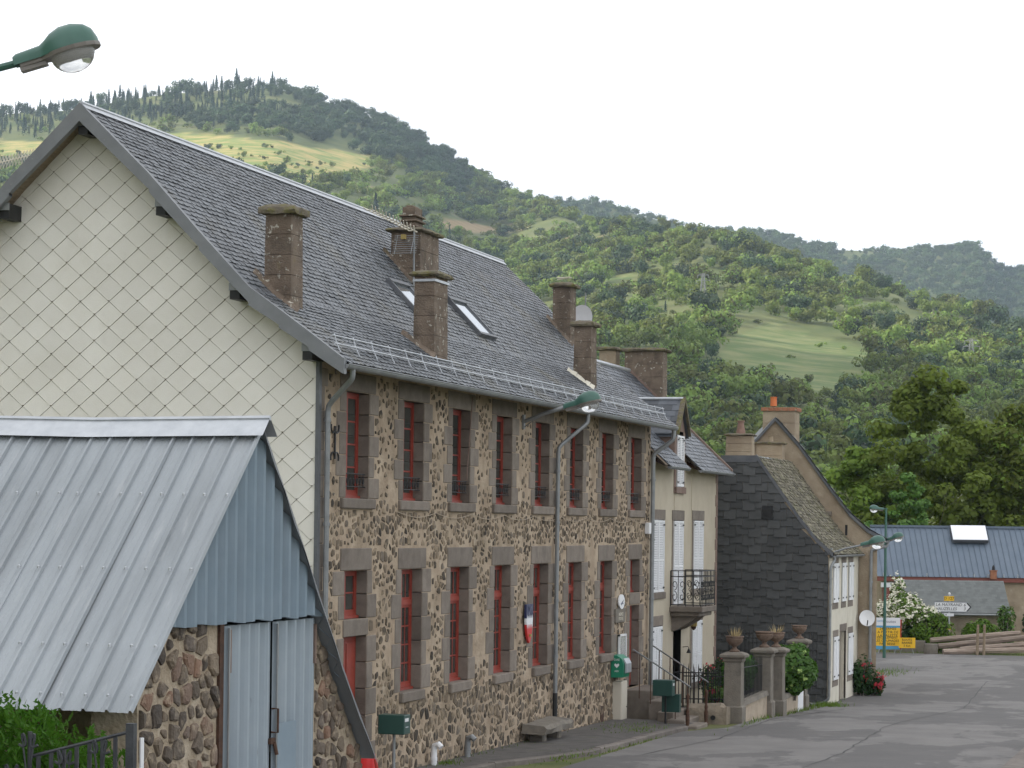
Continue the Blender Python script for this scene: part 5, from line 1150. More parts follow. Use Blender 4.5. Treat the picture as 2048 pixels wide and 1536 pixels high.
# gable sheet (wavy), doors
def wavy(y0, y1, zf0, zf1, x, amp, pitch, wob=0):
    q = MB(); ys_ = np.linspace(y0, y1, int((y1-y0)/(pitch/8))+1); V = []; n = len(ys_); nz_ = 6
    for j in range(nz_+1):
        for y_ in ys_:
            a, c = zf0(y_), zf1(y_); c = max(c, a+.001); V.append((x+amp*math.sin(2*math.pi*(y_-y0)/pitch), y_, a+(c-a)*j/nz_))
    q.add(V, [(j*n+i, j*n+i+1, (j+1)*n+i+1, (j+1)*n+i) for j in range(nz_) for i in range(n-1)]); return q
top_ = lambda y: min(EZs+(RZs-EZs)*(y-EYs)/(RYs-EYs), float(np.interp(y, [r[0] for r in RR], [r[1] for r in RR])))-.03
wavy(21.06, 25.62, lambda y: min(3.93+.012*math.sin(y*9)-(.05 if y > 25.2 else 0), top_(y)-.01), top_, -9.315, .045, .24).build('gable_sheet', M['bluesheet'], SD)
for (ya, yb) in ((22.52, 23.76), (23.79, 25.03)):
    d_ = wavy(ya, yb, lambda y: .9, lambda y: 3.90, XS+.02, .042, .25); dob = d_.build('door', M['doorsheet'], SD)
    MB().box(XS+.064, XS+.078, ya, ya+.03, .9, 3.88).build('door_edge', M['zinc'], dob)
MB().box(XS+.066, XS+.076, 23.83, 24.35, .9, 2.86).build('patch_sheet', M['bluesheet'], SD)
MB().box(XS-.05, XS+.03, 22.40, 22.5, .6, 3.93).build('door_post', M['rust'], SD)
hd = MB().tube([(XS+.05, 23.72, 3.02), (XS+.12, 23.72, 3.02), (XS+.12, 23.72, 2.78), (XS+.05, 23.72, 2.78)], .012, 6).box(XS+.04, XS+.07, 23.66, 23.84, 2.66, 2.72).tube([(XS+.07, 23.75, 2.68), (XS+.1, 23.75, 2.55)], .02, 6); hd.build('door_bolt', M['rust'], SD)
for y_, z_ in ((22.6, 3.86), (23.85, 3.86), (24.95, 3.84)): MB().box(XS+.03, XS+.06, y_-.02, y_+.02, z_-.42, z_).build('door_batten', M['quoin'], SD)
# ------------------------------------------------------------------ barn and low outbuilding at the junction
BN = thing('blue_roofed_barn', 'long barn with blue-grey standing-seam roof behind the junction', 'barn', (-11, 130, -.9))
def tilted(o, ang, fn): 
    ca, sa = math.cos(ang), math.sin(ang)
    for i, (x, y, z) in enumerate(o.v): o.v[i] = (fn[0]+x*ca-y*sa, fn[1]+x*sa+y*ca, z)
    return o
BA, BO = R(15.5), (-17.2, 127.2)         # local x runs along the barn front
L_ = 16.
tilted(MB().box(0.15, L_, .25, 6, -1.4, 2.7).add([(.15, .25, 2.7), (.15, 6, 2.7), (.15, 3.1, 5.0)], [(0, 1, 2)]).add([(L_, .25, 2.7), (L_, 6, 2.7), (L_, 3.1, 5.0)], [(2, 1, 0)]), BA, BO).build('wall', M['oldrender'], BN)
x = -.1; k = 0
while x < L_:
    q = MB(); x1 = x+.29
    q.add([(x, 0, 2.62), (x1-.03, 0, 2.62), (x1-.03, 3.1, 5.12), (x, 3.1, 5.12)], [(0, 1, 2, 3)], .3); q.add([(x1-.03, 0, 2.62), (x1-.03, 0, 2.68), (x1-.03, 3.1, 5.18), (x1-.03, 3.1, 5.12), (x1, 0, 2.62), (x1, 0, 2.68), (x1, 3.1, 5.18), (x1, 3.1, 5.12)], [(0, 1, 2, 3), (1, 5, 6, 2), (7, 6, 5, 4), (0, 4, 5, 1)], .3)
    tilted(q, BA, BO).build('roof_panel', M['bluemetal'], BN); x = x1; k += 1
tilted(MB().quad((-.1, 3.1, 5.12), (L_, 3.1, 5.12), (L_, 6.3, 2.62), (-.1, 6.3, 2.62)), BA, BO).build('rear_roof', M['bluemetal'], BN)
tilted(MB().box(-.1, L_, 3.02, 3.2, 5.12, 5.24), BA, BO).build('ridge_cap', M['bluemetal'], BN)
tilted(MB().box(-.1, 8.5, .05, .22, 2.38, 2.60), BA, BO).build('fascia_board', M['fascia'], BN)
tilted(MB().box(.2, 3.2, .12, .24, .2, 2.05), BA, BO).build('red_boarding', M['fascia'], BN)
tilted(MB().box(.1, 3.3, .10, .25, 2.06, 2.30), BA, BO).build('white_board', M['white'], BN)
q = MB(); 
def rq(x0, x1, u0, u1, h0, h1):
    P = lambda x, u, h: (x, 3.1*u-.63*h, 2.62+2.5*u+.78*h)
    return [P(x, u, h) for x in (x0, x1) for u in (u0, u1) for h in (h0, h1)]
q.add(rq(4.0, 5.85, .66, .97, .10, .28), [(0, 1, 3, 2), (4, 6, 7, 5), (0, 4, 5, 1), (2, 3, 7, 6), (0, 2, 6, 4), (1, 5, 7, 3)]); sp_ = tilted(q, BA, BO).build('solar_panel', M['zinc_dark'], BN)
q = MB(); v = rq(4.03, 5.82, .67, .965, .285, .30); q.add(v, [(1, 5, 7, 3)]); tilted(q, BA, BO).build('panel_glass', M['panel'], sp_)
q = MB().box(5.6, 5.9, -.25, .05, 2.55, 2.95).box(5.57, 5.93, -.28, .08, 2.95, 3.0); tilted(MB().lathe([(.09, 0), (.06, .12), (.08, .14), (.02, .26)], (5.75, -.1, 3.0), 8), BA, BO).build('chimney_cowl', M['black'], BN); tilted(q, BA, BO).build('small_chimney', M['brick'], BN)
for x_ in (.2, 2.4, 3.4, 4.1, 4.8, 5.5, 6.3, 7.0): tilted(MB().tube([(x_, -.02, 2.62), (x_, -.02, 2.80)], .025, 5), BA, BO).build('gutter_hook', M['zinc_new'], BN)
LO = thing('low_outbuilding', 'low outbuilding with grey shingle roof in front of the barn', 'outbuilding', (-12.5, 124, -.9)); LA, LB = R(15.5), (-15.4, 121.2)
tilted(MB().box(.35, 5.1, .5, 3.2, -1.4, 1.3), LA, LB).build('wall', M['garden_wall'], LO)
tilted(MB().quad((.1, 0, .98), (5.42, 0, .98), (5.3, 2.0, 2.52), (.0, 2.0, 2.52)).quad((.0, 2.0, 2.52), (5.3, 2.0, 2.52), (5.42, 4, .98), (.1, 4, .98)).add([(5.3, .1, 1.05), (5.3, 3.9, 1.05), (5.22, 2.0, 2.48)], [(0, 1, 2)]), LA, LB).build('roof_deck', M['shingle_grey'], LO)
q = MB()
for r_ in range(14):
    x = .05-(.13 if r_ % 2 else 0)
    while x < 5.3:
        u0, u1 = r_/14, (r_+1.15)/14; q.add([(max(x, .03), 2*u0, .99+1.54*u0+.03), (min(x+.25, 5.36), 2*u0, .99+1.54*u0+.03), (min(x+.25, 5.36), 2*min(u1, 1), .99+1.54*min(u1, 1)+.012), (max(x, .03), 2*min(u1, 1), .99+1.54*min(u1, 1)+.012)], [(0, 1, 2, 3)]); x += .262
tilted(q, LA, LB).build('roof_shingles', M['shingle_grey'], LO, kind='stuff')
tilted(MB().tube([(.1, -.05, .93), (5.4, -.05, .93)], .05, 8), LA, LB).build('gutter', M['zinc'], LO)

# ------------------------------------------------------------------ street lamps
def lamp_head(parent, o, ax, s, tilt):
    """hooded lantern with a clear bowl; ax = horizontal direction the arm points, o = joint with the arm"""
    ax = Vector(ax).normalized(); up = Vector((0, 0, 1)); f = (ax*math.cos(tilt)+up*math.sin(tilt)); u = (up*math.cos(tilt)-ax*math.sin(tilt)); w_ = f.cross(u)
    P = lambda a, b_, c_: tuple(Vector(o)+f*(a*s)+w_*(b_*s)+u*(c_*s))
    N_ = 16
    def ring(x, hw, top, bot, half): # cross-section: rounded top, flat bottom
        return [P(x, hw*math.cos(math.pi*k/8), bot+(top-bot)*max(0, math.sin(math.pi*k/8))**.8) for k in range(9)]
    sec = [(0, .075, .085, -.02), (.04, .085, .105, -.02), (.30, .10, .12, -.02), (.36, .13, .15, -.02), (.44, .185, .205, -.02), (.55, .215, .245, -.02), (.68, .215, .245, -.02), (.80, .18, .205, -.02), (.87, .12, .14, -.02), (.905, .03, .04, -.02)]
    q = MB(); V = []; F = []
    for (x, hw, t_, bo) in sec: V += ring(x, hw, t_, bo, 1)
    n = 9
    for i in range(len(sec)-1):
        for k in range(n-1): F.append((i*n+k, (i+1)*n+k, (i+1)*n+k+1, i*n+k+1))
    F.append(tuple(range(n))); F.append(tuple((len(sec)-1)*n+k for k in range(n))[::-1]); q.add(V, F); q.build('hood', M['lampgreen'], parent, smooth=True)
    q = MB(); V = []; F = []                      # lower housing and rim
    sec2 = [(.06, .07), (.30, .085), (.36, .125), (.44, .19), (.55, .225), (.68, .225), (.80, .19), (.88, .12), (.915, .03)]
    for (x, hw) in sec2: V += [P(x, -hw, -.015), P(x, hw, -.015), P(x, hw*.95, -.055), P(x, -hw*.95, -.055)]
    for i in range(len(sec2)-1):
        for k in range(4): F.append((i*4+k, i*4+(k+1) % 4, (i+1)*4+(k+1) % 4, (i+1)*4+k))
    F += [(0, 1, 2, 3), tuple(len(sec2)*4-4+k for k in range(4))[::-1]]; q.add(V, F)
    v = [P(x, y, z) for x in (.05, .33) for y in (-.06, .06) for z in (-.10, -.05)]; q.add(v, [(0, 1, 3, 2), (4, 6, 7, 5), (0, 4, 5, 1), (2, 3, 7, 6), (0, 2, 6, 4), (1, 5, 7, 3)]); q.build('housing', M['lampgrey'], parent)
    q = MB(); V = []; F = []; m_ = 6                # clear bowl
    for j in range(m_+1):
        a = (math.pi/2)*j/m_
        for k in range(N_): t_ = 2*math.pi*k/N_; V.append(P(.61+.235*math.cos(a)*math.cos(t_), .20*math.cos(a)*math.sin(t_), -.055-.20*math.sin(a)))
    for j in range(m_):
        for k in range(N_): F.append((j*N_+k, j*N_+(k+1) % N_, (j+1)*N_+(k+1) % N_, (j+1)*N_+k))
    q.add(V, F); q.build('glass_bowl', M['bowl'], parent, smooth=True)
gm = bpy.data.materials.new('clear_bowl'); gm.use_nodes = True; t = gm.node_tree; pb = t.nodes['Principled BSDF']; pb.inputs['Base Color'].default_value = (.93, .93, .92, 1); pb.inputs['Roughness'].default_value = .08; pb.inputs['Transmission Weight'].default_value = .8; pb.inputs['IOR'].default_value = 1.2
M['bowl'] = gm
def wall_lamp(name, label, base, tip, s, tilt, arm_r=.028, pole=None, group='green street lamps'):
    root = pole[0] if pole else base; t_ = thing(name, label, 'street lamp', root, group)
    ax = Vector((tip[0]-base[0], tip[1]-base[1], 0)); q = MB().tube([base, Vector(base).lerp(Vector(tip), .5)+Vector((0, 0, .03)), Vector(tip)+(Vector(tip)-Vector(base)).normalized()*.12*s], arm_r, 8); q.build('arm', M['zinc'] if not pole else M['lampgreen'], t_, smooth=True)
    if pole: MB().tube(pole, [.075, .05], 10).build('pole', M['lampgreen'], t_, smooth=True)
    else: MB().box(base[0]-.03, base[0]+.03, base[1]-.06, base[1]+.06, base[2]-.16, base[2]+.16).tube([(base[0]+.02, base[1], base[2]-.12), Vector(base).lerp(Vector(tip), .35)], .012, 5).build('wall_bracket', M['zinc'], t_)
    lamp_head(t_, tip, ax, s, tilt); return t_
wall_lamp('street_lamp', 'green street lamp high at top left against the white sky', (-9.62, 17.53, 8.28), (-9.17, 17.65, 8.45), .75, R(17), .03, [(-9.7, 17.5, zg(17.5)), (-9.7, 17.5, 8.3)])
wall_lamp('street_lamp', 'green street lamp on the stone house front under the gutter', (XF+.02, 53.3, 7.22), (-14.2, 53.3, 7.53), .95, R(14), .045)
wall_lamp('street_lamp', 'green street lamp on the white street front of the shingle-clad house', (-12.02, 77.7, 4.20), (-11.1, 77.7, 4.45), .86, R(12), .03)
wall_lamp('street_lamp', 'green street lamp on the corner of the old gabled house', (-11.44, 84.05, 4.42), (-11.15, 84.05, 4.60), .66, R(16), .03)
LPX = (-14.93, 112.3); wall_lamp('street_lamp', 'green street lamp on a tall green pole before the barn', (LPX[0], LPX[1], 5.86), (LPX[0]-.1, LPX[1], 5.88), .72, R(4), .03, [(LPX[0], LPX[1], zg(112)), (LPX[0], LPX[1], 5.95)])
# ------------------------------------------------------------------ things on the stone house front
def letters(txt, size, M_, m, parent, name='lettering', ext=.002, shear=0, align='CENTER', bold=0):
    cu = bpy.data.curves.new('text', 'FONT'); cu.body = txt; cu.size = size; cu.extrude = ext; cu.shear = shear; cu.align_x = align; cu.align_y = 'CENTER'; cu.resolution_u = 2; cu.offset = bold; cu.space_line = .95
    o = bpy.data.objects.new('text', cu); col.objects.link(o); dg = bpy.context.evaluated_depsgraph_get(); me = bpy.data.meshes.new_from_object(o.evaluated_get(dg)); bpy.data.objects.remove(o); me.name = name
    me.materials.clear(); me.materials.append(m); return piece(name, me, M_, parent)
FACE_X = Matrix(((0, 0, 1, 0), (1, 0, 0, 0), (0, 1, 0, 0), (0, 0, 0, 1)))    # lettering on a wall facing the street
t_ = thing('shield_plaque', 'blue, white and red pointed shield on the stone house front', 'shield', (XF, 53.75, 2.3))
SW = .27
def shield(z0, z1, m, x, nm):
    q = MB(); P = []
    prof = [(2.30, .0), (2.33, .05), (2.40, .12), (2.50, .18), (2.65, .235), (2.80, .262), (2.95, .272), (3.17, .275)]; zz = sorted({z0, z1, *[p[0] for p in prof if z0 < p[0] < z1]})
    hw = [float(np.interp(z, [p[0] for p in prof], [p[1] for p in prof])) for z in zz]
    pts = [(53.75-h, z) for z, h in zip(zz, hw)]+[(53.75+h, z) for z, h in list(zip(zz, hw))[::-1]]
    q.prism([(p[0], p[1]) for p in pts], 0, XF+.05, x); q.build(nm, m, t_)
shield(2.30, 2.72, M['flagred'], XF+.10, 'red_field'); shield(2.72, 2.86, M['white'], XF+.098, 'white_field'); shield(2.86, 3.17, M['flagblue'], XF+.10, 'blue_field')
for k in range(5):
    y = 53.75-.2+k*.1; MB().add([(XF+.103, y-.038, 2.85), (XF+.103, y+.038, 2.85), (XF+.103, y, 2.95)], [(0, 1, 2)]).build('white_flame', M['white'], t_); MB().add([(XF+.103, y-.038, 2.73), (XF+.103, y, 2.62), (XF+.103, y+.038, 2.73)], [(0, 1, 2)]).build('white_flame', M['white'], t_)
for s in (-1, 1): MB().tube([(XF+.104, 53.75-s*.13, 2.92), (XF+.104, 53.75+s*.13, 3.12)], .012, 4).build('crossed_emblem', M['inkgrey'], t_)
MB().lathe([(.05, 0), (.05, .05), (.0, .06)], (XF+.10, 53.75, 2.45), 8).build('small_badge', M['gold'], t_)
t_ = thing('name_plaque', 'grey stone plaque with faint lettering beside the far door', 'plaque', (XF, 62.55, 2.45)); MB().cbox(XF+.01, XF+.06, 62.05, 63.1, 2.47, 2.83, .006).build('slab', M['pillar'], t_); letters('AGENCE\nPOSTALE', .12, Matrix.Translation((XF+.061, 62.6, 2.62)) @ FACE_X, M['whitewash'], t_)
t_ = thing('oval_sign', 'white oval sign with a dark bird emblem above the grey plaque', 'sign', (XF, 62.65, 2.8))
q = MB(); q.add([(x, 62.65+.30*math.cos(a), 3.0+.19*math.sin(a)) for x in (XF+.03, XF+.07) for a in np.linspace(0, 2*math.pi, 20, endpoint=False)], [tuple(range(20)), tuple(range(20, 40))]+[(i, (i+1) % 20, 20+(i+1) % 20, 20+i) for i in range(20)]); q.build('oval_panel', M['white'], t_)
MB().add([(XF+.073, y, z) for y, z in ((62.5, 2.95), (62.62, 2.99), (62.84, 3.06), (62.76, 2.98), (62.82, 2.93), (62.66, 2.94), (62.6, 2.9))], [tuple(range(7))]).build('bird_emblem', M['inkgrey'], t_)
t_ = thing('notice_board', 'white-framed notice board beside the far door of the stone house', 'notice board', (XF, 62.8, 1.1)); q = MB(); y0, y1, z0, z1 = 62.42, 63.2, 1.12, 2.16
q.box(XF+.02, XF+.08, y0, y1, z0, z0+.05).box(XF+.02, XF+.08, y0, y1, z1-.05, z1).box(XF+.02, XF+.08, y0, y0+.05, z0, z1).box(XF+.02, XF+.08, y1-.05, y1, z0, z1).box(XF+.02, XF+.03, y0, y1, z0, z1); q.build('frame', M['white'], t_)
for k, (a, c, e, f_) in enumerate(((62.5, 62.75, 1.75, 2.05), (62.82, 63.1, 1.6, 2.05), (62.5, 62.78, 1.25, 1.65), (62.85, 63.1, 1.2, 1.5))): MB().box(XF+.031, XF+.035, a, c, e, f_).build('paper_notice', M['signwhite'] if k % 2 else M['zinc'], t_)
MB().box(XF+.06, XF+.064, y0+.05, y1-.05, z0+.05, z1-.05).build('pane', M['bowl'], t_)
t_ = thing('defibrillator_box', 'green defibrillator box with white heart mark and clear cover', 'defibrillator', (XF, 62.2, 1.0)); q = MB()
pts = [(0, 1.1), (.34, 1.1), (.36, 1.2), (.36, 1.45), (.30, 1.58), (.16, 1.66), (0, 1.66)]
q.prism([(XF+.02+a*.9, z) for a, z in pts], 1, 61.75, 61.80); q.prism([(XF+.02+a*.9, z) for a, z in pts], 1, 61.80, 62.45); q.build('case', M['aedgreen'], t_); 
q = MB().prism([(XF+.36, 1.2), (XF+.40, 1.22), (XF+.40, 1.45), (XF+.33, 1.58), (XF+.30, 1.56), (XF+.36, 1.44)], 1, 61.85, 62.4); q.build('clear_cover', M['zinc_new'], t_)
FY = Matrix(((1, 0, 0, 0), (0, 0, -1, 0), (0, 1, 0, 0), (0, 0, 0, 1)))       # lettering facing the viewer's end of the street
hq = MB(); hq.add([(XF+.17+.065*x, 61.745, 1.40+.06*y) for x, y in ((0, -1), (.9, 0), (1, .55), (.6, .95), (0, .55), (-.6, .95), (-1, .55), (-.9, 0))], [tuple(range(8))]); hq.build('heart_mark', M['white'], t_)
letters('DAE', .08, Matrix.Translation((XF+.17, 61.745, 1.55)) @ FY, M['white'], t_); letters('AED', .06, Matrix.Translation((XF+.17, 61.745, 1.26)) @ FY, M['white'], t_)
t_ = thing('meter_cabinet', 'tall cream electric meter cabinet below the green box', 'cabinet', (XF, 62.5, -.1)); MB().cbox(XF, XF+.24, 62.0, 62.62, -.1, .98, .012).build('body', M['cabinet'], t_); MB().box(XF+.24, XF+.25, 62.03, 62.59, .38, .95).build('upper_door', M['cabinet'], t_); MB().box(XF+.24, XF+.25, 62.03, 62.59, -.02, .35).build('lower_door', M['cabinet'], t_); MB().lathe([(.015, 0), (.015, .03)], (XF+.255, 62.5, .3), 6).build('lock', M['black'], t_)
t_ = thing('wall_box', 'small white cable box beside the corner downpipe of the stone house', 'cable box', (XF, 65.4, 4.7)); MB().cbox(XF+.01, XF+.14, 65.38, 65.62, 4.75, 5.05, .01).build('box', M['white'], t_)
t_ = thing('wall_anchor', 'black iron scroll wall anchor at the near corner of the stone house', 'wall anchor', (XF, 41.2, 6)); MB().tube([(XF+.03, 41.2, 6.04), (XF+.03, 41.2, 6.62)], .02, 6).build('bar', M['black'], t_)
for zc_, s in ((6.6, 1), (6.06, -1)):
    q = MB()
    for d_ in (-1, 1): q.tube([(XF+.03, 41.2+d_*(.10-.10*math.cos(a)), zc_-s*.10*math.sin(a)) for a in np.linspace(0, 3.6, 8)], .016, 5)
    q.build('scroll', M['black'], t_)
t_ = thing('wall_cable', 'thin pale cable sagging along the stone house front under the upper sills', 'cable', (XF, 54, 4.9)); q = MB(); P = []
for k in range(9):
    y0 = 44.6+k*2.4
    for u in np.linspace(0, 1, 6, endpoint=False): P.append((XF+.045, y0+2.4*u, 5.15-.10*math.sin(math.pi*u)-.02*k/9))
q.tube(P, .008, 5); q.build('cable_run', M['garden_wall'], t_)
tag(MB().tube([(XF+.06, 48.95, 5.85), (XF+.12, 49.1, 7.55)], .012, 5).build('hanging_cord', M['quoin']), 'thin reddish cord hanging across the third upper window', 'cord')
# benches, letterboxes, vents
t_ = thing('stone_bench', 'rough grey stone slab bench against the stone house wall', 'bench', (-14.9, 54.5, .1)); q = MB(); V = []; nx = 9
for iy in range(nx):
    for (x, z) in ((-15.1, .30), (-14.55, .30), (-14.52, .42), (-14.58, .50), (-15.08, .53)): V.append((x+random.uniform(-.03, .03), 53.35+iy*2.35/8, z+random.uniform(-.02, .02)))
F = [(i*5+k, i*5+(k+1) % 5, (i+1)*5+(k+1) % 5, (i+1)*5+k) for i in range(nx-1) for k in range(5)]+[(4, 3, 2, 1, 0), tuple(40+k for k in range(5))]; q.add(V, F); q.build('seat_slab', M['pillar'], t_)
for y in (53.9, 55.2): MB().cbox(-15.05, -14.7, y-.15, y+.15, -.05, .32, .03).build('support_stone', M['pillar'], t_)
t_ = thing('letterbox', 'dark green letterbox on a post by the near end of the stone house', 'letterbox', (-14.45, 42.75, .2)); MB().cbox(-14.75, -14.25, 42.62, 42.98, 1.13, 1.48, .012).build('box', M['mailgreen'], t_); MB().tube([(-14.5, 42.8, .2), (-14.5, 42.8, 1.13)], .03, 8).build('post', M['zinc'], t_); MB().box(-14.252, -14.245, 42.66, 42.86, 1.36, 1.42).build('name_label', M['signwhite'], t_); MB().box(-14.252, -14.245, 42.7, 42.85, 1.25, 1.27).build('slot_plate', M['zinc_new'], t_)
for i, (y, m_, lb) in enumerate(((46.75, M['white'], 'white plastic vent pipe at the foot of the stone house'), (49.0, M['zinc'], 'grey-brown vent pipe at the foot of the stone house'))):
    q = MB().tube([(XF+.14, y, zg(y)-.05), (XF+.14, y, zg(y)+.42), (XF+.16, y, zg(y)+.50), (XF+.24, y-.02, zg(y)+.53), (XF+.30, y-.03, zg(y)+.47)], .062, 10).tube([(XF+.14, y, zg(y)+.2), (XF+.14, y, zg(y)+.27)], .07, 10); tag(q.build('vent_pipe', m_, smooth=True), lb, 'pipe')
MB().box(XF+.005, XF+.02, 60.75, 61.05, .0, .42).build('foundation_vent', M['rust'], SH)
# red marker barrel by the shed
t_ = thing('red_container', 'bright red plastic container beyond the shed wall', 'container', (-10.05, 28.6, zg(28.6)-.1)); c = (-10.03, 28.6, zg(28.6)-.1); MB().lathe([(.10, 0), (.12, .03), (.12, .9), (.115, 1.27), (.10, 1.35), (.0, 1.36)], c, 12).build('body', M['flagred'], t_, smooth=True); MB().tube([(c[0]+.14, c[1]-.1, c[2]+1.3), (c[0]+.16, c[1]-.1, c[2]+1.2), (c[0]+.12, c[1]-.1, c[2]+1.05)], .02, 6).build('handle', M['signred'], t_)
t_ = thing('roof_scrap', 'loose grey slates and boards piled on the shed roof corner', 'debris', (-9.42, 25.45, 3.50))
for k in range(6): q = MB().box(-.16, .16, -.12, .12, -.008, .008); ob = q.build('scrap_piece', M['wood'] if k % 2 else M['shedroof'], t_); ob.location = (.3*random.uniform(-.3, .6), random.uniform(-.1, .15), .02+k*.028); ob.rotation_euler = (random.uniform(-.12, .12), random.uniform(-.1, .1), random.uniform(-.6, .6))
# ------------------------------------------------------------------ aerials and dishes
t_ = thing('tv_aerial', 'pale comb-like television aerial on the roof in front of the big chimney', 'aerial', (-17.45, 52.45, 10.1)); q = MB().tube([(-17.45, 52.45, 10.1), (-17.45, 52.45, 11.45)], .022, 8); q.build('mast', M['zinc'], t_)
a0, a1 = Vector((-18.15, 51.6, 11.78)), Vector((-17.35, 52.35, 11.36)); q = MB().tube([a0, a1], .016, 6); q.build('boom', M['whitewash'], t_); q = MB(); dr = (a1-a0).normalized(); sd_ = dr.cross(Vector((0, 0, 1))).normalized(); up_ = sd_.cross(dr)
for k in range(13):
    c = a0.lerp(a1, k/12*.92)
    for s in (-1, 1): q.tube([c, c+sd_*s*.13-up_*.02+dr*-.04, c+sd_*s*.23+up_*.03-dr*.12], .013, 4)
q.build('directors', M['whitewash'], t_); q = MB()
for sg_ in (-1, 1):
    for k in range(9): z = 11.33-k*.05 if sg_ < 0 else 11.40+k*.03; q.tube([(-17.85+k*.0, 52.3-.02*k, z-.05), (-17.30, 52.3-.02*k, z-.05)], .007, 4) if sg_ < 0 else None
for x_ in (-17.78, -17.4): q.tube([(x_, 52.3, 11.3), (x_-.02, 52.12, 10.86)], .008, 4)
q.build('reflector_grid', M['zinc'], t_); MB().box(-17.68, -17.58, 52.2, 52.3, 11.2, 11.3).build('junction_box', M['gold'], t_)
t_ = thing('comb_aerial', 'pale zigzag aerial behind the left roof slope', 'aerial', (-22.3, 41.9, 10.4)); q = MB().tube([(-22.6, 41.9, 11.42), (-21.0, 41.9, 11.72)], .014, 6)
for k in range(26):
    x = -22.6+k*.062; z = 11.42+(k*.062)*.19
    for s in (-1, 1): q.tube([(x, 41.9+s*.02, z), (x+.03, 41.9+s*.05, z+s*.13), (x+.06, 41.9+s*.02, z+.01)], .010, 4)
q.build('zigzag_elements', M['whitewash'], t_); MB().tube([(-22.4, 41.9, 10.0), (-22.4, 41.9, 11.5)], .02, 6).build('mast', M['zinc'], t_)
def dish(name, label, c, r, facing, mast, lnb=True):
    t_ = thing(name, label, 'satellite dish', mast[0]); f = Vector(facing).normalized(); u = f.cross(Vector((0, 0, 1))).normalized(); v = u.cross(f); q = MB(); V = []; n = 24; rs = (0, .35, .65, .9, 1.0)
    for k in rs:
        for i in range(n): a = 2*math.pi*i/n; V.append(Vector(c)+u*(r*k*math.cos(a))+v*(r*1.08*k*math.sin(a))+f*(.22*r*k*k))
    F = [(j*n+i, j*n+(i+1) % n, (j+1)*n+(i+1) % n, (j+1)*n+i) for j in range(len(rs)-1) for i in range(n)]; q.add(V, F); o = len(V); q.add([p+f*-.012 for p in V], [f_[::-1] for f_ in F]); q.build('reflector', M['white'], t_, smooth=True)
    MB().tube(mast, .022, 7).build('mast', M['zinc'], t_)
    if lnb: e = Vector(c)-v*r*1.0; MB().tube([e, e+f*r*.9+v*r*.35], .012, 5).box(*(x for p in ((-.03, .03),)*0 for x in p)) if False else MB().tube([e, e+f*r*.9+v*r*.35, e+f*r*.9+v*r*.5], .018, 6).build('receiver_arm', M['black'], t_)
    return t_
dish('satellite_dish', 'white satellite dish between the two far roof chimneys', (-17.1, 65.9, 10.52), .40, (-.35, -1, .25), [(-17.02, 66.0, 9.6), (-17.02, 66.0, 11.3)], False)
dish('satellite_dish', 'round white satellite dish on the old gabled house corner', (-11.70, 83.55, 1.98), .26, (.25, -1, .35), [(-11.62, 83.78, 1.5), (-11.7, 83.62, 1.9)])
t_ = thing('roof_antenna', 'small pale aerial lying across the cap of the far roof chimney', 'aerial', (-17.36, 65.0, 11.5)); q = MB()
for a in (-.5, 0, .5): q.tube([(-17.55, 65.0+a*.2, 11.56+abs(a)*.1), (-17.2, 65.05-a*.2, 11.62)], .016, 5)
q.build('elements', M['whitewash'], t_)
# ------------------------------------------------------------------ steps, fences and the little front garden
ST = thing('entrance_steps', 'worn stone steps climbing to the far door of the stone house', 'steps', (-13.9, 62.8, -.1))
for k, (x0, x1, y0, y1, z0, z1) in enumerate(((-15.15, -14.35, 63.2, 65.5, -.3, .70), (-14.35, -13.95, 62.6, 64.6, -.3, .48), (-13.95, -13.55, 61.9, 63.9, -.3, .26), (-13.6, -13.15, 61.4, 63.2, -.3, .10), (-13.2, -12.75, 61.0, 62.3, -.3, -.0))):
    MB().cbox(x0, x1+.03, y0, y1, z0, z1, .025).build('step', M['dressed'], ST)
HR = thing('stair_handrails', 'thin rusty handrails on both sides of the entrance steps', 'handrail', (-13.9, 62.8, 0)); 
for y0, y1 in ((62.3, 61.2), (64.6, 63.4)):
    p0, p1 = Vector((-14.9, y0+.9, 1.75)), Vector((-12.95, y1, .95)); MB().tube([p0, p1], .02, 6).build('rail', M['zinc'], HR)
    for u, zb in ((.12, .5), (.32, .4), (.55, .2), (.75, .05), (.95, -.1)): p = p0.lerp(p1, u); MB().tube([(p.x, p.y, zb), p], .014, 6).build('baluster', M['rust'], HR)
bol = None
for y, lb in ((61.05, 'left one of the two dark turned iron posts by the steps'), (62.7, 'right one of the two dark turned iron posts by the steps')):
    q = MB().lathe([(.06, 0), (.065, .06), (.04, .1), (.05, .2), (.055, .34), (.035, .42), (.05, .48), (.03, .54), (.035, .78), (.05, .84), (.02, .92)], (-12.98 if y < 62 else -12.85, y, -.12), 10); tag(q.build('iron_bollard', M['rust'], smooth=True), lb, 'bollard', 'turned iron posts by the steps')
t_ = thing('letterbox', 'dark green letterbox hung on the garden gate by the steps', 'letterbox', (-13.55, 60.2, .6)); MB().cbox(-13.85, -13.35, 60.9, 61.25, .72, 1.12, .012).build('box', M['mailgreen'], t_); MB().box(-13.352, -13.345, 61.0, 61.15, .98, 1.04).build('name_label', M['signwhite'], t_); MB().box(-13.7, -13.25, 61.3, 61.5, .3, .75).build('lower_box', M['mailgreen'], t_); MB().tube([(-13.6, 61.3, -.1), (-13.6, 61.3, .72)], .025, 6).build('post', M['black'], t_)
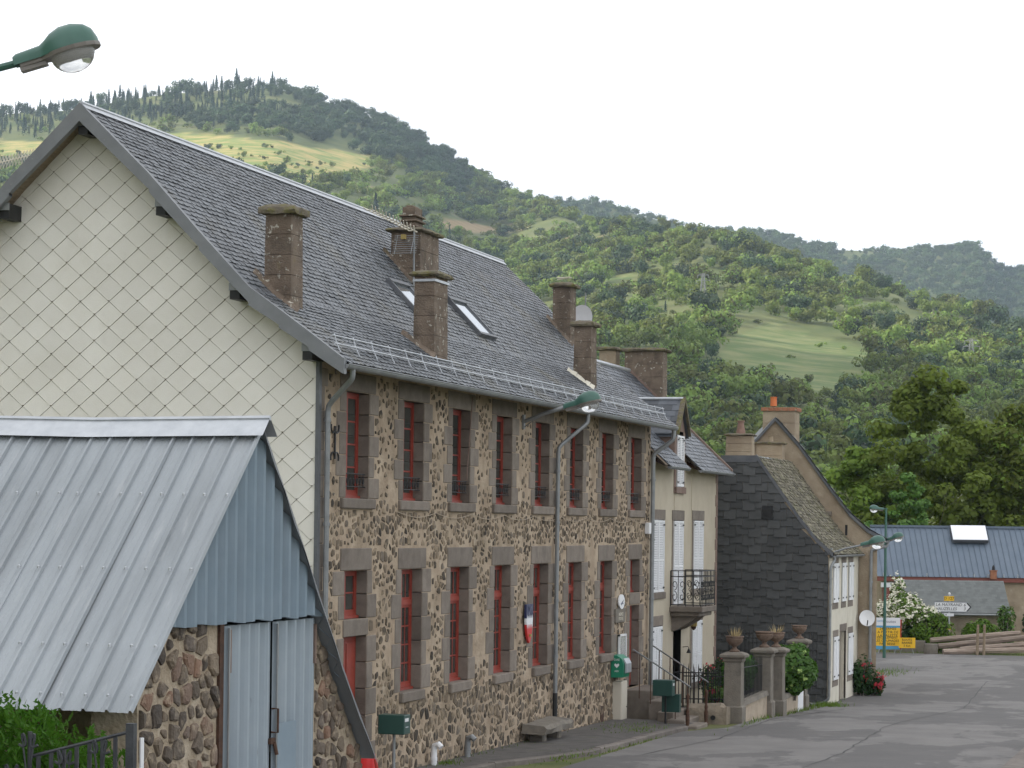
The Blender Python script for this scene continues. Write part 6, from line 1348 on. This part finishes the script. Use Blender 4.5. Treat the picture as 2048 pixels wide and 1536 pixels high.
def iron_fence(name, label, P0, P1, zb, zt, n, tips=True, mid=True, parts='bar'):
    P0, P1 = Vector(P0), Vector(P1); t_ = thing(name, label, 'fence', ((P0.x+P1.x)/2, (P0.y+P1.y)/2, zb)); q = MB()
    for z_ in ((zb+.12, zt-.18) if mid else (zt-.1,)): q.tube([(P0.x, P0.y, z_), (P1.x, P1.y, z_)], .016, 5)
    q.build('rail', M['black'], t_); me = None
    for k in range(n+1):
        p = P0.lerp(P1, k/n)
        if me is None:
            r_ = MB().tube([(0, 0, zb), (0, 0, zt-.05), (0, 0, zt+.06)], [.013, .013, .002], 5); me = bpy.data.meshes.new('bar'); me.from_pydata(r_.v, [], r_.f); me.materials.append(M['black'])
        piece('bar', me, Matrix.Translation((p.x, p.y, 0)), t_)
    return t_
gt = iron_fence('garden_gate', 'black iron garden gate in front of the beige house', (-13.9, 63.6, 0), (-12.75, 63.7, 0), .15, 1.35, 9)
iron_fence('garden_fence', 'black iron railing beside the beige house garden', (-13.9, 64.6, 0), (-12.6, 64.9, 0), .3, 1.2, 12); iron_fence('side_railing', 'tall black iron railing along the shingle-clad gable', (-15.0, 76.6, 0), (-12.25, 76.6, 0), .0, 1.72, 22)
t_ = thing('garden_wall', 'low rounded rubble garden wall next to the steps', 'wall', (-12.9, 64.0, -.2)); q = MB(); V = []; F = []; n = 12
for i in range(n+1):
    u = i/n; x = -13.45+u*1.05; sec_ = [(63.15, -.4), (63.1, .15), (63.15, .28), (63.3, .38-.10*(u > .9)), (63.55, .36-.1*(u > .9)), (63.65, .2), (63.65, -.4)]; V += [(x+random.uniform(-.01, .01), y+random.uniform(-.02, .02), z+.06*u+random.uniform(-.015, .015)) for y, z in sec_]
F = [(i*7+k, i*7+k+1, (i+1)*7+k+1, (i+1)*7+k) for i in range(n) for k in range(6)]+[tuple(range(7)), tuple(n*7+k for k in range(7))[::-1]]; q.add(V, F); q.build('rubble_wall', M['rubblewall'], t_, smooth=True)
MB().tube([(-12.75, 63.08, .06), (-12.75, 63.16, .06)], .065, 8).build('drain_hole', M['black'], t_)
def pillar(x, y, h, label):
    t_ = thing('gate_pillar', label, 'pillar', (x, y, -.4), 'stone gate pillars of the front garden'); zb = zg(y); MB().sq([(.27, -.3), (.27, .42), (.235, .46)], (x, y, zb)).build('plinth', M['pillar'], t_); MB().sq([(.225, .46), (.215, h-.16)], (x, y, zb)).build('shaft', M['pillar'], t_)
    MB().sq([(.23, h-.16), (.25, h-.13), (.25, h-.08), (.31, h-.05), (.33, h-.02), (.33, h+.03), (.28, h+.06), (.18, h+.10)], (x, y, zb)).build('cap', M['pillar'], t_); return zb+h+.10
urnp = [(.13, 0), (.14, .03), (.09, .06), (.055, .1), (.06, .14), (.13, .18), (.20, .25), (.225, .33), (.21, .36), (.24, .38), (.24, .41), (.19, .41), (.16, .35)]
def urn(x, y, z, s, label, grass=True):
    t_ = thing('garden_urn', label, 'urn', (x, y, z), 'terracotta urns on the gate pillars'); MB().lathe([(a*s, b_*s) for a, b_ in urnp], (x, y, z), 16).build('bowl', M['urn'], t_, smooth=True)
    if grass:
        q = MB()
        for k in range(46): a = random.uniform(0, 6.28); l = random.uniform(.12, .32)*s; sp_ = random.uniform(.05, .2); p = Vector((x+.1*s*math.cos(a), y+.1*s*math.sin(a), z+.36*s)); e = p+Vector((math.cos(a)*sp_, math.sin(a)*sp_, l)); w_ = Vector((-math.sin(a), math.cos(a), 0))*.012; q.add([p-w_, p+w_, e], [(0, 1, 2)])
        q.build('dry_grass', M['dry'], t_)
for (x, y, h, s, lb, g_) in ((-12.38, 63.95, 1.75, 1.0, 'nearest', True), (-12.14, 66.95, 1.80, 1.05, 'second', False), (-12.02, 68.1, 1.80, 1.0, 'third', True), (-12.2, 73.0, 2.0, .95, 'farthest', False)):
    zt = pillar(x, y, h, lb+' of the four stone gate pillars along the garden wall'); urn(x, y, zt, s, 'terracotta urn on the '+lb+' gate pillar', g_)
t_ = thing('front_garden_wall', 'pale rendered garden wall between the stone gate pillars', 'wall', (-12.2, 68, -.4))
for (y0, y1, x0, x1) in ((64.22, 66.68, -12.36, -12.14), (68.36, 72.74, -12.02, -12.15)):
    q = MB(); a, c = zg(y0), zg(y1); q.add([(x0-.14, y0, a-.3), (x0+.14, y0, a-.3), (x0+.14, y0, a+.42), (x0-.14, y0, a+.42), (x1-.14, y1, c-.3), (x1+.14, y1, c-.3), (x1+.14, y1, c+.62), (x1-.14, y1, c+.62)], [(0, 1, 2, 3), (7, 6, 5, 4), (1, 5, 6, 2), (0, 3, 7, 4), (3, 2, 6, 7)]); q.build('wall_panel', M['garden_wall'], t_)
    q = MB(); q.add([(x0-.19, y0, a+.42), (x0+.19, y0, a+.42), (x0+.15, y0, a+.54), (x0-.15, y0, a+.54), (x1-.19, y1, c+.62), (x1+.19, y1, c+.62), (x1+.15, y1, c+.74), (x1-.15, y1, c+.74)], [(0, 1, 2, 3), (7, 6, 5, 4), (1, 5, 6, 2), (0, 3, 7, 4), (3, 2, 6, 7), (0, 4, 5, 1)]); q.build('coping', M['pillar'], t_)
MB().box(-11.99, -11.96, 71.5, 72.4, -.45, .28).build('white_access_panel', M['white'], t_)
iron_fence('panel_railing', 'black iron railing between the first two gate pillars', (-12.36, 64.3, 0), (-12.14, 66.6, 0), .3, 1.45, 18); iron_fence('long_panel_railing', 'black iron railing behind the hydrangea between the last pillars', (-12.15, 68.5, 0), (-12.2, 72.7, 0), .45, 1.4, 24)
gdn = struct(grid_obj('garden_bed', np.linspace(-15.1, -12.3, 4), np.linspace(64, 76.4, 12), lambda x, y: zg(y)+.12, mat('garden_soil', (.07, .055, .035), (.10, .09, .05), 3, .95, .5, 20)))
# gate before the shed
t_ = thing('wrought_iron_gate', 'dark wrought-iron gate with scrolls below the shed roof', 'gate', (-9.3, 18.9, 1.3)); top = lambda x: 2.93+(x+9.6)*.265+.0
for p0, p1 in (((-9.58, 18.9, top(-9.58)), (-8.72, 18.9, top(-8.72))), ((-9.58, 18.9, 2.72), (-10.5, 18.9, 3.0)), ((-9.4, 18.9, 2.62), (-9.0, 18.9, 2.68)), ((-10.5, 18.9, 1.5), (-8.7, 18.9, 1.5))): MB().tube([p0, p1], .017, 6).build('rail', M['iron'], t_)
for k in range(15):
    x = -9.52+k*.058 if k < 14 else -9.6
    MB().box(x-.016, x+.016, 18.89, 18.91, 1.5, top(x)-.01).build('flat_bar', M['iron'], t_) if k % 2 == 0 else None
for x in np.arange(-10.4, -9.65, .11): MB().box(x-.016, x+.016, 18.89, 18.91, 1.5, 2.7-(x+9.58)*.3).build('flat_bar', M['iron'], t_)
def scroll(cx_, cz, s, m_=1):
    q = MB()
    for sg_ in (-1, 1):
        P = [(cx_+sg_*(.035+.03*a/5*math.cos(a))*s, 18.87, cz+(.05*math.sin(a)*(.35+.65*(1-a/7))+.0)*s) for a in np.linspace(0, 5.5, 11)]; q.tube(P, .012, 5); q.tube([P[0], (cx_+sg_*.02*s, 18.87, cz-.10*s), (cx_+sg_*.005, 18.87, cz-.24*s)], .009, 5)
    q.build('scroll', M['iron'], t_)
for (x, z, s) in ((-9.6, 3.06, 1.5), (-9.27, 2.93, 1.5), (-8.95, 3.03, 1.5), (-9.02, 2.78, 1.5), (-9.75, 2.80, 1.4), (-9.98, 2.85, 1.4)): scroll(x, z, s)
MB().tube([(-9.6, 18.9, 1.3), (-9.6, 18.9, 3.14)], .02, 6).build('gate_post', M['iron'], t_); MB().box(-8.72, -8.65, 18.87, 18.94, 1.2, 3.24).build('hinge_post', M['iron'], t_); MB().tube([(-8.61, 18.95, 1.2), (-8.61, 18.95, 3.12)], .018, 6).build('white_pipe', M['white'], t_)
# ------------------------------------------------------------------ signs and timber at the junction
FC = Matrix.Rotation(R(10), 4, 'Z') @ FY
def sign_frame(ox, oy, oz, rot): return Matrix.Translation((ox, oy, oz)) @ Matrix.Rotation(rot, 4, 'Z')
def local_box(Mx, x0, x1, y0, y1, z0, z1):
    q = MB().box(x0, x1, y0, y1, z0, z1); q.v = [tuple(Mx @ Vector(p)) for p in q.v]; return q
S1 = sign_frame(-15.35, 117.4, -.82, R(14)); t_ = thing('roadworks_board', 'tall yellow road closure board with white and blue header', 'sign', (-15.35, 117.4, -.82))
for (z0, z1, m_, nm) in ((1.31, 1.68, 'signwhite', 'header'), (1.21, 1.31, 'signblue', 'blue_band'), (.36, 1.21, 'signyellow', 'yellow_panel'), (.20, .36, 'signblue', 'foot_band')): local_box(S1, -.72, .47, -.02, .02, z0, z1).build(nm, M[m_], t_)
local_box(S1, .47, .53, -.03, .03, .22, 1.6).build('red_edge', M['signred'], t_)
for x in (-.5, .25): q = MB().tube([S1 @ Vector((x, .05, .4)), S1 @ Vector((x+.08, .3, 0))], .02, 5).tube([S1 @ Vector((x, -.02, .2)), S1 @ Vector((x-.04, -.15, 0))], .02, 5); q.build('leg', M['zinc'], t_)
LT = lambda Mx, x, z: Mx @ Matrix.Translation((x, -.024, z)) @ FY
letters('Routes', .2, LT(S1, -.02, 1.5), M['inkgrey'], t_); letters('cantal', .14, LT(S1, -.45, 1.53), M['signblue'], t_)
letters('24 FERMEE\nA PARTIR DE\nLA VALETTE', .17, LT(S1, -.1, 1.0), M['ink'], t_); letters('EBOULEMENT\nLES COUMADES\nPAR  BESSE', .155, LT(S1, -.12, .60), M['ink'], t_)
S2 = sign_frame(-14.5, 117.0, -.82, R(10)); t_ = thing('road_closed_sign', 'small yellow road closed sign on two legs', 'sign', (-14.5, 117, -.82)); local_box(S2, -.38, .38, -.015, .015, .30, .78).build('panel', M['signyellow'], t_)
for s in (-1, 1): MB().tube([S2 @ Vector((s*.22, .02, .32)), S2 @ Vector((s*.32, .02, 0))], .016, 5).build('leg', M['zinc'], t_)
letters('ROUTE\nBARREE\n5 Km', .145, LT(S2, 0, .54), M['ink'], t_)
S3 = sign_frame(-13.0, 121.0, -.85, R(12)); t_ = thing('direction_sign', 'white arrow direction sign under a yellow road number plate', 'sign', (-13.0, 121, -.85)); MB().tube([S3 @ Vector((0, .06, 0)), S3 @ Vector((0, .06, 2.78))], .045, 8).build('post', M['zinc_new'], t_); MB().lathe([(.06, 0), (.06, .07), (.02, .1)], S3 @ Vector((0, .06, 2.76)), 8).build('post_cap', M['white'], t_)
q = MB(); ar = [(-.70, 1.95), (.82, 1.95), (1.04, 2.16), (.82, 2.38), (-.70, 2.38)]
q.prism(ar, 1, -.02, .02); q.v = [tuple(S3 @ Vector(p)) for p in q.v]; q.build('arrow_panel', M['signwhite'], t_)
q = MB(); q.add([(.80, -.023, 1.96), (.86, -.023, 1.96), (1.05, -.023, 2.165), (.86, -.023, 2.37), (.80, -.023, 2.37), (.97, -.023, 2.165)], [(0, 1, 2, 5), (5, 2, 3, 4)]); q.v = [tuple(S3 @ Vector(p)) for p in q.v]; q.build('arrow_point', M['ink'], t_)
for (x0, x1, z0, z1) in ((-.72, .83, 1.925, 1.945), (-.72, .83, 2.385, 2.405), (-.725, -.705, 1.945, 2.385)): local_box(S3, x0, x1, -.022, .02, z0, z1).build('border', M['inkgrey'], t_)
letters('LA MAYRAND', .20, LT(S3, -.66, 2.27), M['ink'], t_, shear=.2, align='LEFT'); letters('VAUZELLES', .20, LT(S3, -.66, 2.07), M['ink'], t_, shear=.2, align='LEFT'); letters('6\n3', .20, LT(S3, .72, 2.17), M['ink'], t_, shear=.2)
local_box(S3, -.26, .22, -.02, .02, 2.46, 2.68).build('road_number_plate', M['signyellow'], t_); letters('D 127', .19, LT(S3, -.02, 2.57), M['ink'], t_)
local_box(S3, -.25, .22, -.02, .02, 1.72, 1.86).build('small_plate', M['signwhite'], t_); q = MB(); q.add([(-.2, -.022, 1.79), (-.13, -.022, 1.75), (-.13, -.022, 1.83)], [(0, 2, 1)]); q.v = [tuple(S3 @ Vector(p)) for p in q.v]; q.build('small_arrow', M['ink'], t_)
local_box(S3, -.12, .1, -.01, .03, 1.08, 1.18).build('waymark', M['signyellow'], t_)
lg = [((-12.9, 117.6), (-8.6, 119.6), .13, .26, 'lowest pale squared timber lying along the road edge'), ((-13.2, 118.2), (-8.7, 120.2), .36, .86, 'grey timber second from the top of the stack'), ((-13.6, 118.6), (-9.6, 120.3), .62, .98, 'topmost dark timber of the stack'), ((-12.2, 118.4), (-8.4, 120.0), .22, .56, 'middle brown timber of the stack')]
for (a, c, z0, z1, lb) in lg:
    d_ = Vector((c[0]-a[0], c[1]-a[1], z1-z0)); L__ = d_.length; q = MB(); n = 8; V = []
    dd = d_.normalized(); sd_ = dd.cross(Vector((0, 0, 1))).normalized(); u_ = sd_.cross(dd)
    for i in range(n+1):
        for an in np.arange(7)*2*math.pi/7: k = .135*random.uniform(.88, 1.1); V.append(Vector((a[0], a[1], zg(119)+z0))+dd*(L__*i/n)+sd_*math.cos(an)*k+u_*math.sin(an)*k)
    F = [(i*7+k, i*7+(k+1) % 7, (i+1)*7+(k+1) % 7, (i+1)*7+k) for i in range(n) for k in range(7)]+[tuple(range(7))[::-1], tuple(n*7+k for k in range(7))]; q.add(V, F); tag(q.build('timber_beam', M['log']), lb, 'timber', 'timbers stacked at the road edge')
for x, lb in ((-11.35, 'left one of two upright stakes holding the timber stack'), (-11.05, 'right one of two upright stakes holding the timber stack')): tag(MB().tube([(x, 117.9, -.9), (x+.02, 117.9, .62)], [.07, .06], 7).build('timber_stake', M['wood'], smooth=True), lb, 'stake', 'upright stakes at the timber stack')
tag(MB().lathe([(.32, 0), (.33, .02), (.33, .5), (.30, .52), (.27, .5), (.26, .1)], (-13.5, 117.9, -.85), 18).build('concrete_ring', M['pillar'], smooth=True), 'short concrete ring standing left of the timbers', 'concrete ring')
q = MB().cbox(-15.6, -13.9, 119.0, 119.4, -1.0, -.25, .02); tag(q.build('low_wall', M['pillar']), 'low grey wall under the white roses at the junction', 'wall')
# loose paper flecks on the road
# ------------------------------------------------------------------ plants
def leaf_obj(name, C, size, nrm, m, parent, jit=.8, asp=.6):
    me = cloud_mesh(name, C-np.array(ORI[parent.name]), size, nrm, m, jit, asp); return put(name, me, None, parent, ORI[parent.name])
def blob(c, r, n, flat=1., thick=.35, seedpts=6):
    """leaf positions and outward normals in a lumpy shell"""
    C = []; Nn = []; c = np.array(c, float); r = np.array(r, float); k = n//(seedpts+1)
    for i in range(seedpts+1):
        cc = c if i == 0 else c+sphere_pts(1)[0]*r*.55; rr_ = r*(.8 if i == 0 else rng.uniform(.35, .6)); s = sphere_pts(k); C.append(cc+s*rr_*(1-thick*rng.uniform(0, 1, k)[:, None]**1.5)); Nn.append(s)
    return np.concatenate(C), np.concatenate(Nn)
def bush(name, label, cat, c, r, n, size, m, stems=5, flowers=None, seedpts=7, asp=.6, zmin=None):
    zb = zmin if zmin is not None else c[2]-r[2]; t_ = thing(name, label, cat, (c[0], c[1], zb)); C, Nn = blob(c, r, n, seedpts=seedpts); k = C[:, 2] > zb+.02; C, Nn = C[k], Nn[k]
    leaf_obj('foliage', C, size, Nn+np.array([0, 0, .4]), m, t_, .7, asp); q = MB()
    for i in range(stems): a = 2*math.pi*i/stems; q.tube([(c[0]+.08*math.cos(a), c[1]+.08*math.sin(a), zb-.05), (c[0]+r[0]*.3*math.cos(a), c[1]+r[1]*.3*math.sin(a), c[2]), (c[0]+r[0]*.55*math.cos(a+.3), c[1]+r[1]*.55*math.sin(a+.3), c[2]+r[2]*.5)], [.03, .018, .006], 5)
    q.build('stems', M['bark'], t_)
    if flowers:
        nf, sf, mf, k3 = flowers; i = rng.choice(len(C), nf*3, replace=True); i = i[np.argsort(-(C[i, 2]-c[2])/r[2]-Nn[i, 1]*-.9-rng.uniform(0, 1, len(i)))][:nf]; P = C[i]+Nn[i]*np.array(r)*.06
        Q = np.repeat(P, k3, 0)+rng.normal(size=(nf*k3, 3))*sf*.35; leaf_obj('blossom', Q, sf*.7, np.repeat(Nn[i], k3, 0)+np.array([0, -.2, .5]), mf, t_, .6, .9)
    return t_
bush('hydrangea_bush', 'large green hydrangea spilling over the garden wall', 'bush', (-11.98, 70.6, .98), (.68, 1.5, .82), 5200, .16, M['leaf_hyd'], flowers=(40, .12, M['bloom_hyd'], 8), asp=.75, zmin=.1)
bush('hydrangea_bush', 'green hydrangea behind the railing between the first two pillars', 'bush', (-12.75, 66.2, 1.1), (.5, .8, .6), 1500, .19, M['leaf_hyd'], asp=.75, zmin=.1)
for i, (x, y, z, r, lb) in enumerate(((-13.3, 66.5, .6, .5, 'dark low shrub behind the garden gate'), (-13.7, 68.5, .75, .6, 'leafy plant under the balcony of the beige house'), (-13.2, 65.3, .5, .35, 'small flowering plant just inside the garden gate'), (-13.9, 72, .6, .6, 'dark shrub by the shingle-clad gable'))):
    bush('garden_plant', lb, 'plant', (x, y, z), (r, r*1.2, r), 900, .12, M['leaf_light'] if i == 2 else M['leaf_dark'], flowers=(8, .12, M['bloom_red'], 6) if i in (1, 2) else None, zmin=.0)
bush('red_rose_bush', 'red climbing rose at the foot of the old house wall', 'bush', (-11.75, 83.2, .15), (.42, .5, .85), 1500, .13, M['leaf_dark'], flowers=(18, .11, M['bloom_red'], 6), zmin=-.6)
bush('red_rose_bush', 'low red rose growing out beside the road corner', 'bush', (-11.35, 83.35, -.2), (.36, .4, .42), 700, .12, M['leaf_dark'], flowers=(14, .13, M['bloom_red'], 7), zmin=-.6)
bush('white_rose_bush', 'big white rambling rose by the junction', 'bush', (-15.1, 120.2, 1.0), (1.5, .9, .95), 5200, .17, M['leaf_bush'], flowers=(420, .15, M['bloom_white'], 6), zmin=-.8)
bush('white_rose_bush', 'white rose arching beside the big rambling rose', 'bush', (-14.15, 120.6, .7), (.7, .6, .7), 1900, .16, M['leaf_bush'], flowers=(190, .15, M['bloom_white'], 6), zmin=-.8)
bush('white_rose_bush', 'tall white rose climbing at the end of the low outbuilding', 'bush', (-15.5, 121.1, 2.25), (.42, .35, .75), 700, .14, M['leaf_bush'], flowers=(50, .15, M['bloom_white'], 6), zmin=.5)
bush('green_shrub', 'bright green rounded shrub left of the direction sign', 'bush', (-13.5, 119.6, .2), (1.25, .6, .95), 5500, .15, M['leaf_bush'], zmin=-.8)
bush('green_shrub', 'loose yellow-green shrub behind the timber stack', 'bush', (-11.6, 121.3, .2), (1.0, .4, .75), 1800, .15, M['leaf_bush'], zmin=-.8); bush('green_shrub', 'dark shrub with a red and a white rose behind the yellow signs', 'bush', (-14.6, 119.9, -.1), (.8, .5, .7), 1900, .15, M['leaf_dark'], flowers=(6, .2, M['bloom_red'], 8), zmin=-.8)
bush('green_shrub', 'pale feathery shrub at the end of the low outbuilding', 'bush', (-10.35, 121.8, .5), (.55, .5, 1.1), 1300, .14, M['leaf_light'], zmin=-.8)
bush('dark_hedge', 'dark clipped hedge right of the low outbuilding', 'hedge', (-8.6, 125.5, .7), (1.6, 1.2, 1.4), 3800, .2, M['leaf_dark'], zmin=-.9)
# thuja hedge under the shed eave
t_ = thing('conifer_hedge', 'bright green feathery conifer hedge below the shed eave', 'hedge', (-10.0, 19.6, 1.3)); C, Nn = [], []
for k in range(1500):
    x, y = rng.uniform(-11.3, -9.32), rng.uniform(19.15, 20.1); z = rng.uniform(1.4, 3.22-.55*max(0, x+10.0)**1.5-.2*abs(y-19.5)); d_ = np.array([rng.normal()*.45, -.55+rng.normal()*.3, .75+rng.normal()*.2]); d_ /= np.linalg.norm(d_); n = 16
    u = np.linspace(0, 1, n)[:, None]; ln = rng.uniform(.18, .34); P = np.array([x, y, z])+d_*u*ln; sd_ = np.cross(d_, rng.normal(size=3)); sd_ /= np.linalg.norm(sd_); P = P+sd_*np.where(np.arange(n) % 2, 1, -1)[:, None]*.055*(1-u); C.append(P); Nn.append(np.tile(np.cross(d_, sd_), (n, 1)))
leaf_obj('fronds', np.concatenate(C), .075, np.concatenate(Nn), M['leaf_thuja'], t_, .5, .35)
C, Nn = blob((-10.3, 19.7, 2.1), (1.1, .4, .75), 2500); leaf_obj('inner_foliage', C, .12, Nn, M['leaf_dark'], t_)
# grass tufts
def tuft_strip(name, label, pts, n, h, m):
    q = MB()
    for k in range(n):
        a = random.choice(pts); x, y = a[0]+random.gauss(0, a[2]), a[1]+random.gauss(0, a[3]); z = zg(y)+a[4]; l = random.uniform(.4, 1)*h; an = random.uniform(0, 6.28); w_ = .012; q.add([(x-w_*math.cos(an), y-w_*math.sin(an), z-.02), (x+w_*math.cos(an), y+w_*math.sin(an), z-.02), (x+random.gauss(0, .4)*l, y+random.gauss(0, .4)*l, z+l)], [(0, 1, 2)])
    o = q.build(name, m, kind='stuff'); return tag(o, label, 'grass')
tuft_strip('pavement_grass', 'green weeds and grass growing along the pavement and wall foot', [(-14.3, 59.5, .3, .9, .11), (-13.6, 58.9, .2, .7, .11), (-13.2, 50.5, .15, 1.2, .1), (-13.0, 56, .06, 2.5, .02), (-14.9, 47.3, .12, .3, .11), (-15.0, 50, .08, 3, .11)], 800, .07, M['leaf_bush'])
tuft_strip('verge_tufts', 'pale grass tufts on the verge beyond the old house', [(-13.2, 98.5, .5, 1.6, .02), (-12.7, 119, 2.2, .35, .02), (-11.9, 76.6, .25, .5, .02), (-11.9, 70, .06, 4, .02)], 1600, .16, M['leaf_bush'])
# ------------------------------------------------------------------ big trees behind the barn
def big_tree(label, x, y, zb, h, spread, nleaf, m, seed, lean=0., name='tall_tree', lsize=.30, trunk_r=.22, c0=.30):
    r = random.Random(seed); t_ = thing(name, label, 'tree', (x, y, zb)); q = MB(); tips = []
    def limb(p, d, L_, rad, lev):
        P = [p]; R_ = [rad]; cur = Vector(p); dd = Vector(d)
        for i in range(4): dd = (dd+Vector((r.gauss(0, .16), r.gauss(0, .16), .08))).normalized(); cur = cur+dd*L_/4; P.append(cur.copy()); R_.append(rad*(1-.18*(i+1)))
        q.tube(P, R_, 6 if lev < 2 else 5)
        if lev >= 2: tips.extend(P[1:]); return
        for k in range(4 if lev == 0 else 3):
            i = r.choice((2, 3, 4)) if lev else r.choice((1, 2, 3, 4)); a = r.uniform(0, 6.28); nd = (dd*.55+Vector((math.cos(a), math.sin(a), r.uniform(.1, .6)))*.75).normalized(); limb(P[i], nd, L_*r.uniform(.55, .8), R_[i]*.6, lev+1)
    for k in range(3): limb((x+r.gauss(0, .15), y+r.gauss(0, .15), zb-.3), (lean+r.gauss(0, .22), r.gauss(0, .15), 1), h*.45, trunk_r*r.uniform(.7, 1), 0)
    q.build('trunk', M['bark'], t_, smooth=True)
    C = []; Nn = []
    tips = r.sample(tips, min(40, len(tips)))
    for k in range(75): a = r.uniform(0, 6.28); u = r.uniform(0, 1); rr_ = spread*math.sqrt(r.uniform(.03, 1))*math.sin(math.pi*min(.97, .2+.74*u))**.7; tips.append(Vector((x+rr_*math.cos(a)+lean*h*.3, y+rr_*.8*math.sin(a), zb+h*(c0+(1-c0)*u))))
    n = nleaf//len(tips)
    for tp in tips:
        s = sphere_pts(n); rad = np.array([1., 1., .75])*r.uniform(.5, 1.1)*spread*.26; C.append(np.array(tp)+s*rad*rng.uniform(.25, 1, n)[:, None]**.6); Nn.append(s)
    C = np.concatenate(C); Nn = np.concatenate(Nn); leaf_obj('crown', C, lsize, Nn+np.array([0, 0, .6]), m, t_, .8, .7); return t_
big_tree('tall dark tree with several bare stems behind the barn roof', -17.0, 147.5, -1.2, 15.2, 4.0, 30000, M['leaf_tree'], 3, lsize=.34)
big_tree('broad dark tree filling the right edge behind the barn', -11.6, 150.5, -1.2, 13.6, 4.4, 30000, M['leaf_tree'], 8, lsize=.34)
big_tree('lower spreading tree left of the tall dark one', -20.6, 146.5, -1.2, 10.8, 3.0, 17000, M['leaf_tree'], 5, lsize=.32, c0=.15)
big_tree('lighter green young tree just behind the barn end', -17.0, 136.3, -1.2, 9.2, 1.35, 9000, M['leaf_light'], 12, name='young_tree', lsize=.25, trunk_r=.1, c0=.2)
big_tree('dense dark tree between the tall tree and the right edge', -14.4, 154, -1.2, 11.0, 4.0, 24000, M['leaf_tree'], 15, lsize=.34, c0=.08)
